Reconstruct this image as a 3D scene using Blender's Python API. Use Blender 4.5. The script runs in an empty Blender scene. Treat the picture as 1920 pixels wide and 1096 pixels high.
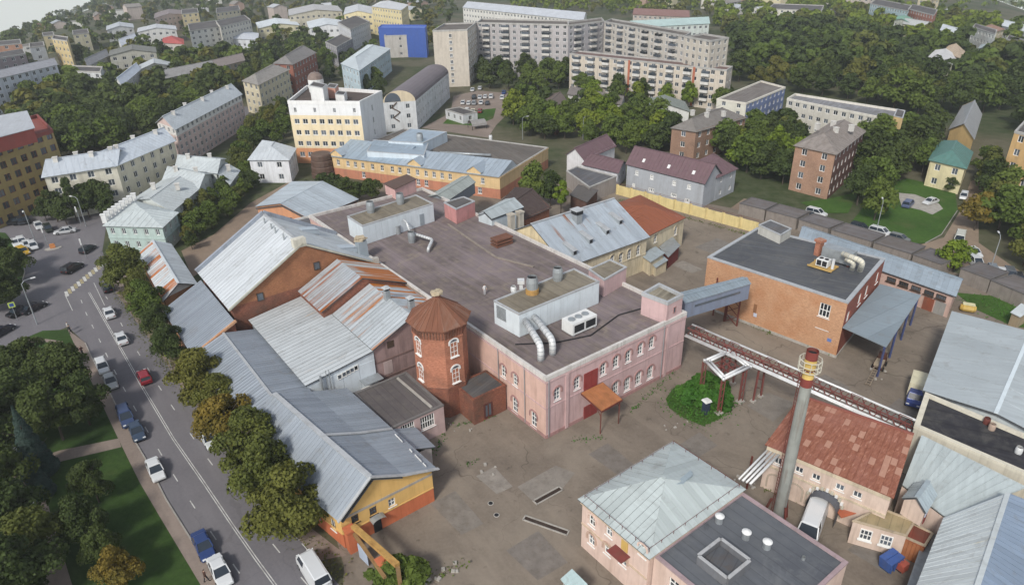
import bpy, bmesh, math, random
import numpy as np
from mathutils import Vector, Matrix
from mathutils.geometry import tessellate_polygon

SC = bpy.context.scene
COL = SC.collection
R = math.radians

# ---------------------------------------------------------------- camera
CAM_H = 55.0
FPX, CX, CY = 1280.0, 960.0, 548.0          # focal length in pixels of the 1920 px wide frame
PITCH, ROLL = R(27.2), R(1.5)
cam_d = bpy.data.cameras.new('camera')
cam_d.sensor_width = 36.0
cam_d.lens = FPX / 1920.0 * 36.0
cam_d.clip_start, cam_d.clip_end = 1.0, 9000.0
cam = bpy.data.objects.new('camera', cam_d)
COL.objects.link(cam)
cam.location = (0, 0, CAM_H)
cam.matrix_world = (Matrix.Translation((0, 0, CAM_H)) @ Matrix.Rotation(R(90) - PITCH, 4, 'X')
					@ Matrix.Rotation(-ROLL, 4, 'Z'))
SC.camera = cam

# ---------------------------------------------------------------- sky, sun, exposure
SUN_EL, SUN_AZ = R(42), R(205)              # azimuth clockwise from +Y: behind the viewer, to the left
world = bpy.data.worlds.new('World')
SC.world = world
world.use_nodes = True
wn, wl = world.node_tree.nodes, world.node_tree.links
wn.clear()
wo = wn.new('ShaderNodeOutputWorld')
wb = wn.new('ShaderNodeBackground')
wb.inputs['Strength'].default_value = 0.125
sky = wn.new('ShaderNodeTexSky')
sky.sky_type = 'NISHITA'
sky.sun_disc = False
sky.sun_elevation = SUN_EL
sky.sun_rotation = SUN_AZ
sky.altitude = 150
sky.air_density, sky.dust_density, sky.ozone_density = 1.0, 1.2, 1.0
tc = wn.new('ShaderNodeTexCoord')
sx = wn.new('ShaderNodeSeparateXYZ')
cx_ = wn.new('ShaderNodeCombineXYZ')
mx_ = wn.new('ShaderNodeMath')
mx_.operation = 'MAXIMUM'
mx_.inputs[1].default_value = 0.04      # the land falls away: the horizon haze goes on below eye level
wl.new(tc.outputs['Generated'], sx.inputs[0])
wl.new(sx.outputs[2], mx_.inputs[0])
wl.new(sx.outputs[0], cx_.inputs[0])
wl.new(sx.outputs[1], cx_.inputs[1])
wl.new(mx_.outputs[0], cx_.inputs[2])
wl.new(cx_.outputs[0], sky.inputs[0])
hs = wn.new('ShaderNodeHueSaturation')      # thin bright overcast: paler than a clear blue sky
hs.inputs['Saturation'].default_value = 0.42
wl.new(sky.outputs[0], hs.inputs['Color'])
wl.new(hs.outputs[0], wb.inputs[0])
wl.new(wb.outputs[0], wo.inputs[0])
sun_d = bpy.data.lights.new('sun', 'SUN')
sun_d.energy = 2.2
sun_d.angle = R(9)
sun_d.color = (1.0, 0.95, 0.87)
sun = bpy.data.objects.new('sun', sun_d)
COL.objects.link(sun)
sdir = Vector((math.sin(SUN_AZ) * math.cos(SUN_EL), math.cos(SUN_AZ) * math.cos(SUN_EL), math.sin(SUN_EL)))
sun.rotation_euler = (-sdir).to_track_quat('-Z', 'Y').to_euler()
sun.location = (0, 0, 200)
SC.view_settings.view_transform = 'Standard'
SC.view_settings.look = 'None'
SC.view_settings.exposure = 0.45
SC.view_settings.gamma = 1.0
try:
	SC.view_settings.use_curve_mapping = False
except Exception:
	pass
SC.cycles.max_bounces = 4
SC.cycles.diffuse_bounces = 2
SC.cycles.glossy_bounces = 2
SC.cycles.transmission_bounces = 3
SC.cycles.transparent_max_bounces = 6
SC.cycles.volume_bounces = 0
SC.cycles.use_denoising = True

# ---------------------------------------------------------------- measuring: photo pixel -> place
_cp, _sp, _cr, _sr = math.cos(PITCH), math.sin(PITCH), math.cos(ROLL), math.sin(ROLL)


def ray(px, py):
	x, y = (px - CX) / FPX, -(py - CY) / FPX
	xr, yr = _cr * x + _sr * y, -_sr * x + _cr * y
	return Vector((xr, _cp + yr * _sp, -_sp + yr * _cp))


def at(px, py, z=0.0):
	d = ray(px, py)
	t = (z - CAM_H) / d.z
	return Vector((d.x * t, d.y * t, z))


def dip(az):
	a = math.degrees(az)
	pts = ((-60, 9.0), (-45, 7.6), (-37, 5.9), (-33, 4.6), (-29, 3.3), (-24, 2.3), (0, 1.5), (24, 2.2), (30, 3.1), (34, 4.2), (37, 5.2), (45, 6.6), (60, 8.0))
	if a <= pts[0][0]:
		return R(pts[0][1])
	for (a0, d0), (a1, d1) in zip(pts, pts[1:]):
		if a <= a1:
			return R(d0 + (d1 - d0) * (a - a0) / (a1 - a0))
	return R(pts[-1][1])


def gz(x, y):
	"""height of the land: level around the works, falling away to the valleys beyond the town"""
	r = math.hypot(x, y)
	if r < 300 or y < 0:
		return 0.0
	v = CAM_H * 1.0 - r * math.tan(dip(math.atan2(x, y)))
	k = 9.0
	return -k * math.log1p(math.exp(min(60, -v / k))) + k * math.log1p(math.exp(-(CAM_H - 300 * math.tan(dip(math.atan2(x, y)))) / k))


def ag(px, py):
	"""where a pixel's line of sight meets the land"""
	d = ray(px, py)
	if d.z < -1e-4:
		p = at(px, py, 0)
		if p.length < 300:
			return p
	t = 250.0
	while t < 4000:
		p = Vector((d.x * t, d.y * t, CAM_H + d.z * t))
		if p.z <= gz(p.x, p.y):
			return Vector((p.x, p.y, gz(p.x, p.y)))
		t *= 1.01
	return Vector((d.x * t, d.y * t, gz(d.x * t, d.y * t)))


def atz(px, py, h):
	"""point on the line of sight that stands h above the land"""
	g = 0.0
	p = at(px, py, h)
	for _ in range(8):
		g = 0.5 * g + 0.5 * max(-40, gz(p.x, p.y))
		p = at(px, py, h + g)
	return Vector((p.x, p.y, g + h))


# ---------------------------------------------------------------- objects and properties
def tag(o, label=None, cat=None, group=None, kind=None):
	if label:
		o['label'] = label
	if cat:
		o['category'] = cat
	if group:
		o['group'] = group
	if kind:
		o['kind'] = kind
	return o


def empty(name, loc=(0, 0, 0), rz=0.0):
	o = bpy.data.objects.new(name, None)
	o.empty_display_size = 0.5
	COL.objects.link(o)
	o.location = loc
	o.rotation_euler = (0, 0, rz)
	return o


def link(name, me, parent=None, loc=(0, 0, 0), rz=0.0):
	o = bpy.data.objects.new(name, me)
	COL.objects.link(o)
	o.parent = parent
	o.location = loc
	o.rotation_euler = (0, 0, rz)
	return o


class MB:
	"""collects faces; build() links them as one mesh object"""

	def __init__(self):
		self.v, self.f, self.m = [], [], []

	def face(self, pts, m=0):
		n = len(self.v)
		self.v.extend([tuple(p) for p in pts])
		self.f.append(tuple(range(n, n + len(pts))))
		self.m.append(m)

	def hexa(self, b, t, m=0):
		"""b, t: four bottom and four top corners in the same counter-clockwise order"""
		n = len(self.v)
		self.v.extend([tuple(p) for p in b] + [tuple(p) for p in t])
		for q in ((3, 2, 1, 0), (4, 5, 6, 7), (0, 1, 5, 4), (1, 2, 6, 5), (2, 3, 7, 6), (3, 0, 4, 7)):
			self.f.append(tuple(n + k for k in q))
			self.m.append(m)

	def box(self, c, s, rz=0.0, m=0):
		x, y, z = s[0] / 2, s[1] / 2, s[2] / 2
		ca, sa = math.cos(rz), math.sin(rz)
		q = [(c[0] + ca * a - sa * b, c[1] + sa * a + ca * b) for a, b in ((-x, -y), (x, -y), (x, y), (-x, y))]
		self.hexa([(a, b, c[2] - z) for a, b in q], [(a, b, c[2] + z) for a, b in q], m)

	def prism(self, poly, z0, z1, m=0, top=True, bottom=True, mt=None):
		n = len(self.v)
		k = len(poly)
		self.v.extend([(p[0], p[1], z0) for p in poly] + [(p[0], p[1], z1) for p in poly])
		for i in range(k):
			j = (i + 1) % k
			self.f.append((n + i, n + j, n + k + j, n + k + i))
			self.m.append(m)
		if top:
			self.f.append(tuple(n + k + i for i in range(k)))
			self.m.append(m if mt is None else mt)
		if bottom:
			self.f.append(tuple(n + i for i in reversed(range(k))))
			self.m.append(m)

	def bar(self, a, b, w, h=None, m=0):
		"""a square bar from a to b"""
		a, b = Vector(a), Vector(b)
		h = w if h is None else h
		d = (b - a)
		if d.length < 1e-6:
			return
		d.normalize()
		up = Vector((0, 0, 1)) if abs(d.z) < 0.95 else Vector((1, 0, 0))
		s = d.cross(up).normalized()
		u = s.cross(d).normalized()
		q = [(-w / 2, -h / 2), (w / 2, -h / 2), (w / 2, h / 2), (-w / 2, h / 2)]
		self.hexa([a + s * x + u * y for x, y in q], [b + s * x + u * y for x, y in q], m)

	def tube(self, path, r, n=10, m=0, cap=True):
		path = [Vector(p) for p in path]
		rs = r if isinstance(r, (list, tuple)) else [r] * len(path)
		rings = []
		prev = None
		for i, p in enumerate(path):
			if i == 0:
				d = path[1] - path[0]
			elif i == len(path) - 1:
				d = path[-1] - path[-2]
			else:
				d = (path[i + 1] - p).normalized() + (p - path[i - 1]).normalized()
			d.normalize()
			if prev is None:
				up = Vector((0, 0, 1)) if abs(d.z) < 0.9 else Vector((1, 0, 0))
				s = d.cross(up).normalized()
			else:
				s = (prev - d * prev.dot(d)).normalized()
			prev = s
			u = s.cross(d)
			k = len(self.v)
			for j in range(n):
				a = 2 * math.pi * j / n
				self.v.append(tuple(p + (s * math.cos(a) + u * math.sin(a)) * rs[i]))
			rings.append(k)
		for a, b in zip(rings, rings[1:]):
			for j in range(n):
				jj = (j + 1) % n
				self.f.append((a + j, b + j, b + jj, a + jj))
				self.m.append(m)
		if cap:
			self.f.append(tuple(rings[0] + j for j in range(n)))
			self.m.append(m)
			self.f.append(tuple(rings[-1] + j for j in reversed(range(n))))
			self.m.append(m)

	def build(self, name, mats, parent=None, origin=(0, 0, 0), smooth=False):
		me = bpy.data.meshes.new(name)
		ox, oy, oz = origin
		me.from_pydata([(x - ox, y - oy, z - oz) for x, y, z in self.v], [], self.f)
		if not isinstance(mats, (list, tuple)):
			mats = [mats]
		for mm in mats:
			me.materials.append(mm)
		if len(mats) > 1:
			me.polygons.foreach_set('material_index', self.m)
		if smooth:
			me.polygons.foreach_set('use_smooth', [True] * len(self.f))
		me.update()
		return link(name, me, parent)


def sheet(name, pts, z, mat, label=None, kind='structure', follow=False):
	"""a flat sheet of ground from an outline"""
	pts3 = [Vector((p[0], p[1], 0)) for p in pts]
	tris = tessellate_polygon([pts3])
	me = bpy.data.meshes.new(name)
	fs = []
	for t in tris:
		a, b, c = (pts3[i] for i in t)
		fs.append(tuple(t) if (b - a).cross(c - a).z > 0 else tuple(reversed(t)))
	me.from_pydata([(p.x, p.y, z + (gz(p.x, p.y) if follow else 0)) for p in pts3], [], fs)
	me.materials.append(mat)
	o = link(name, me)
	tag(o, label=label, kind=kind)
	return o


# ---------------------------------------------------------------- materials
def srgb(h, k=1.0):
	h = h.lstrip('#')
	c = [int(h[i:i + 2], 16) / 255 for i in (0, 2, 4)]
	return tuple((x / 12.92 if x <= 0.04045 else ((x + 0.055) / 1.055) ** 2.4) * k for x in c) + (1,)


class NT:
	def __init__(self, name):
		self.mat = bpy.data.materials.new(name)
		self.mat.use_nodes = True
		self.t = self.mat.node_tree
		self.t.nodes.clear()
		self.out = self.n('ShaderNodeOutputMaterial')
		self.b = self.n('ShaderNodeBsdfPrincipled')
		self.l(self.b.outputs[0], self.out.inputs[0])
		self.pos = self.n('ShaderNodeNewGeometry').outputs['Position']

	def n(self, k, **kw):
		o = self.t.nodes.new(k)
		for a, b in kw.items():
			setattr(o, a, b)
		return o

	def l(self, a, b):
		self.t.links.new(a, b)

	def noise(self, vec, scale, detail=4, rough=0.55, dist=0.0):
		o = self.n('ShaderNodeTexNoise')
		o.inputs['Scale'].default_value = scale
		o.inputs['Detail'].default_value = detail
		o.inputs['Roughness'].default_value = rough
		o.inputs['Distortion'].default_value = dist
		if vec is not None:
			self.l(vec, o.inputs['Vector'])
		return o.outputs['Fac']

	def ramp(self, fac, stops):
		o = self.n('ShaderNodeValToRGB')
		e = o.color_ramp.elements
		while len(e) < len(stops):
			e.new(0.5)
		for x, (p, c) in zip(e, stops):
			x.position = p
			x.color = c if isinstance(c, tuple) else (c, c, c, 1)
		self.l(fac, o.inputs[0])
		return o.outputs[0]

	def mix(self, fac, a, b, mode='MIX'):
		o = self.n('ShaderNodeMix', data_type='RGBA', blend_type=mode)
		for s, v in ((0, fac), (6, a), (7, b)):
			if isinstance(v, (int, float)):
				o.inputs[s].default_value = v
			elif isinstance(v, tuple):
				o.inputs[s].default_value = v
			else:
				self.l(v, o.inputs[s])
		return o.outputs[2]

	def math(self, op, a, b=0.0, c=None):
		o = self.n('ShaderNodeMath', operation=op)
		for i, v in enumerate((a, b) if c is None else (a, b, c)):
			if isinstance(v, (int, float)):
				o.inputs[i].default_value = v
			else:
				self.l(v, o.inputs[i])
		return o.outputs[0]

	def axes(self, d, su, sv, sz=0.0):
		"""a coordinate with u across and v along direction d (plan view), z scaled by sz"""
		d = Vector((d[0], d[1])).normalized()
		e = Vector((-d.y, d.x))
		sep = self.n('ShaderNodeSeparateXYZ')
		self.l(self.pos, sep.inputs[0])
		u = self.math('ADD', self.math('MULTIPLY', sep.outputs[0], e.x * su), self.math('MULTIPLY', sep.outputs[1], e.y * su))
		v = self.math('ADD', self.math('MULTIPLY', sep.outputs[0], d.x * sv), self.math('MULTIPLY', sep.outputs[1], d.y * sv))
		w = self.math('MULTIPLY', sep.outputs[2], sz)
		c = self.n('ShaderNodeCombineXYZ')
		self.l(u, c.inputs[0])
		self.l(v, c.inputs[1])
		self.l(w, c.inputs[2])
		return c.outputs[0]

	def finish(self, color, rough=0.8, metal=0.0, spec=0.3, bump=None, bstr=0.3, bdist=0.03):
		if isinstance(color, tuple):
			self.b.inputs['Base Color'].default_value = color
		else:
			self.l(color, self.b.inputs['Base Color'])
		if isinstance(rough, (int, float)):
			self.b.inputs['Roughness'].default_value = rough
		else:
			self.l(rough, self.b.inputs['Roughness'])
		self.b.inputs['Metallic'].default_value = metal
		self.b.inputs['Specular IOR Level'].default_value = spec
		if bump is not None:
			o = self.n('ShaderNodeBump')
			o.inputs['Strength'].default_value = bstr
			o.inputs['Distance'].default_value = bdist
			self.l(bump, o.inputs['Height'])
			self.l(o.outputs[0], self.b.inputs['Normal'])
		return self.mat


def mute(c, s=0.80):
	l = 0.3 * c[0] + 0.6 * c[1] + 0.1 * c[2]
	return (l + (c[0] - l) * s, l + (c[1] - l) * s, l + (c[2] - l) * s, 1)


def dk(c, k):
	return (c[0] * k, c[1] * k, c[2] * k, 1)


_mats = {}
_WX = (0.6, -0.8)        # run of the wheel tracks


def paint(hexc, var=0.10, rough=0.7, dirt=0.25, k=1.0, spec=0.3, metal=0.0, dirtc='#6b6258'):
	"""painted, plastered or plain surface with uneven tone and some dirt"""
	key = ('paint', hexc, var, rough, dirt, k, spec, metal, dirtc)
	if key in _mats:
		return _mats[key]
	t = NT('paint_' + hexc.lstrip('#'))
	c = mute(srgb(hexc, k))
	n1 = t.noise(t.pos, 0.9, 5)
	col = t.mix(t.ramp(n1, [(0.3, 0.0), (0.7, 1.0)]), dk(c, 1 - var), dk(c, 1 + var))
	v = t.axes((0, 1), 0.8, 0.8, 0.12)
	n2 = t.noise(v, 1.0, 6, 0.6)
	col = t.mix(t.math('MULTIPLY', t.ramp(n2, [(0.48, 0.0), (0.70, 1.0)]), dirt), col, srgb(dirtc, 0.8))
	n3 = t.noise(t.axes((0.6, 0.8), 3.2, 3.2, 0.22), 1.0, 4, 0.6)
	col = t.mix(t.math('MULTIPLY', t.ramp(n3, [(0.54, 0.0), (0.72, 1.0)]), dirt * 0.8), col, srgb(dirtc, 0.6))
	_mats[key] = t.finish(col, rough, metal, spec)
	return _mats[key]


def brick(hexa, hexb, dirt=0.3, soot='#4a3b33'):
	key = ('brick', hexa, hexb, dirt, soot)
	if key in _mats:
		return _mats[key]
	t = NT('brick_' + hexa.lstrip('#'))
	a, b = mute(srgb(hexa, 0.9), 0.86), mute(srgb(hexb, 0.9), 0.86)
	v = t.axes((0.7, 0.7), 3.0, 3.0, 9.0)
	n1 = t.noise(v, 1.0, 3, 0.7)
	n0 = t.noise(t.pos, 0.35, 5)
	col = t.mix(t.ramp(n1, [(0.35, 0.0), (0.65, 1.0)]), dk(a, 0.85), dk(b, 1.1))
	col = t.mix(t.math('MULTIPLY', t.ramp(n0, [(0.42, 0.0), (0.66, 1.0)]), dirt * 1.3), col, srgb(soot))
	sep = t.n('ShaderNodeSeparateXYZ')
	t.l(t.pos, sep.inputs[0])
	course = t.math('FRACT', t.math('MULTIPLY', sep.outputs[2], 1 / 0.15))
	col = t.mix(t.math('MULTIPLY', t.math('LESS_THAN', course, 0.2), 0.22), col, srgb('#b8a998'))
	_mats[key] = t.finish(col, 0.9, 0, 0.2, bump=n1, bstr=0.3)
	return _mats[key]


def roofmetal(hexc, d, rust=0.0, rough=0.42, rustc='#8a4a22', metal=0.35, var=0.10, rustedge=None, key2=''):
	"""sheet metal; d = direction of the fall of the roof in plan; rust runs down the fall"""
	key = ('rm', hexc, round(d[0], 3), round(d[1], 3), rust, rough, rustc, metal, key2)
	if key in _mats:
		return _mats[key]
	t = NT('roof_metal_' + hexc.lstrip('#'))
	c = srgb(hexc)
	info = t.n('ShaderNodeObjectInfo').outputs['Random']
	streak = t.noise(t.axes(d, 2.2, 0.16), 1.0, 5, 0.6)
	cloud = t.noise(t.pos, 0.18, 5)
	col = t.mix(t.ramp(streak, [(0.3, 0.0), (0.7, 1.0)]), dk(c, 1 - var * 1.4), dk(c, 1 + var))
	col = t.mix(t.ramp(cloud, [(0.35, 0.0), (0.65, 0.55)]), col, dk(c, 0.78))
	col = t.mix(t.math('MULTIPLY', t.math('POWER', info, 2.0), 0.32), col, dk(c, 0.5))
	blot = t.noise(t.pos, 0.55, 7, 0.7, 0.8)
	col = t.mix(t.math('MULTIPLY', t.ramp(blot, [(0.54, 0.0), (0.68, 1.0)]), 0.35), col, srgb('#7d7a74'))
	if rust > 0:
		big = t.noise(t.axes(d, 0.16, 0.10), 1.0, 3, 0.5)
		per = t.math('MULTIPLY', t.math('SUBTRACT', info, 0.5), 0.25)
		r = t.math('ADD', t.math('ADD', t.math('MULTIPLY', big, 0.6), t.math('MULTIPLY', streak, 0.45)), per)
		thr = 0.86 - 0.5 * rust
		fac = t.ramp(r, [(max(0.02, thr - 0.05), 0.0), (min(0.98, thr + 0.07), 1.0)])
		rc = t.mix(streak, srgb(rustc, 0.7), srgb(rustc, 1.5))
		col = t.mix(fac, col, rc)
		ro = t.math('ADD', t.math('MULTIPLY', fac, 0.4), rough)
	else:
		ro = t.math('ADD', t.math('MULTIPLY', streak, 0.25), rough - 0.1)
	_mats[key] = t.finish(col, ro, metal if rust < 0.6 else 0.05, 0.4)
	return _mats[key]


def tar(hexc, hexb, d=(0.6, 0.8), seam=1.0, patch='#5d5146'):
	"""rolled roofing felt, with overlaps, dusty patches and repairs"""
	key = ('tar', hexc, hexb, seam, patch)
	if key in _mats:
		return _mats[key]
	t = NT('roof_felt_' + hexc.lstrip('#'))
	n0 = t.noise(t.pos, 0.10, 7, 0.6)
	n1 = t.noise(t.pos, 0.7, 6, 0.65)
	n2 = t.noise(t.axes(d, 0.9, 0.06), 1.0, 4)
	n3 = t.noise(t.pos, 0.22, 8, 0.7, 1.2)
	col = t.mix(t.ramp(n0, [(0.38, 0.0), (0.62, 1.0)]), srgb(hexc), srgb(hexb))
	col = t.mix(t.math('MULTIPLY', t.ramp(n3, [(0.56, 0.0), (0.66, 1.0)]), 0.5), col, srgb(patch, 1.15))
	col = t.mix(t.math('MULTIPLY', t.ramp(n3, [(0.30, 1.0), (0.38, 0.0)]), 0.5), col, srgb(hexc, 0.5))
	col = t.mix(t.math('MULTIPLY', t.ramp(n1, [(0.45, 0.0), (0.75, 1.0)]), 0.6), col, srgb(patch))
	col = t.mix(t.math('MULTIPLY', t.ramp(n2, [(0.5, 0.0), (0.62, 1.0)]), 0.35), col, srgb(hexb, 1.35))
	sep = t.n('ShaderNodeSeparateXYZ')
	t.l(t.axes(d, seam, 1.0), sep.inputs[0])
	ln = t.math('LESS_THAN', t.math('FRACT', sep.outputs[0]), 0.10)
	col = t.mix(t.math('MULTIPLY', ln, 0.30), col, srgb(hexc, 0.45))
	_mats[key] = t.finish(col, 0.92, 0, 0.2, bump=n1, bstr=0.4)
	return _mats[key]


def asphalt(name, hexa, hexb, crack=0.5, stain=0.5, dust=None):
	t = NT(name)
	big = t.noise(t.pos, 0.035, 6, 0.6)
	mid = t.noise(t.pos, 0.25, 7, 0.65)
	fine = t.noise(t.pos, 3.0, 3, 0.7)
	col = t.mix(t.ramp(big, [(0.33, 0.0), (0.67, 1.0)]), srgb(hexa), srgb(hexb))
	col = t.mix(t.math('MULTIPLY', t.ramp(mid, [(0.42, 0.0), (0.72, 1.0)]), 0.5 * stain), col, srgb(hexa, 0.45))
	col = t.mix(t.math('MULTIPLY', t.ramp(fine, [(0.4, 0.0), (0.7, 1.0)]), 0.18), col, srgb(hexb, 1.5))
	sp = t.noise(t.pos, 0.75, 5, 0.6, 0.4)
	col = t.mix(t.math('MULTIPLY', t.ramp(sp, [(0.63, 0.0), (0.70, 1.0)]), 0.55 * stain), col, srgb(hexa, 0.35))
	wr = t.noise(t.axes((_WX[0], _WX[1]), 0.35, 0.04), 1.0, 5, 0.65)
	col = t.mix(t.math('MULTIPLY', t.ramp(wr, [(0.5, 0.0), (0.66, 1.0)]), 0.4), col, srgb(hexb, 1.25))
	if dust:
		col = t.mix(t.math('MULTIPLY', t.ramp(t.noise(t.pos, 0.09, 6, 0.7, 0.6), [(0.48, 0.0), (0.68, 1.0)]), 0.7), col, srgb(dust))
	if crack:
		wob = t.n('ShaderNodeMix', data_type='VECTOR')
		nz = t.n('ShaderNodeTexNoise')
		nz.inputs['Scale'].default_value = 0.3
		t.l(t.pos, nz.inputs['Vector'])
		av = t.n('ShaderNodeVectorMath', operation='MULTIPLY_ADD')
		t.l(nz.outputs['Color'], av.inputs[0])
		av.inputs[1].default_value = (5, 5, 0)
		t.l(t.pos, av.inputs[2])
		vo = t.n('ShaderNodeTexVoronoi', feature='DISTANCE_TO_EDGE')
		vo.inputs['Scale'].default_value = 0.11
		t.l(av.outputs[0], vo.inputs['Vector'])
		ln = t.math('MULTIPLY', t.math('LESS_THAN', vo.outputs[0], 0.006), t.ramp(t.noise(t.pos, 0.06, 2), [(0.45, 0.0), (0.55, 1.0)]))
		col = t.mix(t.math('MULTIPLY', ln, crack * 0.55), col, srgb('#3a342f'))
	return t.finish(col, 0.9, 0, 0.25, bump=mid, bstr=0.2)


def leafmat(name, hexa, hexb, hexc):
	"""foliage: hue differs from tree to tree and from clump to clump"""
	t = NT(name)
	info = t.n('ShaderNodeObjectInfo').outputs['Random']
	n = t.noise(t.pos, 0.45, 3, 0.6)
	n2 = t.noise(t.pos, 2.5, 2, 0.6)
	col = t.mix(t.ramp(n, [(0.35, 0.0), (0.65, 1.0)]), srgb(hexa), srgb(hexb))
	col = t.mix(t.math('MULTIPLY', t.ramp(info, [(0.3, 0.0), (1.0, 1.0)]), 0.6), col, srgb(hexc))
	col = t.mix(t.math('MULTIPLY', t.ramp(n2, [(0.35, 0.0), (0.75, 1.0)]), 0.35), col, srgb(hexb, 1.5))
	m = t.finish(col, 0.75, 0, 0.25)
	tr = t.n('ShaderNodeBsdfTranslucent')
	t.l(col, tr.inputs[0])
	mx = t.n('ShaderNodeMixShader')
	mx.inputs[0].default_value = 0.25
	t.l(t.b.outputs[0], mx.inputs[1])
	t.l(tr.outputs[0], mx.inputs[2])
	t.l(mx.outputs[0], t.out.inputs[0])
	return m


def grassmat(name, hexa, hexb, bare='#6a5d48', bareamt=0.3):
	t = NT(name)
	a = t.noise(t.pos, 0.08, 6, 0.6)
	b = t.noise(t.pos, 1.6, 5, 0.7)
	col = t.mix(t.ramp(a, [(0.35, 0.0), (0.65, 1.0)]), srgb(hexa), srgb(hexb))
	col = t.mix(t.math('MULTIPLY', t.ramp(b, [(0.35, 0.0), (0.7, 1.0)]), 0.5), col, srgb(hexa, 0.5))
	col = t.mix(t.math('MULTIPLY', t.ramp(t.noise(t.pos, 0.13, 6, 0.65), [(0.55, 0.0), (0.7, 1.0)]), bareamt), col, srgb(bare))
	return t.finish(col, 0.95, 0, 0.15, bump=b, bstr=0.6, bdist=0.1)


def glassmat(name, hexc='#20262c', rough=0.12):
	t = NT(name)
	info = t.n('ShaderNodeObjectInfo').outputs['Random']
	n = t.noise(t.pos, 0.5, 2)
	col = t.mix(t.math('MULTIPLY', info, 0.9), srgb(hexc, 0.6), srgb('#6c7580', 0.8))
	col = t.mix(t.ramp(n, [(0.5, 0.0), (0.75, 0.5)]), col, srgb('#8c9094', 0.6))
	return t.finish(col, rough, 0, 0.6)


M_GLASS = glassmat('window_glass')
M_WHITE = paint('#d9dad8', 0.05, 0.6, 0.12)
M_FRAME = paint('#e4e4e0', 0.03, 0.5, 0.08)
M_FRAMEDARK = paint('#4b3a2e', 0.08, 0.6, 0.2)
M_CONC = paint('#a5a097', 0.12, 0.9, 0.35)
M_COPING = paint('#b9bcbe', 0.06, 0.5, 0.25, metal=0.3)
M_RUSTRED = paint('#6d3026', 0.2, 0.7, 0.3)
M_DARK = paint('#25262a', 0.2, 0.8, 0.1)
M_PIPE = paint('#d6d8d8', 0.08, 0.45, 0.2, metal=0.2)
M_GALV = paint('#9fa6aa', 0.12, 0.45, 0.25, metal=0.4)
M_BLUE = paint('#2b4f9c', 0.1, 0.5, 0.1)
M_ORANGE = paint('#b5572a', 0.12, 0.7, 0.2)
M_FELT = tar('#4a4a4c', '#5d5b5a')
M_UNDER = paint('#4c5055', 0.1, 0.9, 0.2)  # dark grey: seam shadow and dirt between the sheets, put into the colour
M_BARK = paint('#4a4036', 0.25, 0.95, 0.3)

# ---------------------------------------------------------------- building kit
FOOT = []            # outlines of everything built, so that trees keep clear of them


def inpoly(x, y, poly):
	c = False
	n = len(poly)
	for i in range(n):
		x0, y0 = poly[i][0], poly[i][1]
		x1, y1 = poly[i - 1][0], poly[i - 1][1]
		if (y0 > y) != (y1 > y) and x < (x1 - x0) * (y - y0) / (y1 - y0) + x0:
			c = not c
	return c


def grow(poly, d):
	cx = sum(p[0] for p in poly) / len(poly)
	cy = sum(p[1] for p in poly) / len(poly)
	out = []
	for p in poly:
		v = Vector((p[0] - cx, p[1] - cy))
		v = v * ((v.length + d) / max(v.length, 0.01))
		out.append((cx + v.x, cy + v.y))
	return out


def offset(poly, d):
	"""inset (d > 0) of a convex or mildly concave counter-clockwise outline"""
	n = len(poly)
	out = []
	for i in range(n):
		a, b, c = Vector(poly[i - 1][:2]), Vector(poly[i][:2]), Vector(poly[(i + 1) % n][:2])
		e0, e1 = (b - a).normalized(), (c - b).normalized()
		n0, n1 = Vector((-e0.y, e0.x)), Vector((-e1.y, e1.x))
		m = n0 + n1
		k = max(0.3, m.dot(n0))
		out.append(b + m * (d / k))
	return out


def ccw(poly):
	a = sum(poly[i - 1][0] * poly[i][1] - poly[i][0] * poly[i - 1][1] for i in range(len(poly)))
	return poly if a > 0 else list(reversed(poly))


_winmesh = {}


def window_mesh(w, h, nx, ny, frame, fr, sill, split, arch=False):
	key = (round(w, 2), round(h, 2), nx, ny, frame.name, fr, sill, split, arch)
	if key in _winmesh:
		return _winmesh[key]
	mb = MB()
	t = min(0.10, 0.09 * min(w, h) + 0.02) * fr
	y = 0.0
	mb.box((0, y, h / 2 - t / 2), (w, 0.09, t))
	mb.box((0, y, -h / 2 + t / 2), (w, 0.09, t))
	mb.box((-w / 2 + t / 2, y, 0), (t, 0.09, h - 2 * t))
	mb.box((w / 2 - t / 2, y, 0), (t, 0.09, h - 2 * t))
	for i in range(1, nx):
		mb.box((-w / 2 + w * i / nx, y, 0), (t * 0.8, 0.07, h - 2 * t))
	for j in range(1, ny):
		mb.box((0, y, -h / 2 + h * j / ny), (w - 2 * t, 0.065, t * 0.8))
	if sill:
		mb.box((0, -0.13, -h / 2 - 0.05), (w + 0.24, 0.26, 0.07))
	q = [(-w / 2 + t / 2, 0.02, -h / 2 + t / 2), (w / 2 - t / 2, 0.02, -h / 2 + t / 2), (w / 2 - t / 2, 0.02, h / 2 - t / 2), (-w / 2 + t / 2, 0.02, h / 2 - t / 2)]
	pane = None
	if split:
		pm = bpy.data.meshes.new('pane')
		pm.from_pydata(q, [], [(0, 1, 2, 3)])
		pm.materials.append(M_GLASS)
		pane = pm
	else:
		mb.face(q, 1)
	me = bpy.data.meshes.new('window')
	me.from_pydata(mb.v, [], mb.f)
	me.materials.append(frame)
	me.materials.append(M_GLASS)
	me.polygons.foreach_set('material_index', mb.m)
	_winmesh[key] = (me, pane)
	return _winmesh[key]


_hood = {}


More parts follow.
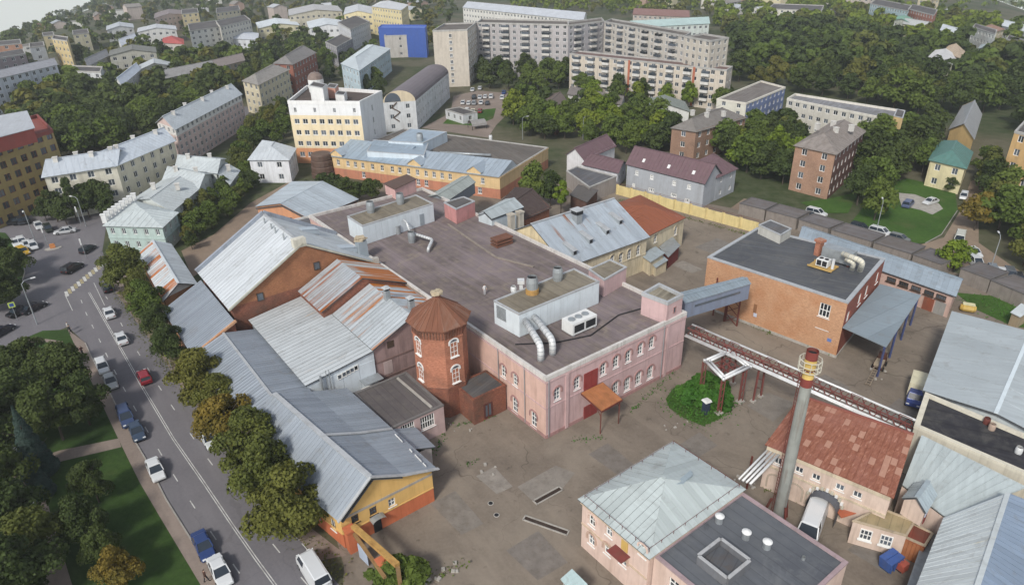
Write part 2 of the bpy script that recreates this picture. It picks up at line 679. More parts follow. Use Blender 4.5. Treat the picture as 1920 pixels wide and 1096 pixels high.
def hood_mesh(w, r0, r1, drop, mat):
	key = (round(w, 2), r0, r1, drop, mat.name)
	if key in _hood:
		return _hood[key]
	mb = MB()
	n = 10
	prev = None
	for i in range(n + 1):
		a = math.pi * i / n
		p0 = (math.cos(a) * (w / 2 + r0), math.sin(a) * (w / 2 + r0) * 0.8)
		p1 = (math.cos(a) * (w / 2 + r1), math.sin(a) * (w / 2 + r1) * 0.85)
		if prev:
			q = (prev[0], prev[1], p1, p0)
			mb.hexa([(x, 0.0, z) for x, z in q], [(x, -0.11, z) for x, z in q])
		prev = (p0, p1)
	for s in (-1, 1):
		mb.box((s * (w / 2 + (r0 + r1) / 2), -0.05, -drop / 2), (r1 - r0, 0.11, drop))
	me = bpy.data.meshes.new('window_hood')
	me.from_pydata(mb.v, [], mb.f)
	me.materials.append(mat)
	_hood[key] = me
	return me


class Bld:
	"""a building: an Empty at its base that parents wall, roof, windows ..."""

	def __init__(self, name, label, cat='building', poly=None, h=6.0, group=None, pts=None, ground=None):
		if pts is None:
			pts = [atz(px, py, h) for px, py in poly]
			if len(pts) == 3:
				pts.append(pts[0] + pts[2] - pts[1])
		self.P = ccw([Vector((p[0], p[1])) for p in pts])
		c = sum(self.P, Vector((0, 0))) / len(self.P)
		self.g = min(gz(p.x, p.y) for p in self.P) if ground is None else ground
		self.h = h
		self.o = Vector((c.x, c.y, self.g))
		self.root = empty(name, self.o)
		tag(self.root, label, cat, group)
		self.P = [p - c for p in self.P]
		self.open = {}
		FOOT.append([(p.x + c.x, p.y + c.y) for p in self.P])

	def edge(self, i):
		a, b = self.P[i], self.P[(i + 1) % len(self.P)]
		return a, b, (b - a).normalized(), (b - a).length

	def on(self, i, px, py):
		"""photo pixel -> (distance along wall i, height) on that wall"""
		a, b, d, L = self.edge(i)
		n = Vector((d.y, -d.x))
		a3 = Vector((a.x + self.o.x, a.y + self.o.y))
		r = ray(px, py)
		t = a3.dot(n) / (r.x * n.x + r.y * n.y)
		p = Vector((r.x * t, r.y * t))
		return (p - a3).dot(d), CAM_H + r.z * t - self.g

	def window(self, i, u, v, w, h, nx=2, ny=2, frame=None, fr=1.0, sill=True, split=False, name='window', hood=None, depth=0.16, hole=True, parent=None):
		a, b, d, L = self.edge(i)
		if u - w / 2 < 0.15 or u + w / 2 > L - 0.15:
			return None
		if hole:
			self.open.setdefault(i, []).append((u - w / 2, u + w / 2, v - h / 2, v + h / 2))
		nrm = Vector((d.y, -d.x))
		me, pane = window_mesh(w, h, nx, ny, frame or M_FRAME, fr, sill, split)
		rz = math.atan2(d.y, d.x)
		p = a + d * u - nrm * (depth if hole else -0.05)
		o = link(name, me, parent or self.root, (p.x, p.y, v), rz)
		if pane:
			link('pane', pane, o)
		if hood:
			p = a + d * u + nrm * 0.004
			link('window_hood', hood_mesh(w, hood[1], hood[2], hood[3], hood[0]), self.root, (p.x, p.y, v + h / 2 - (hood[4] if len(hood) > 4 else w * 0.3)), rz)
		return o

	def grid(self, i, cols, rows, w, h, v0, fh, u0=None, u1=None, nx=2, ny=1, skip=(), **kw):
		"""rows of windows; v0 = height of the middle of the lowest row, fh = storey height"""
		a, b, d, L = self.edge(i)
		u0 = 1.2 + w / 2 if u0 is None else u0
		u1 = L - 1.2 - w / 2 if u1 is None else u1
		for r in range(rows):
			for c in range(cols):
				if (c, r) in skip:
					continue
				u = (u0 + u1) / 2 if cols == 1 else u0 + (u1 - u0) * c / (cols - 1)
				self.window(i, u, v0 + r * fh, w, h, nx, ny, **kw)

	def walls(self, mat, z0=0.0, z1=None, bands=None, tops=None, name='wall', edges=None, mats=None):
		"""bands: [(z, material)] above which the wall takes that material; mats: material of single walls"""
		z1 = self.h if z1 is None else z1
		ml = [mat] + [m for _, m in (bands or [])] + list((mats or {}).values())
		mb = MB()
		for i in range(len(self.P)):
			if edges is not None and i not in edges:
				continue
			a, b, d, L = self.edge(i)
			n = Vector((d.y, -d.x))
			op = [o for o in self.open.get(i, []) if o[2] > z0 and o[3] < z1]
			us = sorted({0.0, L} | {x for o in op for x in o[:2]})
			vs = sorted({z0, z1} | {x for o in op for x in o[2:]} | {z for z, _ in (bands or []) if z0 < z < z1})

			def P3(u, v, dep=0.0):
				p = a + d * u - n * dep
				return (p.x, p.y, v)
			for v0, v1 in zip(vs, vs[1:]):
				vm = (v0 + v1) / 2
				m = 0
				for k, (z, _) in enumerate(bands or []):
					if vm > z:
						m = k + 1
				if mats and i in mats:
					m = 1 + len(bands or []) + list(mats).index(i)
				run = None
				for u0, u1 in zip(us, us[1:]):
					um = (u0 + u1) / 2
					hole = any(o[0] < um < o[1] and o[2] < vm < o[3] for o in op)
					if hole:
						if run is not None:
							mb.face([P3(run, v0), P3(u0, v0), P3(u0, v1), P3(run, v1)], m)
							run = None
					elif run is None:
						run = u0
				if run is not None:
					mb.face([P3(run, v0), P3(L, v0), P3(L, v1), P3(run, v1)], m)
			for o in op:
				m = 0
				for k, (z, _) in enumerate(bands or []):
					if (o[2] + o[3]) / 2 > z:
						m = k + 1
				if mats and i in mats:
					m = 1 + len(bands or []) + list(mats).index(i)
				D = 0.22
				for (ua, va), (ub, vb) in (((o[0], o[2]), (o[1], o[2])), ((o[1], o[2]), (o[1], o[3])), ((o[1], o[3]), (o[0], o[3])), ((o[0], o[3]), (o[0], o[2]))):
					mb.face([P3(ua, va), P3(ub, vb), P3(ub, vb, D), P3(ua, va, D)], m)
		return mb.build(name, ml, self.root)

	# -------- roofs
	def flat(self, mat, par=0.45, pw=0.35, coping=None, pmat=None, name='roof'):
		deck = offset(self.P, 0.05)
		mb = MB()
		mb.prism(deck, self.h - par - 0.2, self.h - par)
		roof = mb.build(name, mat, self.root)
		mb = MB()
		out, inn = offset(self.P, -0.06), offset(self.P, pw)
		n = len(out)
		z0, z1 = self.h - par - 0.05, self.h + 0.02
		for i in range(n):
			j = (i + 1) % n
			mb.hexa([(*out[i], z0), (*out[j], z0), (*inn[j], z0), (*inn[i], z0)], [(*out[i], z1), (*out[j], z1), (*inn[j], z1), (*inn[i], z1)])
		par_o = mb.build('parapet', coping or M_COPING, self.root)
		self.deck = self.h - par
		return roof

	def slab(self, mb, pts, th=0.12, m=0, under=False):
		"""a sloping slab from an outline in space"""
		pts = [Vector(p) for p in pts]
		nrm = (pts[1] - pts[0]).cross(pts[2] - pts[0]).normalized()
		if nrm.z < 0:
			pts.reverse()
			nrm = -nrm
		if under:       # keep a twisted underlay clear of the sheets on it
			k = 0.02 + (0.6 * abs((pts[3] - pts[0]).dot(nrm)) if len(pts) == 4 else 0)
			pts = [p - nrm * k for p in pts]
		low = [p - nrm * th for p in pts]
		n = len(pts)
		mb.face(pts, m)
		mb.face(list(reversed(low)), m)
		for i in range(n):
			j = (i + 1) % n
			mb.face([low[i], low[j], pts[j], pts[i]], m)
		return nrm

	def panels(self, roof, pts, mat, step=0.7, rib=0.035, name='roof_panel', gap=0.018, cross=0.0):
		"""standing-seam sheets laid over one roof face, each sheet an object of its own"""
		pts = [Vector(p) for p in pts]
		nrm = (pts[1] - pts[0]).cross(pts[2] - pts[0]).normalized()
		if nrm.z < 0:
			pts.reverse()
			nrm = -nrm
		if len(pts) == 4 and abs((pts[3] - pts[0]).dot(nrm)) > 0.02:      # a twisted face: sheets follow it
			sl = lambda a, b: abs((b - a).normalized().z)
			if sl(pts[0], pts[1]) > sl(pts[1], pts[2]):
				pts = pts[1:] + pts[:1]
			n = max(1, round(max((pts[1] - pts[0]).length, (pts[2] - pts[3]).length) / step))
			for k in range(n):
				t0, t1 = (k + gap / step) / n, (k + 1 - gap / step) / n
				up = nrm * (0.02 + random.uniform(0, 0.015))
				q = [pts[0].lerp(pts[1], t0) + up, pts[0].lerp(pts[1], t1) + up, pts[3].lerp(pts[2], t1) + up, pts[3].lerp(pts[2], t0) + up]
				mb = MB()
				self.slab(mb, q, 0.015)
				mb.bar(q[1] + nrm * rib / 2, q[2] + nrm * rib / 2, 0.05, rib)
				mb.build(name, mat, roof)
			return
		hz = Vector((-nrm.y, nrm.x, 0))
		e = hz.normalized() if hz.length > 1e-3 else (pts[1] - pts[0]).normalized()
		f = nrm.cross(e).normalized()
		o = pts[0]
		q = [((p - o).dot(e), (p - o).dot(f)) for p in pts]
		u0, u1 = min(a for a, _ in q), max(a for a, _ in q)
		n = max(1, round((u1 - u0) / step))
		w = (u1 - u0) / n

		def clip(poly, val, keep):
			out = []
			for i in range(len(poly)):
				a, b = poly[i - 1], poly[i]
				ia, ib = (a[0] >= val) == keep, (b[0] >= val) == keep
				if ia != ib:
					t = (val - a[0]) / (b[0] - a[0])
					out.append((val, a[1] + (b[1] - a[1]) * t))
				if ib:
					out.append(b)
			return out
		for k in range(n):
			a, b = u0 + w * k + gap, u0 + w * (k + 1) - gap
			pl = clip(clip(q, a, True), b, False)
			if len(pl) < 3:
				continue
			lift = random.uniform(0.0, 0.015)
			P3 = [o + e * x + f * y + nrm * (0.012 + lift) for x, y in pl]
			mb = MB()
			base = [p - nrm * 0.01 for p in P3]
			mb.face(P3)
			m_ = len(P3)
			for i in range(m_):
				j = (i + 1) % m_
				mb.face([base[i], base[j], P3[j], P3[i]])
			# the standing seam along the upper-u edge
			ys = [y for x, y in pl if abs(x - b) < 1e-4]
			if len(ys) >= 2 and max(ys) - min(ys) > 0.3:
				s0 = o + e * (b - 0.015) + f * min(ys) + nrm * (0.012 + lift + rib / 2)
				s1 = o + e * (b - 0.015) + f * max(ys) + nrm * (0.012 + lift + rib / 2)
				mb.bar(s0, s1, 0.05, rib)
			if cross:
				y0, y1 = min(y for _, y in pl), max(y for _, y in pl)
				y = y0 + cross * random.uniform(0.3, 1.0)
				while y < y1 - 0.3:
					xs = []
					for i in range(len(pl)):
						p_, r_ = pl[i - 1], pl[i]
						if (p_[1] - y) * (r_[1] - y) < 0:
							xs.append(p_[0] + (r_[0] - p_[0]) * (y - p_[1]) / (r_[1] - p_[1]))
					if len(xs) == 2:
						mb.bar(o + e * xs[0] + f * y + nrm * (0.02 + lift), o + e * xs[1] + f * y + nrm * (0.02 + lift), 0.06, 0.02)
					y += cross
			mb.build(name, mat, roof)

	def ribs(self, mb, pts, step=0.8, m=0, hgt=0.05, wid=0.05):
		"""raised seams as part of the roof's own mesh, for roofs farther off"""
		pts = [Vector(p) for p in pts]
		nrm = (pts[1] - pts[0]).cross(pts[2] - pts[0]).normalized()
		if nrm.z < 0:
			pts.reverse()
			nrm = -nrm
		hz = Vector((-nrm.y, nrm.x, 0))
		e = hz.normalized() if hz.length > 1e-3 else (pts[1] - pts[0]).normalized()
		f = nrm.cross(e).normalized()
		o = pts[0]
		q = [((p - o).dot(e), (p - o).dot(f)) for p in pts]
		u0, u1 = min(a for a, _ in q), max(a for a, _ in q)
		n = max(1, round((u1 - u0) / step))
		for k in range(1, n):
			u = u0 + (u1 - u0) * k / n
			ys = []
			for i in range(len(q)):
				a, b = q[i - 1], q[i]
				if (a[0] - u) * (b[0] - u) < 0:
					ys.append(a[1] + (b[1] - a[1]) * (u - a[0]) / (b[0] - a[0]))
			if len(ys) >= 2:
				mb.bar(o + e * u + f * min(ys) + nrm * hgt / 2, o + e * u + f * max(ys) + nrm * hgt / 2, wid, hgt, m)

	def pitched(self, kind, rise, mat, step=None, seam=None, over=0.35, along=0, wallm=None, th=0.12, cap=None, ends=(True, True), ridge_shift=0.0, cross=0.0, gmat=None):
		"""gable ('gable'), hip ('hip') or lean-to ('shed') roof over a four-cornered outline.
		along: the wall parallel to the ridge (or the low side of a lean-to)"""
		Q = [self.P[(along + k) % 4] for k in range(4)]
		z = self.h
		faces = []
		d0 = (Q[1] - Q[0]).normalized()
		mA, mB_ = Q[0].lerp(Q[3], 0.5 + ridge_shift), Q[1].lerp(Q[2], 0.5 + ridge_shift)
		if kind == 'shed':
			O = offset(Q, -over)
			faces.append([(*O[0], z), (*O[1], z), (*O[2], z + rise), (*O[3], z + rise)])
			gm = MB()
			gm.face([(*Q[1], z), (*Q[2], z), (*Q[2], z + rise - 0.05)])
			gm.face([(*Q[2], z), (*Q[3], z), (*Q[3], z + rise - 0.05), (*Q[2], z + rise - 0.05)])
			gm.face([(*Q[3], z), (*Q[0], z), (*Q[3], z + rise - 0.05)])
			if wallm:
				gm.build('upper_wall', wallm, self.root)
			caps = []
		else:
			O = offset(Q, -over)
			half = (Q[3] - Q[0]).length / 2
			drop = rise * over / max(half, 0.5)
			zl = z - drop
			if kind == 'gable':
				oA, oB = O[0].lerp(O[3], 0.5 + ridge_shift), O[1].lerp(O[2], 0.5 + ridge_shift)
				rA, rB = (*oA, z + rise), (*oB, z + rise)
				for tri in ((Q[1], Q[2], mB_), (Q[3], Q[0], mA)) if wallm else ():
					gm = MB()
					gm.face([(*tri[0], z), (*tri[1], z), (*tri[2], z + rise - 0.06)])
					gm.build('gable_wall', gmat or wallm, self.root)
				faces.append([(*O[0], zl), (*O[1], zl), rB, rA])
				faces.append([(*O[2], zl), (*O[3], zl), rA, rB])
			else:
				L = (mB_ - mA).length
				k = min(half, L * 0.48) / L
				rA2 = mA.lerp(mB_, k) if ends[0] else O[0].lerp(O[3], 0.5)
				rB2 = mA.lerp(mB_, 1 - k) if ends[1] else O[1].lerp(O[2], 0.5)
				rA, rB = (*rA2, z + rise), (*rB2, z + rise)
				faces.append([(*O[0], zl), (*O[1], zl), rB, rA])
				faces.append([(*O[2], zl), (*O[3], zl), rA, rB])
				if ends[1]:
					faces.append([(*O[1], zl), (*O[2], zl), rB])
				elif wallm:
					gm = MB()
					gm.face([(*Q[1], z), (*Q[2], z), (*mB_, z + rise - 0.06)])
					gm.build('gable_wall', wallm, self.root)
				if ends[0]:
					faces.append([(*O[3], zl), (*O[0], zl), rA])
				elif wallm:
					gm = MB()
					gm.face([(*Q[3], z), (*Q[0], z), (*mA, z + rise - 0.06)])
					gm.build('gable_wall', wallm, self.root)
			caps = [(rA, rB)]
		mb = MB()
		ml = mat if isinstance(mat, (list, tuple)) else [mat] * len(faces)
		uniq = []
		for m in ml:
			if m not in uniq:
				uniq.append(m)
		if step:
			uniq = [M_UNDER]
		for fc, m in zip(faces, ml):
			self.slab(mb, fc, th, uniq.index(m) if not step else 0, bool(step))
			if seam:
				self.ribs(mb, fc, seam, uniq.index(m))
		capm = cap or ml[0]
		if capm not in uniq:
			uniq.append(capm)
		for a, b in caps:
			mb.bar(Vector(a) + Vector((0, 0, 0.03)), Vector(b) + Vector((0, 0, 0.03)), 0.4, 0.09, uniq.index(capm))
		roof = mb.build('roof', uniq, self.root)
		if step:
			for fc, m in zip(faces, ml):
				self.panels(roof, fc, m, step, cross=cross)
		self.faces = faces
		return roof

	def part(self, mb, name, mats, parent=None, smooth=False):
		return mb.build(name, mats, parent or self.root, smooth=smooth)

	def loc(self, p):
		"""place -> this building's own coordinates"""
		return Vector((p[0] - self.o.x, p[1] - self.o.y, p[2] - self.o.z))

	def band(self, i, z, h=0.25, out=0.08, mat=None, name='cornice'):
		mb = MB()
		for k in ([i] if isinstance(i, int) else i):
			a, b, d, L = self.edge(k)
			n = Vector((d.y, -d.x))
			mb.hexa([(*(a + n * 0.003), z), (*(a + n * out), z), (*(b + n * out), z), (*(b + n * 0.003), z)],
					[(*(a + n * 0.003), z + h), (*(a + n * out), z + h), (*(b + n * out), z + h), (*(b + n * 0.003), z + h)])
		return mb.build(name, mat or M_CONC, self.root)

	def chimney(self, u, v, z, h=1.2, s=0.7, mat=None, name='chimney', parent=None):
		"""u, v = share of the way along walls 0 and 3"""
		Q = self.P
		p = Q[0].lerp(Q[1], u).lerp(Q[3].lerp(Q[2], u), v)
		mb = MB()
		mb.box((p.x, p.y, z + h / 2), (s, s, h), 0.4)
		mb.box((p.x, p.y, z + h + 0.06), (s + 0.2, s + 0.2, 0.12), 0.4)
		return mb.build(name, mat or M_WHITE, parent or self.root)


def gable_pts(e0, e1, r0, r1, he, hr):
	"""outline of a gable roof from one eaves line and the ridge line (pixels) and their heights"""
	a, b = at(*e0, he), at(*e1, he)
	c, d = at(*r0, hr), at(*r1, hr)
	m0, m1 = c.to_2d(), d.to_2d()
	return [a.to_2d(), b.to_2d(), 2 * m1 - b.to_2d(), 2 * m0 - a.to_2d()]

# ---------------------------------------------------------------- the land
random.seed(7)
M_LAND = None


def landmat():
	t = NT('town_ground')
	a = t.noise(t.pos, 0.02, 7, 0.6)
	b = t.noise(t.pos, 0.3, 6, 0.65)
	col = t.mix(t.ramp(a, [(0.42, 0.0), (0.56, 1.0)]), srgb('#5a5746'), srgb('#3a4529'))
	col = t.mix(t.math('MULTIPLY', t.ramp(b, [(0.4, 0.0), (0.7, 1.0)]), 0.3), col, srgb('#7a7563'))
	return t.finish(col, 0.95, 0, 0.15)


def build_land():
	az = [R(a) for a in range(-62, 63, 2)]
	rr = [0, 20, 60, 120, 200, 280, 330, 380, 430, 480, 540, 600, 680, 780, 900, 1050, 1250, 1500, 1800, 2200]
	v, f = [], []
	for r in rr:
		for a in az:
			x, y = math.sin(a) * r, math.cos(a) * r - (30 if r < 60 else 0)
			v.append((x, y, gz(x, y) - 0.02))
	n = len(az)
	for i in range(len(rr) - 1):
		for j in range(n - 1):
			f.append((i * n + j, i * n + j + 1, (i + 1) * n + j + 1, (i + 1) * n + j))
	me = bpy.data.meshes.new('ground')
	me.from_pydata(v, [], [tuple(reversed(q)) for q in f])
	me.materials.append(landmat())
	me.polygons.foreach_set('use_smooth', [True] * len(f))
	tag(link('ground', me), kind='structure')


build_land()
G = lambda px, py: at(px, py, 0)

M_YARD = asphalt('yard_asphalt', '#71675d', '#81776b', 0.7, 0.9, dust='#8f8578')
M_ROAD = asphalt('road_asphalt', '#67656a', '#716e70', 0.25, 0.35)
M_PAVE = asphalt('pavement_slabs', '#7d7168', '#8a7d74', 0.2, 0.5)
M_DIRT = asphalt('packed_dirt', '#7a6a5d', '#8d7d6c', 0.0, 0.6)
M_LAWN = grassmat('lawn', '#2f4420', '#3f5626', bareamt=0.15)
M_LAWNBRIGHT = grassmat('lawn_bright', '#3b5724', '#4b682d', bareamt=0.3)
M_KERB = paint('#98938a', 0.12, 0.9, 0.3)
M_MARK = paint('#c3c2bd', 0.06, 0.8, 0.5)
M_MARKY = paint('#a89a6c', 0.08, 0.8, 0.6)

# the works stand in a frame of their own: s along the road towards the viewer, n towards the road
_A, _B = at(580, 403, 9.1), at(1024, 708, 9.1)
_d = (_B - _A).to_2d().normalized()
_n = Vector((_d.y, -_d.x))


def L2(s, n):
	p = _A.to_2d() + _d * s + _n * n
	return Vector((p.x, p.y))


def L3(s, n, z):
	p = L2(s, n)
	return Vector((p.x, p.y, z))


def rect(s0, s1, n0, n1):
	return [L2(s0, n0), L2(s1, n0), L2(s1, n1), L2(s0, n1)]


# works yard
sheet('yard', [G(*p) for p in ((470, 560), (560, 760), (645, 1060), (640, 1180), (2050, 1200), (2050, 640), (1900, 545), (1660, 470), (1400, 395), (1150, 350), (1000, 340), (700, 345), (560, 345), (500, 420))], 0.004, M_YARD)
# main street and the crossing
sheet('road', [G(*p) for p in ((217, 548), (250, 595), (295, 655), (330, 710), (445, 856), (560, 1010), (640, 1100), (700, 1180), (470, 1180), (400, 1074), (360, 1014), (312, 937), (275, 864), (250, 822), (222, 768), (207, 738), (172, 670), (160, 643), (127, 612), (60, 640), (0, 690), (-90, 740), (-90, 380), (0, 392), (150, 390), (210, 366), (300, 318), (380, 262), (455, 200), (480, 200), (400, 272), (335, 322), (200, 418), (192, 470))], 0.008, M_ROAD)
sheet('pavement', [G(*p) for p in ((127, 618), (160, 643), (172, 670), (207, 738), (222, 768), (250, 822), (275, 864), (312, 937), (360, 1014), (400, 1074), (470, 1180), (430, 1180), (375, 1094), (300, 969), (262, 904), (225, 829), (175, 723))], 0.10, M_PAVE)
sheet('pavement', [G(*p) for p in ((217, 548), (250, 595), (295, 655), (330, 710), (445, 856), (560, 1010), (600, 1050), (650, 1040), (585, 990), (480, 850), (385, 705), (330, 630), (290, 545), (240, 478), (200, 478))], 0.012, M_PAVE)
sheet('park_lawn', [G(*p) for p in ((127, 618), (175, 723), (225, 829), (262, 904), (300, 969), (375, 1094), (430, 1180), (-300, 1180), (-300, 850), (0, 668), (40, 637), (80, 620))], 0.06, M_LAWN)
sheet('park_path', [G(*p) for p in ((-30, 880), (40, 870), (110, 845), (222, 822), (228, 838), (115, 865), (75, 890), (100, 980), (140, 1110), (90, 1110), (50, 985), (28, 900), (-30, 910))], 0.066, M_PAVE)
sheet('park_path', [G(*p) for p in ((-60, 760), (10, 850), (32, 895), (20, 900), (-10, 870), (-60, 800))], 0.068, M_PAVE)
sheet('park_path', [G(*p) for p in ((30, 640), (75, 634), (118, 640), (118, 645), (75, 640), (28, 647))], 0.067, M_PAVE)
sheet('crossing_lawn', [G(*p) for p in ((-80, 430), (10, 437), (38, 470), (47, 510), (38, 540), (10, 568), (-80, 610))], 0.10, M_LAWN)
sheet('lane_dirt', [G(*p) for p in ((340, 470), (400, 440), (470, 380), (540, 342), (560, 350), (500, 400), (425, 480), (360, 520))], 0.012, M_DIRT)
sheet('back_road', [G(*p) for p in ((1395, 372), (1500, 395), (1600, 425), (1715, 462), (1770, 445), (1800, 395), (1820, 340), (1850, 330), (1835, 400), (1835, 455), (1900, 500), (1990, 560), (1990, 610), (1860, 530), (1760, 485), (1600, 448), (1480, 420), (1370, 390))], 0.012, M_DIRT)
sheet('back_lawn', [G(*p) for p in ((1595, 418), (1650, 350), (1700, 335), (1790, 355), (1795, 395), (1765, 440), (1735, 456), (1700, 457), (1640, 440))], 0.10, M_LAWNBRIGHT)
sheet('back_lawn', [G(*p) for p in ((1500, 380), (1560, 372), (1610, 360), (1590, 400), (1545, 400))], 0.10, M_LAWNBRIGHT)
sheet('concrete_apron', [G(*p) for p in ((1683, 362), (1715, 365), (1760, 382), (1768, 392), (1748, 403), (1728, 395), (1690, 386))], 0.106, M_CONC)
sheet('garden_lawn', [G(*p) for p in ((1790, 548), (1920, 560), (1990, 620), (1900, 612), (1830, 580))], 0.016, M_LAWNBRIGHT)
sheet('forecourt', [G(*p) for p in ((850, 180), (895, 170), (955, 175), (960, 205), (930, 235), (915, 258), (790, 240), (845, 212))], 0.012, M_PAVE)
sheet('forecourt_lawn', [G(*p) for p in ((830, 232), (850, 212), (930, 203), (925, 222), (890, 236))], 0.018, M_LAWNBRIGHT)
sheet('concrete_patch', [G(*p) for p in ((970, 912), (1042, 872), (1078, 886), (1055, 915), (1010, 940), (995, 935))], 0.010, paint('#857d73', 0.12, 0.9, 0.4))
sheet('concrete_patch', [G(*p) for p in ((1400, 760), (1440, 735), (1490, 755), (1450, 790))], 0.010, paint('#7f776d', 0.12, 0.9, 0.4))

for k, (px, py, w, h, hx) in enumerate(((1150, 860, 5, 3, '#766e66'), (930, 900, 4, 2.4, '#8a8278'), (1300, 840, 3, 6, '#7a7269'), (1370, 650, 5, 2.2, '#756e67'), (860, 960, 6, 3, '#7d756b'), (1010, 1040, 5, 4, '#787068'), (1560, 720, 4, 3, '#79726a'), (1290, 500, 5, 3, '#8d857a'), (1340, 460, 4, 7, '#7a736b'), (1640, 1040, 4, 2.5, '#766f67'), (1690, 770, 3, 5, '#77706a'))):
	c = G(px, py)
	q = [c + Vector((_d.x * a + _n.x * b, _d.y * a + _n.y * b, 0)) for a, b in ((-w / 2, -h / 2), (w / 2, -h / 2 + 0.3), (w / 2 - 0.2, h / 2), (-w / 2, h / 2 + 0.2))]
	sheet('asphalt_patch', ccw(q), 0.009 + 0.0004 * k, paint(hx, 0.15, 0.9, 0.5))
# kerbs
kb = MB()
for line in (((160, 643), (172, 670), (207, 738), (222, 768), (250, 822), (275, 864), (312, 937), (360, 1014), (400, 1074), (470, 1180)),
			 ((38, 470), (47, 510), (38, 540), (10, 568), (-80, 610)), ((1735, 456), (1765, 440), (1795, 395))):
	P_ = [G(*p) for p in line]
	for a, b in zip(P_, P_[1:]):
		kb.bar(a + Vector((0, 0, 0.06)), b + Vector((0, 0, 0.06)), 0.16, 0.13)
tag(kb.build('kerb', M_KERB), kind='structure')

# painted lines
mk, mky = MB(), MB()


def stripe(mb, a, b, w=0.13, z=0.012):
	a, b = Vector(a).to_2d(), Vector(b).to_2d()
	d = (b - a).normalized()
	s = Vector((-d.y, d.x)) * w / 2
	mb.face([(*(a - s), z), (*(b - s), z), (*(b + s), z), (*(a + s), z)])


cl = [(167, 548), (215, 633), (267, 725), (325, 822), (382, 904), (440, 990), (480, 1047), (530, 1115)]
for a, b in zip(cl, cl[1:]):
	A_, B_ = G(*a), G(*b)
	o_ = Vector((-(B_ - A_).y, (B_ - A_).x, 0)).normalized() * 0.11
	stripe(mk, A_ + o_, B_ + o_, 0.09)
	stripe(mk, A_ - o_, B_ - o_, 0.09)
for pts in (((153, 565), (162, 588), (174, 612), (187, 638), (200, 665), (216, 697), (233, 729), (253, 765), (275, 805), (300, 847), (329, 895), (361, 945), (400, 1003), (443, 1065)),
			((200, 558), (217, 585), (228, 608), (242, 635), (260, 662), (279, 693), (300, 727), (324, 763), (360, 817), (394, 865), (430, 913), (472, 967), (518, 1027), (572, 1090))):
	for i, p in enumerate(pts):
		q = pts[min(i + 1, len(pts) - 1)]
		o_ = pts[max(i - 1, 0)]
		A_ = G(*p)
		D_ = (G(*q) - G(*o_)).normalized() * 0.8
		stripe(mk, A_ - D_, A_ + D_, 0.11)
for a, b in (((547, 998), (561, 1012)), ((566, 1018), (580, 1034)), ((122, 552), (136, 582)), ((176, 530), (196, 572))):
	stripe(mk, G(*a), G(*b), 0.1, 0.016)
A_, B_ = G(122, 553), G(192, 495)
for i in range(13):
	p = A_.lerp(B_, (i + 0.5) / 13)
	d_ = _d * 1.2
	stripe(mky if i % 2 else mk, Vector((p.x - d_.x, p.y - d_.y)), Vector((p.x + d_.x, p.y + d_.y)), 0.5)
tag(mk.build('road_markings', M_MARK), kind='structure')
tag(mky.build('road_markings', M_MARKY), kind='structure')

# ---------------------------------------------------------------- the pink factory
PINK = paint('#c5a2a1', 0.07, 0.85, 0.35, dirtc='#8d6f69')
PEACH = paint('#cfa796', 0.07, 0.85, 0.3, dirtc='#9b7868')
PINKDK = paint('#a87c78', 0.08, 0.85, 0.4)
DUSTY = tar('#635a58', '#7b7072', (_d.x, _d.y), 1.0, patch='#8a7f70')
DUSTGREY = tar('#6d6558', '#7b7468', (_d.x, _d.y), 0.5, patch='#918874')
WHITEPANEL = paint('#ccd6dc', 0.05, 0.6, 0.12)

fac = Bld('factory_hall', 'long two-storey pink factory hall with flat felt roof beside the brick water tower', 'factory', pts=rect(0, 71, 0, -25.2), h=9.1)
# edges of rect after ccw: find the one on n=0 and the one on s=71


def edge_of(b, s=None, n=None):
	"""index of the wall whose middle is nearest to the given works coordinates"""
	best = None
	for i in range(len(b.P)):
		a, c, d, L = b.edge(i)
		m = (a + c) / 2 + Vector((b.o.x, b.o.y)) - _A.to_2d()
		v = abs(m.dot(_d) - s) if s is not None else abs(m.dot(_n) - n)
		if best is None or v < best[0]:
			best = (v, i)
	return best[1]


fe_l, fe_f = edge_of(fac, n=0), edge_of(fac, s=71)
HOOD = (PINKDK, 0.12, 0.30, 0.5)
for px, py in ((944, 696), (966, 712)):
	u, v = fac.on(fe_l, px, py)
	fac.window(fe_l, u, v, 0.95, 1.75, 2, 3, split=True, hood=HOOD)
for px, py in ((944, 753), (966, 769), (1001, 793)):
	u, v = fac.on(fe_l, px, py)
	fac.window(fe_l, u, max(v, 1.55), 1.1, 2.2, 2, 3, split=True, hood=HOOD)
for px, py in ((1045, 738), (1082, 718), (1131, 692), (1155, 678), (1178, 668), (1201, 654), (1222, 642)):
	u, v = fac.on(fe_f, px, py)
	fac.window(fe_f, u, v, 0.95, 1.75, 2, 3, split=True, hood=HOOD)
for px, py in ((1154, 728), (1176, 720), (1197, 709), (1219, 698)):
	u, v = fac.on(fe_f, px, py)
	fac.window(fe_f, u, max(v, 1.55), 1.1, 2.0, 3, 3, split=True, hood=HOOD)
fac.walls(PINK, mats={fe_l: PEACH})  # left wall lighter and warmer: the light on that side is painted in
fac.flat(DUSTY, 0.5, 0.35, coping=paint('#c9c4be', 0.08, 0.8, 0.35))
fac.band([fe_l, fe_f], 8.25, 0.22, 0.12, PINK)
fac.band([fe_l, fe_f], 4.45, 0.16, 0.07, PINK, 'string_course')
fac.band([fe_l, fe_f], 0.0, 0.5, 0.08, PINKDK, 'plinth')
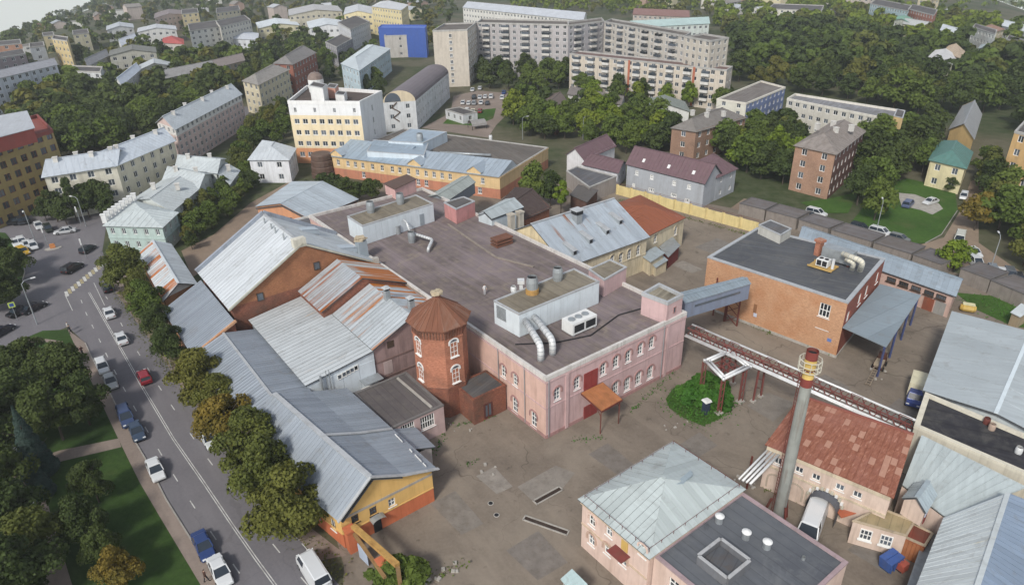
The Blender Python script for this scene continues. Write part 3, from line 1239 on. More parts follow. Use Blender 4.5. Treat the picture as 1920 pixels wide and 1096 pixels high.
# pilasters and the two red doors of the front
a_, b_, d_, L_ = fac.edge(fe_f)
nn_ = Vector((d_.y, -d_.x))
for px, py in ((1062, 760), (1250, 640)):
	u, _ = fac.on(fe_f, px, py)
	mb = MB()
	p = a_ + d_ * u + nn_ * 0.08
	mb.box((p.x, p.y, 4.2), (0.5, 0.16, 8.2), math.atan2(d_.y, d_.x))
	fac.part(mb, 'pilaster', PINK)
for (px, py), hh in (((1107, 713), 2.9), ((1106, 772), 2.6)):
	u, v = fac.on(fe_f, px, py)
	mb = MB()
	p = a_ + d_ * u + nn_ * 0.06
	mb.box((p.x, p.y, v), (2.3, 0.12, hh), math.atan2(d_.y, d_.x))
	mb.box((p.x + nn_.x * 0.08, p.y + nn_.y * 0.08, v), (0.06, 0.06, hh), math.atan2(d_.y, d_.x))
	fac.part(mb, 'door', paint('#8e2f2c', 0.08, 0.6, 0.2))
for e_, u in ((fe_f, 0.35), (fe_f, L_ - 4.5), (fe_l, 67.0), (fe_l, 61.5)):
	a2, b2, d2, _l = fac.edge(e_)
	p = a2 + d2 * u + Vector((d2.y, -d2.x)) * 0.14
	mb = MB()
	mb.tube([(p.x, p.y, 0.2), (p.x, p.y, 8.6)], 0.06, 6)
	fac.part(mb, 'downpipe', M_GALV)
# stair head at the far corner of the roof
mb = MB()
Pn = [at(*p, 12.0) for p in ((1204, 548), (1252, 566), (1281, 551), (1236, 530))]
Pn = ccw([(fac.loc(p).x, fac.loc(p).y) for p in Pn])
mb.prism(Pn, 0.0, 11.6, 0, top=False)
mb.prism(offset(Pn, 0.05), 11.4, 11.55, 1)
on_, in_ = offset(Pn, -0.06), offset(Pn, 0.3)
for i in range(4):
	j = (i + 1) % 4
	mb.hexa([(*on_[i], 11.5), (*on_[j], 11.5), (*in_[j], 11.5), (*in_[i], 11.5)], [(*on_[i], 12.0), (*on_[j], 12.0), (*in_[j], 12.0), (*in_[i], 12.0)], 2)
st = fac.part(mb, 'stair_head', [PINK, tar('#5f5a4f', '#9b9484'), M_COPING])
for k in range(3):
	for i in range(4):
		a2, b2 = Vector(Pn[i]), Vector(Pn[(i + 1) % 4])
		d2 = (b2 - a2).normalized()
		n2 = Vector((d2.y, -d2.x))
		w2 = Vector((a2.x + fac.o.x, a2.y + fac.o.y)) + n2
		if n2.y < -0.3 and n2.x > -0.2:
			m2 = (a2 + b2) / 2 + n2 * 0.03
			me_, _p = window_mesh(0.6, 0.95, 1, 1, PINKDK, 1.0, False, False)
			link('window', me_, st, (m2.x, m2.y, 2.4 + k * 3.9), math.atan2(d2.y, d2.x))

# things standing on the factory roof
deck = 8.62


def roofbox(name, label, cat, px4, ztop, wallm, roofm, zb=deck, par=0.15):
	b = Bld(name, label, cat, pts=[at(*p, ztop) for p in px4], h=ztop - zb, ground=zb)
	b.walls(wallm)
	b.flat(roofm, par, 0.2, coping=M_COPING)
	return b


ph1 = roofbox('roof_plant_room', 'white panelled plant room on the factory roof with two bent silver ducts', 'plant room', ((926, 563), (973, 588), (1123.5, 527), (1076.5, 503)), 12.15, WHITEPANEL, DUSTGREY)
ph2 = roofbox('roof_plant_room', 'white panelled plant room on the factory roof with two barrel vents and a small door', 'plant room', ((651, 405), (679, 423), (812, 381), (780, 365)), 12.2, WHITEPANEL, DUSTGREY)
for b, cells in ((ph1, 12), (ph2, 12)):     # cladding sheets on the long front
	best = max(range(4), key=lambda i: -b.edge(i)[3] * (1 if (Vector((b.edge(i)[2].y, -b.edge(i)[2].x)).y < 0) else 0) * -1)
	a2, b2, d2, L2_ = b.edge(best)
	n2 = Vector((d2.y, -d2.x))
	for k in range(cells):
		mb = MB()
		u = L2_ * (k + 0.5) / cells
		p = a2 + d2 * u + n2 * 0.02
		mb.box((p.x, p.y, b.h / 2 - 0.05), (L2_ / cells - 0.03, 0.04, b.h - 0.25), math.atan2(d2.y, d2.x))
		b.part(mb, 'cladding_panel', WHITEPANEL)
i_ = max(range(4), key=lambda i: ph2.edge(i)[3] if Vector((ph2.edge(i)[2].y, -ph2.edge(i)[2].x)).y < 0 else 0)
u, v = ph2.on(i_, 791, 413)
a2, b2, d2, _l = ph2.edge(i_)
mb = MB()
p = a2 + d2 * u + Vector((d2.y, -d2.x)) * 0.06
mb.box((p.x, p.y, 1.2), (0.95, 0.08, 2.1), math.atan2(d2.y, d2.x))
ph2.part(mb, 'door', paint('#8f9aa2', 0.05, 0.5, 0.2))
i_ = min(range(4), key=lambda i: abs(ph1.edge(i)[3] - 5.2) - (5 if Vector((ph1.edge(i)[2].y, -ph1.edge(i)[2].x)).x < 0 else 0))
a2, b2, d2, L2_ = ph1.edge(i_)
mb = MB()
p = a2 + d2 * (L2_ * 0.3) + Vector((d2.y, -d2.x)) * 0.05
for k in range(9):
	mb.box((p.x, p.y, 1.3 + k * 0.22), (1.9, 0.08, 0.13), math.atan2(d2.y, d2.x))
ph1.part(mb, 'louvre', M_GALV)

roofbox('roof_lift_room', 'pink box room on the factory roof beside the silver-roofed bridge', 'roof room', ((832.5, 379), (855, 391.5), (890, 376.5), (869, 368)), 11.6, paint('#c8837f', 0.08, 0.8, 0.25), M_FELT)
b_ = Bld('roof_stair_room', 'pink roof room with sloping brown roof at the far end of the factory', 'roof room', pts=[at(*p, 11.2) for p in ((721, 341), (740, 351), (779, 337), (762, 329))], h=2.3, ground=8.6)
b_.walls(paint('#cfa09a', 0.08, 0.8, 0.25))
b_.pitched('shed', 0.5, paint('#5d463d', 0.1, 0.8, 0.3), along=0, wallm=PINK, over=0.25)
roofbox('roof_lift_room', 'pink lift room with beige felt top standing out over the yard', 'roof room', ((1104, 504), (1133, 524), (1175, 500), (1144, 486)), 11.4, PINK, DUSTGREY, zb=4.0)


def vent(name, label, base, r, h, mat, kind='barrel', ring=None, group=None):
	"""a roof ventilator standing on base"""
	root = empty(name, base)
	tag(root, label, 'vent', group)
	mb = MB()
	if kind == 'barrel':
		prof = [(0, r * 0.86), (h * 0.3, r), (h * 0.7, r), (h, r * 0.82)]
	else:
		prof = [(0, r), (h, r)]
	n = 14
	rows = []
	for z, rad in prof:
		rows.append(len(mb.v))
		for j in range(n):
			a = 2 * math.pi * j / n
			mb.v.append((math.cos(a) * rad, math.sin(a) * rad, z))
	for a, b in zip(rows, rows[1:]):
		for j in range(n):
			jj = (j + 1) % n
			mb.f.append((a + j, a + jj, b + jj, b + j))
			mb.m.append(0)
	mb.build('casing', mat, root, smooth=False)
	mb = MB()
	mb.prism([(math.cos(2 * math.pi * j / n) * r * 0.8, math.sin(2 * math.pi * j / n) * r * 0.8) for j in range(n)], h - 0.35, h - 0.25)
	mb.build('mouth', M_DARK, root)
	if ring:
		mb = MB()
		mb.prism([(math.cos(2 * math.pi * j / n) * r * 1.12, math.sin(2 * math.pi * j / n) * r * 1.12) for j in range(n)], 0.0, h * 0.3)
		mb.build('collar', ring, root)
	return root


vent('roof_vent', 'big silver barrel vent with yellow collar on the plant room', at(998, 549, 12.0), 0.82, 2.5, M_GALV, ring=paint('#b5862c', 0.15, 0.7, 0.3))
vent('roof_vent', 'silver barrel vent without collar on the plant room above the white chiller', at(1045.5, 525, 12.0), 0.72, 2.0, M_GALV)
vent('roof_vent', 'small white stub vent beside the big yellow-collared vent', at(963, 547, 12.0), 0.42, 0.9, M_PIPE)
vent('roof_vent', 'silver barrel vent at the near end of the far plant room', at(695.5, 398, 12.05), 0.75, 2.1, M_GALV)
vent('roof_vent', 'silver barrel vent at the far end of the far plant room', at(751, 382, 12.05), 0.75, 2.1, M_GALV)
vent('roof_vent', 'grey round vent on the factory roof at the start of the white pipe', at(772.5, 454, deck), 0.65, 2.0, M_GALV)
vent('roof_vent', 'short grey vent against the wall of the far plant room', at(747, 438, deck), 0.45, 1.6, M_GALV, 'tube')
root = empty('roof_cowl', at(977, 541, 12.0))
tag(root, 'small white box cowl beside the stub vent on the plant room', 'vent')
mb = MB()
mb.box((0, 0, 0.5), (0.5, 0.5, 1.0))
mb.build('casing', M_PIPE, root)
mb = MB()
mb.box((0, 0, 1.15), (0.95, 0.95, 0.5))
mb.build('hood', M_PIPE, root)


def duct(name, label, path, r, mat=M_PIPE, cat='duct', rings=True, n=12):
	root = empty(name, path[0])
	tag(root, label, cat)
	o = Vector(path[0])
	# round the bends
	pts = [Vector(p) for p in path]
	out = [pts[0]]
	for a, b, c in zip(pts, pts[1:], pts[2:]):
		e0, e1 = (a - b), (c - b)
		k = min(r * 2.2, e0.length * 0.45, e1.length * 0.45)
		p0, p1 = b + e0.normalized() * k, b + e1.normalized() * k
		for t in (0, 0.25, 0.5, 0.75, 1):
			out.append(p0.lerp(b, t).lerp(b.lerp(p1, t), t))
	out.append(pts[-1])
	mb = MB()
	mb.tube([p - o for p in out], r, n)
	mb.build('duct_pipe', mat, root, smooth=True)
	if rings:
		mb = MB()
		for a, b in zip(out, out[1:]):
			d = (b - a)
			if d.length > r:
				k = int(d.length / (r * 2.2)) + 1
				for i in range(k):
					c = a + d * (i + 0.5) / k - o
					mb.tube([c - d.normalized() * 0.04, c + d.normalized() * 0.04], r * 1.06, n)
			else:
				c = (a + b) / 2 - o
				mb.tube([c - d.normalized() * 0.03, c + d.normalized() * 0.03], r * 1.06, n)
		mb.build('joint_rings', M_GALV, root)
	return root


for nm, w0, w1, w2 in (('silver bent duct on the factory roof, the one nearer the brick tower', (985, 601), (1012, 646), (1014, 675)), ('silver bent duct on the factory roof, the one nearer the white chiller', (1002, 594), (1034, 632), (1036, 664))):
	a = at(*w0, 10.9)
	e = at(*w2, deck)
	b = Vector((e.x, e.y, 10.75))
	duct('roof_duct', nm, [a, b, e], 0.44)
duct('roof_duct', 'thin white elbow pipe lying on the factory roof before the far plant room', [at(770, 436, 9.9), at(811, 449, 9.6), at(803, 466, 9.3), at(803, 472, deck)], 0.26)
duct('roof_duct', 'white flue pipe on the wall of the far plant room', [at(757, 412, 11.0), at(762, 416, 11.0), at(768, 432, 9.8)], 0.2)
# chiller
root = empty('roof_chiller', at(1086, 616, deck))
tag(root, 'white air-conditioning chiller on the factory roof', 'air conditioner')
ang = math.atan2(-_n.y, -_n.x)
mb = MB()
mb.box((0, 0, 1.05), (4.3, 2.2, 1.7), ang)
mb.build('casing', M_WHITE, root)
for k in (-1, 1):
	mb = MB()
	o_ = Vector((math.cos(ang), math.sin(ang))) * (k * 1.02) + _d * 1.12
	mb.box((o_.x, o_.y, 1.05), (1.7, 0.06, 1.05), ang)
	mb.build('coil_grille', M_DARK, root)
for k in (-1.4, -0.2, 1.0):
	mb = MB()
	o_ = Vector((math.cos(ang), math.sin(ang))) * k
	mb.tube([(o_.x, o_.y, 1.9), (o_.x, o_.y, 2.05)], 0.5, 14)
	mb.build('fan_ring', M_GALV, root)
mb = MB()
for k in (-1.9, 1.9):
	o_ = Vector((math.cos(ang), math.sin(ang))) * k
	mb.box((o_.x, o_.y, 0.1), (0.25, 2.2, 0.2), ang)
mb.build('base_frame', M_GALV, root)
# timber stack on the roof
root = empty('timber_stack', at(941, 458, deck))
tag(root, 'stack of brown planks on the factory roof', 'timber')
for k in range(3):
	for j in range(4):
		mb = MB()
		o_ = _d * (-0.75 + j * 0.5)
		mb.box((o_.x, o_.y, 0.2 + k * 0.55), (3.4, 0.42, 0.3), ang)
		mb.build('plank', paint('#7a4a34', 0.15, 0.9, 0.3), root)
# pipe runs lying on the roof
for nm, pts in (('old pipe run along the left edge of the factory roof', ((642, 448), (692, 488), (745, 522), (800, 558))), ('old cable duct along the right side of the factory roof', ((840, 420), (880, 448), (930, 482), (1000, 500)))):
	P_ = [at(*p, deck + 0.1) for p in pts]
	mb = MB()
	for a, b in zip(P_, P_[1:]):
		mb.bar(a, b, 0.35, 0.18)
	o = mb.build('roof_pipe_run', paint('#8b7f73', 0.15, 0.9, 0.4))
	tag(o, nm, 'pipe')
P_ = [at(*p, deck + 0.1) for p in ((966, 645), (1040, 642), (1108, 628), (1160, 590), (1206, 577))]
mb = MB()
for a, b in zip(P_, P_[1:]):
	mb.bar(a, b, 0.16, 0.1)
tag(mb.build('roof_cable', M_DARK), 'dark cable lying across the factory roof past the chiller', 'cable')

# ---------------------------------------------------------------- brick water tower
BRICK = brick('#ad6648', '#c07a5a', 0.3)
BRICKDK = brick('#7d4636', '#96583f', 0.5)
BRICKOR = brick('#bd8a62', '#cb9a70', 0.35, '#a2683f')
tw = L3(56.6, 5.6, 0)
troot = empty('brick_tower', tw)
tag(troot, 'octagonal red brick tower with rusty pyramid roof and white arched windows', 'tower')
FOOT.append([(tw.x + 4 * math.cos(a), tw.y + 4 * math.sin(a)) for a in np.arange(0, 6.3, 0.7)])
ta0 = math.atan2(_d.y, _d.x) + R(22.5)


def octo(r, k=8, off=0.0):
	return [(math.cos(ta0 + off + 2 * math.pi * i / k) * r, math.sin(ta0 + off + 2 * math.pi * i / k) * r) for i in range(k)]


RT = 3.45
mb = MB()
mb.prism(octo(RT + 0.15), 0, 4.3, 1)
mb.prism(octo(RT), 4.3, 13.0, 0, top=False)
mb.prism(octo(RT + 0.10), 4.3, 4.5, 1)
mb.build('shaft', [BRICK, BRICKDK], troot)
mb = MB()
mb.prism(octo(RT + 0.22), 12.75, 13.25)
mb.prism(octo(RT + 0.12), 11.45, 11.65)
mb.build('cornice', BRICK, troot)
for i in range(8):      # corbel table under the eaves
	a, b = Vector(octo(RT)[i]), Vector(octo(RT)[(i + 1) % 8])
	d2 = (b - a).normalized()
	n2 = Vector((d2.y, -d2.x))
	for k in range(7):
		mb = MB()
		p = a.lerp(b, (k + 0.5) / 7) + n2 * 0.06
		mb.box((p.x, p.y, 12.2), (0.2, 0.14, 1.1), math.atan2(d2.y, d2.x))
		mb.build('corbel', BRICKDK, troot)
M_TROOF = roofmetal('#86604e', (0.3, 1), 0.9, 0.75, '#6f4a3a', 0.05, key2='tower')
mb = MB()
ev, tp = octo(RT + 0.75), octo(0.35)
for i in range(8):
	j = (i + 1) % 8
	mb.face([(*ev[i], 13.2), (*ev[j], 13.2), (*tp[j], 15.9), (*tp[i], 15.9)])
	mb.face([(*ev[j], 13.18), (*ev[i], 13.18), (0, 0, 13.3)])
troof = mb.build('roof', M_TROOF, troot)
for i in range(8):
	j = (i + 1) % 8
	for k in range(4):
		e0, e1 = Vector(ev[i]).lerp(Vector(ev[j]), k / 4), Vector(ev[i]).lerp(Vector(ev[j]), (k + 1) / 4)
		t0, t1 = Vector(tp[i]).lerp(Vector(tp[j]), k / 4), Vector(tp[i]).lerp(Vector(tp[j]), (k + 1) / 4)
		mb = MB()
		mb.face([(*e0, 13.22), (*e1, 13.22), (*t1, 15.93), (*t0, 15.93)])
		mb.bar((*e0, 13.24), (*t0, 15.95), 0.07 if k else 0.14, 0.06)
		mb.build('roof_panel', M_TROOF, troof)
mb = MB()
mb.prism([(math.cos(a) * 0.45, math.sin(a) * 0.45) for a in np.arange(0, 6.2, math.pi / 4)], 15.8, 16.4)
mb.build('lantern', BRICKDK, troot)
mb = MB()
for k in range(9):
	a = k * 0.7
	mb.box((math.cos(a) * 0.4, math.sin(a) * 0.4, 16.5 + 0.08 * (k % 3)), (0.7, 0.5, 0.22), a)
mb.build('cap_stones', paint('#b9a888', 0.15, 0.9, 0.3), troot)
WHOOD = (M_WHITE, 0.04, 0.30, 0.5, 0.35)
for i in range(8):
	a, b = Vector(octo(RT)[i]), Vector(octo(RT)[(i + 1) % 8])
	d2 = (b - a).normalized()
	n2 = Vector((d2.y, -d2.x))
	if i % 2 == 0:       # windows on every second side
		continue
	for zc in (9.9, 6.0):
		p = (a + b) / 2 - n2 * 0.01
		me_, pn_ = window_mesh(1.05, 2.1, 2, 3, M_FRAME, 0.75, True, True)
		rz = math.atan2(d2.y, d2.x)
		w_ = link('window', me_, troot, (p.x, p.y, zc), rz)
		link('pane', pn_, w_)
		mb = MB()       # the arched head
		pts = [(math.cos(t) * 0.5, -0.03, math.sin(t) * 0.45) for t in np.linspace(0, math.pi, 9)]
		mb.face(pts)
		me2 = mb.build('arch_pane', M_GLASS, troot)
		me2.location = (p.x, p.y, zc + 1.05)
		me2.rotation_euler = (0, 0, rz)
		q = (a + b) / 2 + n2 * 0.004
		link('window_hood', hood_mesh(1.0, 0.06, 0.25, 0.25, M_WHITE), troot, (q.x, q.y, zc + 1.0), rz)

# brick lean-to between tower and factory
b_ = Bld('brick_annex', 'low dark-roofed red brick annex between the tower and the factory wall', 'building', pts=rect(58.8, 63.2, 0.3, 5.4), h=4.0)
b_.walls(BRICKDK)
b_.flat(M_FELT, 0.1, 0.25, coping=BRICKDK)
e_ = edge_of(b_, s=63.2)
b_.window(e_, 2.2, 1.4, 1.3, 2.2, 2, 1, paint('#5c2f28', 0.1, 0.8, 0.3), 2.0, False, name='door', hole=False)

# grey-roofed workshop before the tower
aj = Bld('workshop', 'single-storey pink workshop with dark felt roof at the foot of the brick tower', 'building', pts=rect(52.6, 62.0, 9.0, 16.6), h=4.2)
e_ = edge_of(aj, s=62)
for px, py, w, h, nx in ((765, 803, 1.9, 1.5, 6), (802, 790, 2.0, 1.9, 6)):
	u, v = aj.on(e_, px, py)
	aj.window(e_, u, v, w, h, nx, 2, split=True)
u, v = aj.on(e_, 776, 818)
aj.walls(paint('#b79a96', 0.1, 0.85, 0.4))
mb = MB()
a2, b2, d2, _l = aj.edge(e_)
p = a2 + d2 * u + Vector((d2.y, -d2.x)) * 0.05
mb.box((p.x, p.y, 1.05), (1.1, 0.08, 2.1), math.atan2(d2.y, d2.x))
aj.part(mb, 'door', paint('#9aa3ac', 0.06, 0.6, 0.2))
aj.flat(tar('#504c4c', '#5c5757', (_d.x, _d.y), 0.9, patch='#6b655f'), 0.12, 0.3, coping=paint('#6c6866', 0.1, 0.8, 0.3))
mb = MB()
a2, b2 = L3(53.2, 10.6, 0), L3(61.5, 10.4, 0)
mb.bar(aj.loc(a2) + Vector((0, 0, 4.2)), aj.loc(b2) + Vector((0, 0, 4.2)), 0.25, 0.25)
aj.part(mb, 'roof_kerb', M_CONC)

# ---------------------------------------------------------------- sheds along the road
RMW = '#c2c9cf'


def shed_faces(b, faces, mats, step, cross=0.0, th=0.12, cap=None):
	"""roof from explicit faces in works coordinates (s, n, z)"""
	F_ = [[b.loc(L3(*p)) for p in f] for f in faces]
	mb = MB()
	uniq = [M_UNDER]
	for f in F_:
		b.slab(mb, f, th, 0, True)
	if cap:
		if cap[2] not in uniq:
			uniq.append(cap[2])
		mb.bar(b.loc(L3(*cap[0])) + Vector((0, 0, .06)), b.loc(L3(*cap[1])) + Vector((0, 0, .06)), cap[3] if len(cap) > 3 else 0.45, 0.1, uniq.index(cap[2]))
	roof = mb.build('roof', uniq, b.root)
	for f, m in zip(F_, mats):
		if step:
			b.panels(roof, f, m, step, cross=cross)
	return roof


def wallface(b, pts, mat, name='wall'):
	mb = MB()
	mb.face([b.loc(L3(*p)) for p in pts])
	return b.part(mb, name, mat)


dn = (_n.x, _n.y)
ds = (_d.x, _d.y)
SILV = roofmetal('#c8cdd1', dn, 0.0, metal=0.05)
SILVr = roofmetal('#c3c9ce', dn, 0.52, rustc='#8f5226')
SILVr2 = roofmetal('#c8ced1', dn, 0.44, rustc='#a0601f')
# big brick hall with white gable roof
wa = Bld('brick_hall', 'tall brown brick hall with steep white sheet-metal gable roof by the road', 'hall', pts=rect(12.9, 28.8, 0.4, 23.6), h=9.1)
wa.walls(BRICKDK)
ge = edge_of(wa, s=28.8)
wallface(wa, [(28.8, 23.6, 9.1), (28.8, 0.4, 9.1), (28.8, 12.0, 15.7)], brick('#9a5f38', '#a86d44', 0.45, '#6d4631'), 'gable_wall')
wallface(wa, [(12.9, 0.4, 9.1), (12.9, 23.6, 9.1), (12.9, 12.0, 15.7)], BRICKDK, 'gable_wall')
shed_faces(wa, [[(12.6, 24.1, 8.85), (29.0, 24.1, 8.85), (29.0, 12.0, 15.8), (12.6, 12.0, 15.8)], [(29.0, 0.1, 9.0), (12.6, 0.1, 9.0), (12.6, 12.0, 15.8), (29.0, 12.0, 15.8)]],
		   [SILV, roofmetal('#c3c9cd', dn, 0.12, metal=0.05)], 0.95, cap=((12.6, 12.0, 15.85), (29.0, 12.0, 15.85), M_COPING))
mb = MB()       # raised verge walls
for s_, n0_, n1_ in ((12.5, 24.2, 12.0), (12.5, 12.0, 0.2)):
	z0_, z1_ = (8.9, 15.9) if n0_ > 20 else (15.9, 9.1)
	mb.bar(wa.loc(L3(s_, n0_, z0_ + 0.2)), wa.loc(L3(s_, n1_, z1_ + 0.2)), 0.5, 0.7)
wa.part(mb, 'verge_wall', paint('#8f98a6', 0.1, 0.7, 0.3))
mb = MB()
mb.bar(wa.loc(L3(29.15, 24.2, 8.95)), wa.loc(L3(29.15, 12.0, 15.95)), 0.3, 0.25)
mb.bar(wa.loc(L3(29.15, 12.0, 15.95)), wa.loc(L3(29.15, 0.1, 9.2)), 0.3, 0.25)
wa.part(mb, 'verge_flashing', paint('#a9a898', 0.1, 0.7, 0.3))
mb = MB()
p = wa.loc(L3(28.6, 12.3, 15.6))
mb.box((p.x, p.y, p.z + 0.5), (1.1, 1.9, 1.3), math.atan2(_d.y, _d.x))
wa.part(mb, 'ridge_chimney', paint('#c9c5b4', 0.1, 0.8, 0.3))
for s_, n_ in ((15.5, 12.9), (18.6, 12.9), (20.6, 13.0), (24.2, 13.0)):
	p = wa.loc(L3(s_, n_, 15.1))
	mb = MB()
	mb.tube([p, p + Vector((0, 0, 1.1))], 0.13, 8)
	wa.part(mb, 'vent_pipe', M_GALV)
for s_, n_, z_ in ((17.0, 6.5, 12.6), (23.5, 3.0, 10.5)):
	p = wa.loc(L3(s_, n_, z_))
	mb = MB()
	q = [wa.loc(L3(s_ - 0.9, n_ + 1.4, z_ + 1.0)), wa.loc(L3(s_ + 0.9, n_ + 1.4, z_ + 1.0)), wa.loc(L3(s_ + 0.9, n_ - 1.4, z_ + 0.35)), wa.loc(L3(s_ - 0.9, n_ - 1.4, z_ + 0.35))]
	wa.slab(mb, q, 0.12)
	mb.face([q[3], q[2], q[2] - Vector((0, 0, 0.9)), q[3] - Vector((0, 0, 0.9))])
	mb.face([q[1], q[2], q[2] - Vector((0, 0, 0.9)), q[1] - Vector((0, 0, 0.4))])
	mb.face([q[0], q[3], q[3] - Vector((0, 0, 0.9)), q[0] - Vector((0, 0, 0.4))])
	wa.part(mb, 'skylight', [roofmetal('#c2ccd4', dn, 0.0)])
for px, py in ((594, 498), (488, 556)):
	u, v = wa.on(ge, px, py)
	a2, b2, d2, _l = wa.edge(ge)
	me_, _p = window_mesh(1.0, 1.3, 1, 1, M_FRAMEDARK, 1.0, False, False)
	p = a2 + d2 * u + Vector((d2.y, -d2.x)) * 0.05
	link('window', me_, wa.root, (p.x, p.y, v), math.atan2(d2.y, d2.x))
mb = MB()
p = wa.loc(L3(24.5, 0.8, 9.0))
mb.box((p.x, p.y, p.z + 1.3), (1.5, 1.5, 3.2), math.atan2(_d.y, _d.x))
sv = wa.part(mb, 'metal_stack', paint('#9eaab2', 0.08, 0.5, 0.2, metal=0.3))
mb = MB()
for k in range(5):
	mb.box((p.x + 0.25 * (k % 3 - 1), p.y + 0.2 * (k % 2), p.z + 3.0 + 0.13 * k), (1.5 - 0.1 * k, 1.3, 0.16), k * 0.5)
mb.build('cap_stones', paint('#bba98a', 0.15, 0.9, 0.3), sv)
mb = MB()
p = wa.loc(L3(29.0, 0.6, 9.3))
mb.box((p.x, p.y, p.z + 0.5), (0.8, 0.8, 1.0), 0.5)
wa.part(mb, 'pier_cap', M_CONC)

# stepped rusty roofs next to the factory
r1 = Bld('stepped_shed', 'rust-streaked gable shed roof between the brick hall and the lower shed', 'shed', pts=rect(29.2, 37.9, 0.3, 13.7), h=8.9)
r1.walls(BRICKDK)
wallface(r1, [(37.9, 13.7, 8.9), (37.9, 0.3, 8.9), (37.9, 7.1, 12.0)], BRICKDK, 'gable_wall')
shed_faces(r1, [[(29.3, 14.0, 8.8), (38.1, 14.0, 8.8), (38.1, 7.1, 12.1), (29.3, 7.1, 12.1)], [(38.1, 0.1, 9.15), (29.3, 0.1, 9.15), (29.3, 7.1, 12.1), (38.1, 7.1, 12.1)]], [SILVr, roofmetal('#bfc2c0', dn, 0.72, rustc='#a4673a')], 0.62)
r2 = Bld('stepped_shed', 'lower white and orange rusted gable shed next to the brick tower', 'shed', pts=rect(38.0, 50.4, 0.3, 12.2), h=8.2)
r2.walls(paint('#9c7f7b', 0.12, 0.9, 0.5, dirtc='#5c4a46'))
e_ = edge_of(r2, s=50.4)
wallface(r2, [(50.4, 12.2, 8.2), (50.4, 0.3, 8.2), (50.4, 6.2, 10.85)], paint('#9c7f7b', 0.12, 0.9, 0.5, dirtc='#5c4a46'), 'gable_wall')
shed_faces(r2, [[(38.15, 12.5, 8.05), (50.8, 12.5, 8.05), (50.8, 6.2, 10.95), (38.15, 6.2, 10.95)], [(50.8, 0.1, 8.4), (38.15, 0.1, 8.4), (38.15, 6.2, 10.95), (50.8, 6.2, 10.95)]], [SILVr2, roofmetal('#b9c1c6', dn, 0.66, rustc='#b06b2a')], 0.75)
r2.band(e_, 5.6, 0.2, 0.08, paint('#7e625c', 0.1, 0.9, 0.4), 'string_course')
r2.band(e_, 3.0, 0.2, 0.08, paint('#7e625c', 0.1, 0.9, 0.4), 'string_course')
for px, py, w, h, m_ in ((732, 645, 1.0, 1.0, M_FRAMEDARK), (728, 688, 1.3, 2.0, paint('#b39c98', 0.05, 0.8, 0.3))):
	u, v = r2.on(e_, px, py)
	a2, b2, d2, _l = r2.edge(e_)
	p = a2 + d2 * u + Vector((d2.y, -d2.x)) * 0.03
	mb = MB()
	mb.box((p.x, p.y, v), (w, 0.06, h), math.atan2(d2.y, d2.x))
	r2.part(mb, 'blocked_window', m_)
for s_, n_, z_, h_ in ((44.0, 6.4, 10.8, 1.7), (48.3, 5.0, 10.4, 1.8)):
	p = L3(s_, n_, z_)
	root = empty('roof_ventilator', p)
	tag(root, 'square metal ventilator with peaked cap on the rusted shed, %s the brick tower' % ('farther from' if s_ < 46 else 'nearer'), 'vent')
	mb = MB()
	mb.box((0, 0, h_ / 2 - 0.3), (0.75, 0.75, h_), math.atan2(_d.y, _d.x))
	mb.build('shaft', M_GALV, root)
	mb = MB()
	mb.box((0, 0, h_ - 0.05), (0.8, 0.8, 0.18), math.atan2(_d.y, _d.x))
	mb.build('louvre', M_DARK, root)
	mb = MB()
	q = [(math.cos(ta0 + R(22.5) + k * math.pi / 2) * 0.8, math.sin(ta0 + R(22.5) + k * math.pi / 2) * 0.8) for k in range(4)]
	for k in range(4):
		mb.face([(*q[k], h_ + 0.1), (*q[(k + 1) % 4], h_ + 0.1), (0, 0, h_ + 0.5)])
	mb.face([(*p_, h_ + 0.09) for p_ in reversed(q)])
	mb.build('cap', M_COPING, root)
# long white lean-to shed
wc = Bld('lean_to_shed', 'white panel lean-to shed with ridged sheet roof before the stepped sheds', 'shed', pts=rect(29.4, 50.6, 12.35, 21.5), h=6.6)
wp = paint('#c5d0d8', 0.05, 0.6, 0.15)
wc.walls(wp)
wallface(wc, [(50.6, 21.5, 6.6), (50.6, 12.35, 6.6), (50.6, 12.35, 7.85)], wp, 'upper_wall')
shed_faces(wc, [[(29.3, 21.9, 6.65), (50.8, 21.9, 6.65), (50.8, 12.5, 7.95), (29.3, 12.5, 7.95)]], [roofmetal('#bcc1c3', dn, 0.26, rustc='#9a7036', metal=0.05)], 0.8)
e_ = edge_of(wc, s=50.6)
a2, b2, d2, L_ = wc.edge(e_)
n2 = Vector((d2.y, -d2.x))
for k in range(4):      # facade panels
	u0_, u1_ = L_ * k / 4 + 0.03, L_ * (k + 1) / 4 - 0.03
	mb = MB()
	p = a2 + d2 * (u0_ + u1_) / 2 + n2 * 0.025
	mb.box((p.x, p.y, 3.3), (u1_ - u0_, 0.05, 6.4), math.atan2(d2.y, d2.x))
	wc.part(mb, 'facade_panel', wp)
for px in (636.5, 645, 652.5, 660, 667):
	u, v = wc.on(e_, px, 697 - (px - 652) * 0.55)
	me_, _p = window_mesh(0.62, 0.75, 1, 1, M_FRAME, 1.0, False, False)
	p = a2 + d2 * u + n2 * 0.08
	link('window', me_, wc.root, (p.x, p.y, v), math.atan2(d2.y, d2.x))
u, v = wc.on(e_, 692, 712)
p = a2 + d2 * u + n2 * 0.9
mb = MB()
mb.box((p.x, p.y, v + 0.6), (2.7, 1.7, 0.1), math.atan2(d2.y, d2.x))
wc.part(mb, 'porch_roof', M_GALV)
mb = MB()
mb.box((p.x + n2.x * 0.7, p.y + n2.y * 0.7, v - 0.4), (2.6, 0.08, 0.7), math.atan2(d2.y, d2.x))
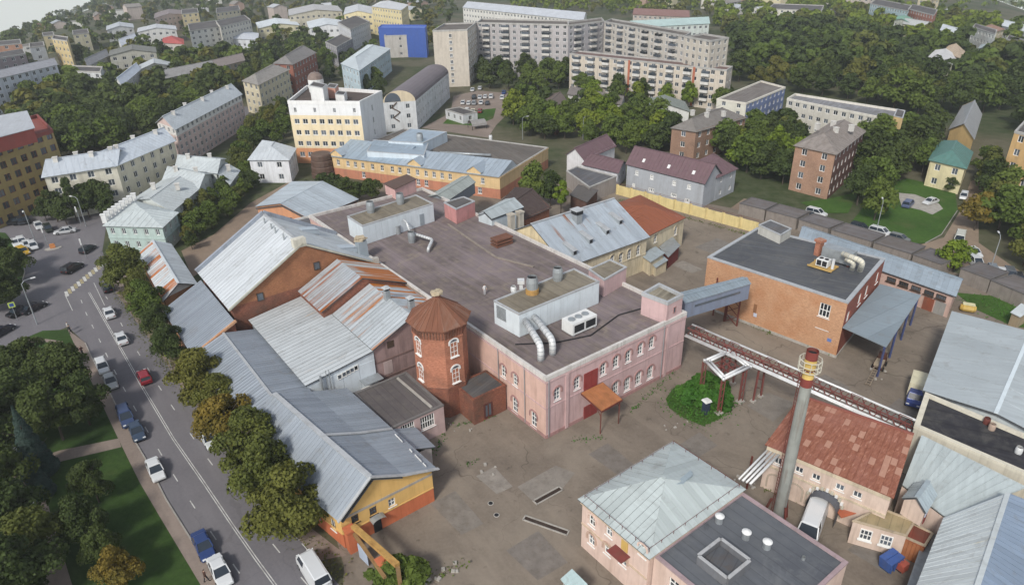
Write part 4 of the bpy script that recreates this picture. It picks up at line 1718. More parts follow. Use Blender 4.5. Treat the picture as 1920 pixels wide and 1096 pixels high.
mb.box((p.x, p.y, v - 0.8), (2.6, 1.6, 0.1), math.atan2(d2.y, d2.x))
wc.part(mb, 'porch_front', M_WHITE)
u, v = wc.on(e_, 603, 730)
p = a2 + d2 * u + n2 * 0.4
mb = MB()
mb.tube([(p.x, p.y, 0.3), (p.x, p.y, 7.4)], 0.16, 8)
mb.box((p.x, p.y, 1.2), (0.8, 0.6, 1.0), 0.3)
wc.part(mb, 'downpipe', M_GALV)
for k in range(2):
	mb = MB()
	q = a2 + d2 * (u + 0.8 + k * 0.4) + n2 * 0.3
	mb.tube([(q.x, q.y, 0.3), (q.x, q.y, 7.8)], 0.05, 6)
	wc.part(mb, 'mast', M_GALV)

# blue-grey roofs next to the pavement
BGREY = roofmetal('#939ba5', dn, 0.0, 0.5, metal=0.1)
BGREY2 = roofmetal('#9ba3ac', dn, 0.0, 0.5, metal=0.1)
s1 = Bld('roadside_shed', 'blue-grey lean-to shed against the big brick hall, behind the roadside trees', 'shed', pts=rect(14.0, 31.2, 24.2, 30.2), h=4.8)
s1.walls(brick('#b27a4a', '#bd8654', 0.3))
shed_faces(s1, [[(13.8, 30.6, 4.8), (31.3, 30.6, 4.8), (31.3, 24.1, 8.0), (13.8, 24.1, 8.0)]], [BGREY], 0.55)
wallface(s1, [(31.2, 30.2, 4.8), (31.2, 24.2, 4.8), (31.2, 24.2, 7.9)], BRICKDK, 'upper_wall')
mb = MB()
mb.bar(s1.loc(L3(31.4, 30.6, 5.0)), s1.loc(L3(31.4, 24.0, 8.2)), 0.4, 0.3)
s1.part(mb, 'verge_wall', BRICKOR)
s2 = Bld('roadside_shed', 'blue-grey gable shed with white ridge between the lean-to and the yellow house', 'shed', pts=rect(31.8, 51.4, 21.6, 30.8), h=5.4)
s2.walls(brick('#b27a4a', '#bd8654', 0.3))
shed_faces(s2, [[(31.7, 31.2, 5.1), (51.8, 31.2, 5.1), (51.8, 26.1, 7.1), (31.7, 26.1, 7.1)], [(51.8, 21.5, 6.05), (31.7, 21.5, 6.05), (31.7, 26.1, 7.1), (51.8, 26.1, 7.1)]], [BGREY2, BGREY], 0.6, cap=((31.7, 26.1, 7.1), (51.8, 26.1, 7.1), M_COPING, 0.3))
wallface(s2, [(51.4, 30.8, 5.2), (51.4, 21.6, 5.9), (51.4, 26.1, 7.05)], wp, 'gable_wall')

# yellow house at the gate
YEL = paint('#d9a94a', 0.06, 0.8, 0.2, dirtc='#a8803c')
ORG = paint('#c8642c', 0.08, 0.8, 0.25, dirtc='#8a4a28')
yh = Bld('yellow_house', 'yellow and orange gate house with blue-grey gable roof by the road', 'house', pts=[L2(71.4, 27.1), L2(71.4, 16.4), L2(52.2, 17.4), L2(52.2, 30.9)], h=4.7)
ye = edge_of(yh, s=71.4)
yl = edge_of(yh, n=29)
for px, py in ((700, 957), (735, 941), (666, 972)):
	u, v = yh.on(ye, px, py)
	yh.window(ye, u, v, 0.8, 1.05, 2, 2, frame=M_FRAME if px == 735 else M_FRAMEDARK, split=True)
yh.grid(yl, 7, 1, 0.9, 1.5, 2.2, 3, split=True)
yh.walls(ORG, bands=[(1.9, YEL)])
yh.band([ye, yl], 1.9, 0.12, 0.08, YEL, 'string_course')
yh.band([ye], 3.75, 0.3, 0.05, paint('#a59c8f', 0.1, 0.9, 0.4), 'worn_band')
wallface(yh, [(71.4, 27.1, 4.7), (71.4, 16.4, 4.7), (71.4, 20.0, 6.0), (71.4, 23.6, 7.85)], YEL, 'gable_wall')
wallface(yh, [(52.2, 17.4, 4.7), (52.2, 30.9, 4.7), (52.2, 26.0, 7.85), (52.2, 21.6, 6.1)], YEL, 'gable_wall')
shed_faces(yh, [[(72.0, 27.5, 4.45), (72.0, 23.6, 7.95), (51.9, 26.0, 7.95), (51.9, 31.3, 4.45)],
				[(72.0, 20.0, 6.15), (51.9, 21.6, 6.25), (51.9, 26.0, 7.95), (72.0, 23.6, 7.95)],
				[(72.0, 16.0, 4.75), (51.9, 17.1, 4.75), (51.9, 21.6, 6.25), (72.0, 20.0, 6.15)]],
		   [BGREY2, BGREY, BGREY2], 0.55, cap=((51.9, 26.0, 7.98), (72.0, 23.6, 7.98), M_COPING, 0.55))
mb = MB()
for a, b in (((72.1, 27.6, 4.5), (72.1, 23.6, 8.05)), ((72.1, 23.6, 8.05), (72.1, 20.0, 6.25)), ((72.1, 20.0, 6.25), (72.1, 15.9, 4.85)), ((63.0, 24.5, 8.05), (63.0, 20.6, 6.35)), ((63.0, 20.6, 6.35), (63.0, 16.6, 4.95))):
	mb = MB()
	mb.bar(yh.loc(L3(*a)), yh.loc(L3(*b)), 0.35, 0.12)
	yh.part(mb, 'roof_flashing', M_COPING)
for s0_, s1_ in ((64.5, 66.2), (67.8, 68.4), (69.0, 70.4), (70.7, 71.4)):
	mb = MB()
	mb.bar(yh.loc(L3(s0_, 17.0, 5.25)), yh.loc(L3(s1_, 17.0, 5.25)), 0.06, 0.18)
	yh.part(mb, 'snow_guard', M_WHITE)
mb = MB()
u, v = yh.on(ye, 709, 990)
a2, b2, d2, _l = yh.edge(ye)
n2 = Vector((d2.y, -d2.x))
p = a2 + d2 * u + n2 * 0.05
mb.box((p.x, p.y, 1.0), (0.9, 0.08, 2.0), math.atan2(d2.y, d2.x))
yh.part(mb, 'door', M_DARK)
mb = MB()
prev = None
for k in range(7):
	t = math.pi * k / 6
	q = a2 + d2 * (u + math.cos(t) * 0.8)
	cur = (q, 2.05 + math.sin(t) * 0.35)
	if prev:
		mb.face([(*(prev[0] + n2 * 0.02), prev[1]), (*(prev[0] + n2 * 0.9), prev[1]), (*(cur[0] + n2 * 0.9), cur[1]), (*(cur[0] + n2 * 0.02), cur[1])])
	prev = cur
yh.part(mb, 'door_canopy', M_GALV)
# side porch roof between workshop and yellow house
b_ = Bld('porch_shed', 'small blue-grey porch roof between the yellow house and the pink workshop', 'porch', pts=rect(62.3, 66.5, 13.6, 16.3), h=3.0)
b_.walls(paint('#b0a7a5', 0.1, 0.8, 0.3))
shed_faces(b_, [[(62.2, 13.2, 2.9), (66.8, 13.2, 2.9), (66.8, 16.4, 4.2), (62.2, 16.4, 4.2)]], [BGREY2], 0.5)
# white low house farther along the road
b_ = Bld('roadside_house', 'low white-roofed house with rusty ridged slope beside the roadside trees', 'house', pts=[at(*p, 4.3) for p in ((262, 474), (308, 560), (366, 531), (318, 457))], h=4.3)
b_.walls(brick('#b2764c', '#bd8656', 0.3))
b_.pitched('gable', 1.6, [roofmetal('#c9cfd2', (-0.6, -0.8), 0.62, rustc='#a8683c'), roofmetal('#c9cfd2', (0.6, 0.8), 0.1)], step=0.9, along=0, wallm=M_WHITE)

# the gate: two portal beams over the entrance, pillars and a leaf
gr = empty('entrance_gate', at(700, 1030, 0))
tag(gr, 'rusty yellow portal beam gate at the works entrance beside the yellow house', 'gate')
go = Vector(gr.location)
ga, gb = at(662, 985, 3.6), at(745, 1058, 3.6)
gc, gd = at(664, 1000, 3.2), at(722, 1082, 2.6)
mb = MB()
mb.bar(ga - go, gb - go, 0.55, 0.35)
mb.build('beam', paint('#b3872f', 0.2, 0.8, 0.5, dirtc='#7a4a28'), gr)
mb = MB()
mb.bar(gc - go, gd - go, 0.3, 0.3)
mb.build('beam', paint('#8d6b37', 0.2, 0.8, 0.5, dirtc='#6a3a22'), gr)
for p in (at(662, 1030, 0), at(722, 1090, 0)):
	mb = MB()
	q = p - go
	mb.box((q.x, q.y, 1.4), (0.9, 0.9, 2.8), math.atan2(_d.y, _d.x))
	mb.box((q.x, q.y, 2.9), (1.1, 1.1, 0.2), math.atan2(_d.y, _d.x))
	mb.build('pillar', ORG, gr)
q = gb - go
mb = MB()
mb.box((q.x, q.y, 1.7), (0.4, 0.4, 3.4), 0.3)
mb.build('post', paint('#8d6b37', 0.2, 0.8, 0.5), gr)
mb = MB()
a, b = at(675, 1045, 0) - go, at(692, 1062, 0) - go
for k in range(5):
	p0, p1 = a.lerp(b, k / 5), a.lerp(b, (k + 0.92) / 5)
	mb.bar(p0 + Vector((0, 0, 1.1)), p1 + Vector((0, 0, 1.1)), 0.06, 1.9)
mb.build('gate_leaf', paint('#a9b7cc', 0.06, 0.6, 0.2), gr)

# ---------------------------------------------------------------- cream hall with silver roof
def near_edge(b, m):
	return min(range(len(b.P)), key=lambda i: ((b.edge(i)[0] + b.edge(i)[1]) / 2 + Vector((b.o.x, b.o.y)) - m).length)



CREAM = paint('#cbbd9c', 0.10, 0.85, 0.45, dirtc='#7a705a')
dsn = (-_d.x, -_d.y)
wb_ = Bld('cream_hall', 'cream two-storey hall with wide silver gable roof and small dormers behind the factory', 'hall', pts=rect(27.6, 45.4, -25.7, -45.2), h=7.0)
e_ = edge_of(wb_, s=45.4)
for px, py in ((1148, 488), (1164, 484), (1180, 477), (1197, 469)):
	u, v = wb_.on(e_, px, py)
	wb_.window(e_, u, v, 0.95, 1.9, 2, 3, hood=(CREAM, 0.08, 0.24, 0.4), split=True)
wb_.walls(CREAM)
wb_.band([e_], 6.5, 0.3, 0.2, CREAM)
wb_.band([e_], 3.4, 0.18, 0.1, CREAM, 'string_course')
wallface(wb_, [(45.4, -25.7, 7.0), (27.6, -25.7, 7.0), (36.5, -25.7, 11.5)], paint('#d3bf90', 0.08, 0.85, 0.4), 'gable_wall')
wallface(wb_, [(27.6, -45.2, 7.0), (45.4, -45.2, 7.0), (36.5, -45.2, 11.5)], CREAM, 'gable_wall')
SW = roofmetal('#bcc5cd', ds, 0.27, rustc='#8a5a3a')
shed_faces(wb_, [[(45.9, -25.4, 6.75), (45.9, -45.5, 6.75), (36.5, -45.5, 11.6), (36.5, -25.4, 11.6)], [(27.1, -45.5, 6.75), (27.1, -25.4, 6.75), (36.5, -25.4, 11.6), (36.5, -45.5, 11.6)]],
		   [SW, roofmetal('#b3bfcc', dsn, 0.1)], 0.62, cap=((36.5, -25.4, 11.65), (36.5, -45.5, 11.65), M_COPING, 0.4))
for n_, s_ in ((-28.6, 44.4), (-33.2, 43.4), (-37.8, 42.8), (-42.0, 41.8)):
	z_ = 11.6 - (s_ - 36.5) * 4.85 / 9.4
	mb = MB()
	q = [L3(s_ - 2.8, n_ - 0.5, z_ + 1.45 + 0.15), L3(s_ - 2.8, n_ + 0.5, z_ + 1.6), L3(s_ + 0.2, n_ + 0.5, z_ + 0.95), L3(s_ + 0.2, n_ - 0.5, z_ + 0.95)]
	q = [wb_.loc(p) for p in q]
	wb_.slab(mb, q, 0.1)
	dm = wb_.part(mb, 'dormer', M_COPING)
	mb = MB()
	lo = [wb_.loc(L3(s_, n_ - 0.42, z_ - 0.3)), wb_.loc(L3(s_, n_ + 0.42, z_ - 0.3)), wb_.loc(L3(s_ - 2.6, n_ + 0.42, z_ - 0.2)), wb_.loc(L3(s_ - 2.6, n_ - 0.42, z_ - 0.2))]
	hi = [wb_.loc(L3(s_, n_ - 0.42, z_ + 0.9)), wb_.loc(L3(s_, n_ + 0.42, z_ + 0.9)), wb_.loc(L3(s_ - 2.6, n_ + 0.42, z_ + 1.5)), wb_.loc(L3(s_ - 2.6, n_ - 0.42, z_ + 1.5))]
	mb.hexa(lo, hi)
	mb.build('dormer_cheeks', M_GALV, dm)
	mb = MB()
	f0, f1 = wb_.loc(L3(s_ + 0.02, n_ - 0.32, z_ + 0.15)), wb_.loc(L3(s_ + 0.02, n_ + 0.32, z_ + 0.15))
	mb.face([f0, f1, f1 + Vector((0, 0, 0.65)), f0 + Vector((0, 0, 0.65))])
	mb.build('dormer_opening', M_DARK, dm)
p = wb_.loc(L3(38.6, -34.2, 10.3))
mb = MB()
mb.box((p.x, p.y, p.z + 0.7), (1.3, 1.3, 2.2), ang)
lv = wb_.part(mb, 'roof_vent_shaft', M_GALV)
mb = MB()
mb.box((p.x, p.y, p.z + 2.0), (1.5, 1.5, 0.7), ang)
mb.build('louvre', M_DARK, lv)
mb = MB()
mb.box((p.x, p.y, p.z + 2.45), (1.9, 1.9, 0.16), ang)
mb.build('cap', M_COPING, lv)
for n_ in (-26.2, -28.2):
	p = wb_.loc(L3(29.8, n_, 8.0))
	mb = MB()
	mb.box((p.x, p.y, p.z + 1.6), (1.0, 1.0, 3.2), ang)
	mb.box((p.x, p.y, p.z + 3.3), (1.25, 1.25, 0.25), ang)
	wb_.part(mb, 'chimney', paint('#b3aa98', 0.1, 0.9, 0.4))
w2 = Bld('rust_roof_house', 'lower cream house with rust-red hipped roof joined to the silver-roofed hall', 'house', pts=[at(*p, 6.0) for p in ((1210, 443), (1283, 407), (1200, 366), (1128, 392))], h=6.0)
e2 = min(range(4), key=lambda i: -(Vector((w2.edge(i)[2].y, -w2.edge(i)[2].x)).dot(_d)))
for px, py in ((1229, 446), (1267, 432)):
	u, v = w2.on(e2, px, py)
	w2.window(e2, u, v, 1.0, 1.8, 2, 3, hood=(CREAM, 0.08, 0.22, 0.3), split=True)
w2.walls(CREAM)
w2.band([0, 1, 2, 3], 5.5, 0.3, 0.2, CREAM)
w2.pitched('hip', 1.9, roofmetal('#8f5540', ds, 0.95, 0.8, '#85503a', 0.05), step=0.9, along=0, over=0.3)
b_ = Bld('red_kiosk', 'small dark red box store with grey roof at the end of the cream hall', 'kiosk', pts=[at(*p, 2.6) for p in ((1238, 463), (1253, 480), (1273, 463), (1259, 447))], h=2.6)
b_.walls(paint('#7d2b2c', 0.1, 0.7, 0.3))
b_.pitched('shed', 0.4, M_GALV, along=0, wallm=paint('#7d2b2c', 0.1, 0.7, 0.3), over=0.2)
b_ = Bld('cream_kiosk', 'small cream outbuilding with silver lean-to roof below the silver-roofed hall', 'kiosk', pts=[at(*p, 3.0) for p in ((1204, 478), (1220, 489), (1243, 478), (1228, 468))], h=3.0)
b_.walls(CREAM)
b_.pitched('shed', 0.5, roofmetal('#b5bfc4', ds, 0.1), seam=0.5, along=0, wallm=CREAM, over=0.3)
b_ = Bld('porch_shed', 'tiny silver porch roof before the cream outbuilding', 'porch', pts=[at(*p, 2.0) for p in ((1222, 492), (1230, 500), (1250, 490), (1240, 481))], h=2.0)
b_.walls(CREAM)
b_.pitched('shed', 0.35, roofmetal('#b5bfc4', ds, 0.0), seam=0.5, along=0, wallm=CREAM, over=0.2)
# long yellow boundary wall
fw = empty('boundary_wall', G(1290, 400))
tag(fw, 'long low yellow plastered wall behind the yard', 'wall')
fo = Vector(fw.location)
YW = paint('#d6c078', 0.08, 0.85, 0.3, dirtc='#8f7c4c')
a, b = G(1157, 364), G(1420, 437)
for k in range(9):
	p0, p1 = a.lerp(b, k / 9), a.lerp(b, (k + 1) / 9)
	mb = MB()
	mb.bar(p0 - fo + Vector((0, 0, 1.15)), p1 - fo + Vector((0, 0, 1.15)), 0.25, 2.3)
	mb.build('wall_panel', YW, fw)
	mb = MB()
	mb.box(tuple(p0 - fo + Vector((0, 0, 1.25))), (0.5, 0.5, 2.5), 0.3)
	mb.build('pier', YW, fw)
	mb = MB()
	for q in (0.3, 0.6):
		mb.bar(p0 - fo + Vector((0, 0, 2.3 + q)), p1 - fo + Vector((0, 0, 2.3 + q)), 0.04)
	mb.bar(p0 - fo + Vector((0, 0, 2.3)), p0 - fo + Vector((0, 0, 3.0)), 0.06)
	mb.build('fence_wire', M_RUSTRED, fw)

# ---------------------------------------------------------------- orange brick warehouse
xw = Bld('brick_warehouse', 'orange brick warehouse with dark flat roof and metal canopy', 'warehouse', pts=[at(*p, 9.1) for p in ((1327, 481), (1590, 567), (1660, 484), (1420, 426))], h=9.1)
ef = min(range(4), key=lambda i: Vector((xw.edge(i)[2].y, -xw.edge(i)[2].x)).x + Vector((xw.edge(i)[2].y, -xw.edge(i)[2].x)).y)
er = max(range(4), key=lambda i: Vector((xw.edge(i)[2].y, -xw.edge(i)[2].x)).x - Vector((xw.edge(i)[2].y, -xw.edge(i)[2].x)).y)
u, v = xw.on(ef, 1546, 582)
xw.window(ef, u, v, 1.6, 2.2, 3, 2, fr=1.3, split=True)
for px, py in ((1590, 594), (1612, 560), (1625, 545), (1645, 520)):
	u, v = xw.on(er, px, py)
	xw.window(er, u, v, 1.4, 1.9, 2, 2, fr=1.4, split=True)
xw.walls(BRICKOR, mats={er: brick('#8e4435', '#a0523e', 0.3)})  # sunlit front and shaded right wall are painted as two brick tones
xw.flat(tar('#4b4d52', '#56585c', (0.9, -0.5), 1.0, patch='#63625f'), 0.15, 0.5, coping=paint('#b4b8bb', 0.06, 0.5, 0.2, metal=0.3))
xw.band([ef, er], 0.0, 0.4, 0.1, M_CONC, 'plinth')
for (px, py), w, h, m_ in (((1416, 578), 0.5, 1.5, paint('#8a5a30', 0.1, 0.8, 0.3)), ((1416, 590), 0.55, 0.6, paint('#b9c3d8', 0.05, 0.6, 0.1)), ((1555, 637), 0.6, 0.5, paint('#5a78b8', 0.05, 0.5, 0.1)), ((1541, 617), 2.0, 0.08, M_WHITE)):
	u, v = xw.on(ef, px, py)
	a2, b2, d2, _l = xw.edge(ef)
	p = a2 + d2 * u + Vector((d2.y, -d2.x)) * 0.04
	mb = MB()
	mb.box((p.x, p.y, v), (w, 0.06, h), math.atan2(d2.y, d2.x))
	xw.part(mb, 'wall_sign' if w < 1 else 'ledge', m_)
# canopy over the dock
cn = [at(*p, 5.2) for p in ((1580, 613), (1662, 650), (1727, 553), (1650, 532))]
cr = empty('loading_canopy', G(1650, 640))
tag(cr, 'grey sheet-metal canopy on posts over the dock of the brick warehouse', 'canopy')
co = Vector(cr.location)
mb = MB()
Bld.slab(xw, mb, [p - co for p in cn], 0.12)
cro = mb.build('roof', roofmetal('#93a0a8', (0.8, -0.5), 0.0, 0.55, metal=0.2), cr)
Bld.panels(xw, cro, [p - co for p in cn], roofmetal('#93a0a8', (0.8, -0.5), 0.0, 0.55, metal=0.2), 2.6, rib=0.02)
for t in (0.03, 0.35, 0.68, 0.97):
	p = cn[1].lerp(cn[2], t) - co
	mb = MB()
	mb.bar((p.x - 0.2, p.y + 0.15, -co.z), (p.x - 0.2, p.y + 0.15, 5.1), 0.22)
	mb.build('post', paint('#3d4a7c', 0.1, 0.6, 0.2), cr)
mb = MB()
mb.bar(cn[1] - co - Vector((0.2, -0.15, 0.3)), cn[2] - co - Vector((0.2, -0.15, 0.3)), 0.2, 0.4)
mb.build('edge_beam', paint('#3d4a7c', 0.1, 0.6, 0.2), cr)
# plant on the warehouse roof
xd = 8.95
b_ = Bld('roof_hut', 'low grey roof hut at the far corner of the brick warehouse', 'roof room', pts=[at(*p, 10.6) for p in ((1423, 421), (1464, 440), (1484, 428), (1445, 412))], h=1.65, ground=xd)
b_.walls(paint('#b9b7ae', 0.08, 0.8, 0.3))
b_.flat(tar('#55585c', '#626468'), 0.1, 0.15)
root = empty('brick_stack', at(1533, 478, xd))
tag(root, 'short orange brick chimney stack on the warehouse roof', 'chimney')
mb = MB()
mb.box((0, 0, 1.2), (0.9, 0.9, 2.4), 0.5)
mb.build('shaft', BRICK, root)
mb = MB()
mb.box((0, 0, 2.55), (1.3, 1.3, 0.4), 0.5)
mb.build('crown', BRICK, root)
root = empty('roof_air_handler', at(1570, 490, xd))
tag(root, 'grey air-handling unit with cream bent ducts on the warehouse roof', 'air handler')
ax = (xw.edge(ef)[2])
aa = math.atan2(ax.y, ax.x)
mb = MB()
mb.box((0, 0, 1.25), (4.6, 2.0, 1.9), aa)
mb.build('casing', M_GALV, root)
for k in range(5):
	mb = MB()
	o_ = ax * (-1.84 + k * 0.92) + Vector((ax.y, -ax.x)) * 1.02
	mb.box((o_.x, o_.y, 1.25), (0.84, 0.04, 1.7), aa)
	mb.build('side_panel', M_GALV, root)
mb = MB()
for k in (-2, 2):
	o_ = ax * k
	mb.box((o_.x, o_.y, 0.15), (0.3, 2.0, 0.3), aa)
mb.build('base_frame', M_RUSTRED, root)
DUCTC = paint('#cfc9b4', 0.08, 0.6, 0.25)
duct('roof_duct', 'thick cream duct bending down from the air handler', [at(1580, 475, 11.3), at(1618, 490, 11.3), at(1612, 508, xd)], 0.42, DUCTC)
duct('roof_duct', 'short cream duct elbow under the thick cream duct', [at(1586, 486, 10.6), at(1601, 492, 10.6), at(1597, 506, xd)], 0.36, DUCTC)
root = empty('roof_chiller', at(1542, 502, xd))
tag(root, 'white cooling unit on a yellow frame on the warehouse roof', 'air conditioner')
mb = MB()
mb.box((0, 0, 0.25), (3.6, 2.4, 0.14), aa)
for s_ in (-1, 1):
	o_ = Vector((-ax.y, ax.x)) * 1.2 * s_
	mb.box((o_.x, o_.y, 0.35), (3.8, 0.12, 0.25), aa)
mb.build('platform', paint('#b8923c', 0.15, 0.7, 0.3), root)
mb = MB()
mb.box((0, 0, 1.0), (1.8, 1.3, 1.1), aa)
mb.build('casing', M_WHITE, root)
for s_ in (-0.42, 0.42):
	mb = MB()
	o_ = ax * s_
	mb.tube([(o_.x, o_.y, 1.54), (o_.x, o_.y, 1.62)], 0.33, 12)
	mb.build('fan', M_DARK, root)
	mb = MB()
	o_ = ax * s_ + Vector((ax.y, -ax.x)) * 0.66
	mb.box((o_.x, o_.y, 1.0), (0.7, 0.04, 0.85), aa)
	mb.build('grille', M_DARK, root)
mb = MB()
o_ = ax * 1.45
mb.tube([(o_.x, o_.y, 0.3), (o_.x, o_.y, 1.9)], 0.22, 10)
mb.build('tank', M_PIPE, root)
# long silver shed behind the warehouse
zs = Bld('long_silver_shed', 'long low pink store with silver sheet roof behind the brick warehouse', 'shed', pts=[at(*p, 4.6) for p in ((1500, 448), (1790, 547), (1803, 517), (1512, 421))], h=4.2)
ez = max(range(4), key=lambda i: zs.edge(i)[3] * (1 if Vector((zs.edge(i)[2].y, -zs.edge(i)[2].x)).y < 0 else 0))
for px, py in ((1672, 523), (1695, 531), (1718, 540), (1742, 550), (1765, 556)):
	u, v = zs.on(ez, px, py)
	zs.window(ez, u, 3.0, 1.5, 0.8, 4, 1, frame=M_FRAMEDARK, hole=False)
for px, m_ in ((1740, paint('#8c4526', 0.1, 0.7, 0.3)), (1764, paint('#8f8d88', 0.1, 0.7, 0.3))):
	u, v = zs.on(ez, px, 570)
	a2, b2, d2, _l = zs.edge(ez)
	p = a2 + d2 * u + Vector((d2.y, -d2.x)) * 0.05
	mb = MB()
	mb.box((p.x, p.y, 1.1), (1.6, 0.08, 2.2), math.atan2(d2.y, d2.x))
	zs.part(mb, 'door', m_)
zs.walls(paint('#c3a092', 0.1, 0.85, 0.35))
zs.pitched('gable', 1.2, roofmetal('#a9b6c0', (0.5, -0.8), 0.06), step=0.85, along=ez, wallm=paint('#6f6aa0', 0.08, 0.8, 0.3), over=0.4)
# dark row of garages along the back road
gpx = [((1392, 378), (1440, 390)), ((1443, 391), (1500, 406)), ((1505, 408), (1560, 425)), ((1565, 427), (1640, 449)), ((1645, 451), (1715, 472)), ((1720, 474), (1772, 492)), ((1810, 500), (1865, 520)), ((1868, 522), (1930, 548))]
for k, (p0, p1) in enumerate(gpx):
	a, b = at(*p0, 2.6), at(*p1, 2.6)
	d2 = (b - a).normalized()
	n2 = Vector((-d2.y, d2.x, 0))
	g_ = Bld('garage', 'dark lock-up garage along the back road, %s from the yellow wall' % ('first', 'second', 'third', 'fourth', 'fifth', 'sixth', 'seventh', 'eighth')[k], 'garage', pts=[a - n2 * 1.2, b - n2 * 1.2, b + n2 * 4.2, a + n2 * 4.2], h=2.6, group='garages along the back road')
	g_.walls(paint('#857c74', 0.12, 0.9, 0.4))
	g_.flat(tar(('#5a585a', '#66615e', '#5f5d61')[k % 3], '#6c6868', (d2.x, d2.y), 0.5), 0.08, 0.2, coping=paint('#5f5c5b', 0.1, 0.8, 0.3))

# ---------------------------------------------------------------- right-hand halls
aw = Bld('grey_panel_hall', 'big low hall with pale blue-grey panel roof at the right edge', 'hall', pts=[at(*p, 6.4) for p in ((1788, 585), (1735, 731), (2010, 846), (2090, 690))], h=6.4)
aw.walls(paint('#b8c0c2', 0.05, 0.7, 0.2))
aw_l = near_edge(aw, (at(1788, 585, 6.4) + at(1735, 731, 6.4)).to_2d() / 2)
AWM = roofmetal('#b0b8bb', (0.8, -0.4), 0.0, 0.55, metal=0.12)
aw.pitched('gable', 0.9, AWM, step=3.4, along=aw_l, wallm=paint('#b8c0c2', 0.05, 0.7, 0.2), over=0.25, cap=paint('#c9d6dc', 0.04, 0.5, 0.1))
ab = Bld('black_roof_hall', 'hall with black felt roof and white parapet at the right edge', 'hall', pts=[at(*p, 6.6) for p in ((1736, 735), (1715, 797), (2010, 925), (2010, 850))], h=6.6)
ab.walls(paint('#c9c2ae', 0.06, 0.8, 0.25))
ab.flat(tar('#2c2c31', '#3b3a3e', (0.8, -0.4), 0.4, patch='#55534f'), 0.3, 0.5, coping=paint('#cfc8b2', 0.06, 0.7, 0.2))
for (px, py), m_, lb in (((1848, 795), M_RUSTRED, 'rusty mushroom vent on the black roof'), ((1858, 806), paint('#b59a86', 0.1, 0.7, 0.3), 'beige mushroom vent on the black roof'), ((1908, 850), M_PIPE, 'white mushroom vent on the black roof at the right edge')):
	vent('roof_vent', lb, at(px, py, 6.2), 0.35, 0.9, m_)
# red roof house with pink arcade front
PINKAC = paint('#d1b9a8', 0.08, 0.85, 0.35, dirtc='#8c7360')
acp = [at(1440, 832, 6.0), at(1672, 928, 6.0), at(1712, 816, 8.4), at(1502, 744, 8.4)]
ac = Bld('red_roof_hall', 'pink arcaded hall with patched rust-red sheet roof behind the chimney', 'hall', pts=acp, h=5.9)
ea = min(range(4), key=lambda i: Vector((ac.edge(i)[2].y, -ac.edge(i)[2].x)).y)
for px, py, w, h in ((1462, 848, 0.8, 0.95), (1502, 863, 0.85, 0.8), (1534, 877, 0.85, 0.8), (1579, 896, 0.85, 0.8), (1612, 910, 0.85, 0.8)):
	u, v = ac.on(ea, px, py)
	ac.window(ea, u, 4.35, w, h, 2, 1, split=True)
for px, py in ((1457, 884), (1494, 899), (1532, 914), (1566, 928)):
	u, v = ac.on(ea, px, py)
	a2, b2, d2, _l = ac.edge(ea)
	n2 = Vector((d2.y, -d2.x))
	p = a2 + d2 * u
	rz = math.atan2(d2.y, d2.x)
	link('arch', hood_mesh(1.5, 0.02, 0.2, 1.3, paint('#b5a491', 0.08, 0.9, 0.3)), ac.root, (p.x + n2.x * 0.005, p.y + n2.y * 0.005, 1.75), rz)
ac.walls(PINKAC)
ac.band([ea], 5.4, 0.4, 0.22, paint('#c9b89a', 0.1, 0.85, 0.4))
ac.band([ea], 3.2, 0.2, 0.12, paint('#c9b89a', 0.1, 0.85, 0.4), 'string_course')


def redpatch():
	t = NT('patched_red_sheet')
	info = t.n('ShaderNodeObjectInfo').outputs['Random']
	v = t.axes(_n, 1.6, 1.6)
	vo = t.n('ShaderNodeTexVoronoi')
	vo.inputs['Scale'].default_value = 1.1
	t.l(v, vo.inputs['Vector'])
	n = t.noise(t.axes(_d, 1.2, 4.0), 1.0, 5, 0.7)
	col = t.mix(t.ramp(n, [(0.4, 0.0), (0.62, 1.0)]), srgb('#764838'), srgb('#946452'))
	col = t.mix(t.math('MULTIPLY', t.ramp(n, [(0.6, 0.0), (0.68, 1.0)]), 0.7), col, srgb('#c6a592'))
	col = t.mix(t.math('MULTIPLY', info, 0.6), col, srgb('#7a4c3e'))
	col = t.mix(t.math('MULTIPLY', t.math('GREATER_THAN', info, 0.82), 0.55), col, srgb('#b28e7c'))
	col = t.mix(t.math('MULTIPLY', t.ramp(t.noise(t.pos, 0.3, 4), [(0.5, 0.0), (0.7, 1.0)]), 0.5), col, srgb('#8d6258'))
	return t.finish(col, 0.8, 0, 0.25)


REDP = redpatch()
fac_ = [ac.loc(p) for p in (at(1434, 833, 5.85), at(1676, 934, 5.85), at(1713, 815, 8.55), at(1501, 742, 8.55))]
mb = MB()
ac.slab(mb, fac_, 0.12)
aro = mb.build('roof', REDP, ac.root)
# sheets laid in courses
o_, ex, ey = fac_[0], fac_[1] - fac_[0], fac_[3] - fac_[0]
NX, NY = 20, 9
for i in range(NX):
	for j in range(NY):
		def bil(u, v):
			return fac_[0].lerp(fac_[1], u).lerp(fac_[3].lerp(fac_[2], u), v)
		u0, u1, v0, v1 = i / NX + 0.002, (i + 1) / NX - 0.002, j / NY, (j + 1) / NY + 0.012
		up = Vector((0, 0, 0.02 + random.uniform(0, 0.03)))
		q = [bil(u0, v0) + up + Vector((0, 0, 0.035)), bil(u1, v0) + up + Vector((0, 0, 0.035 * random.random())), bil(u1, min(v1, 1)) + up, bil(u0, min(v1, 1)) + up]
		mb = MB()
		ac.slab(mb, q, 0.012)
		mb.build('roof_sheet', REDP, aro)
mb = MB()
mb.bar(bil(0, 1.0) + Vector((0, 0, 0.1)), bil(1, 1.0) + Vector((0, 0, 0.1)), 0.3, 0.15)
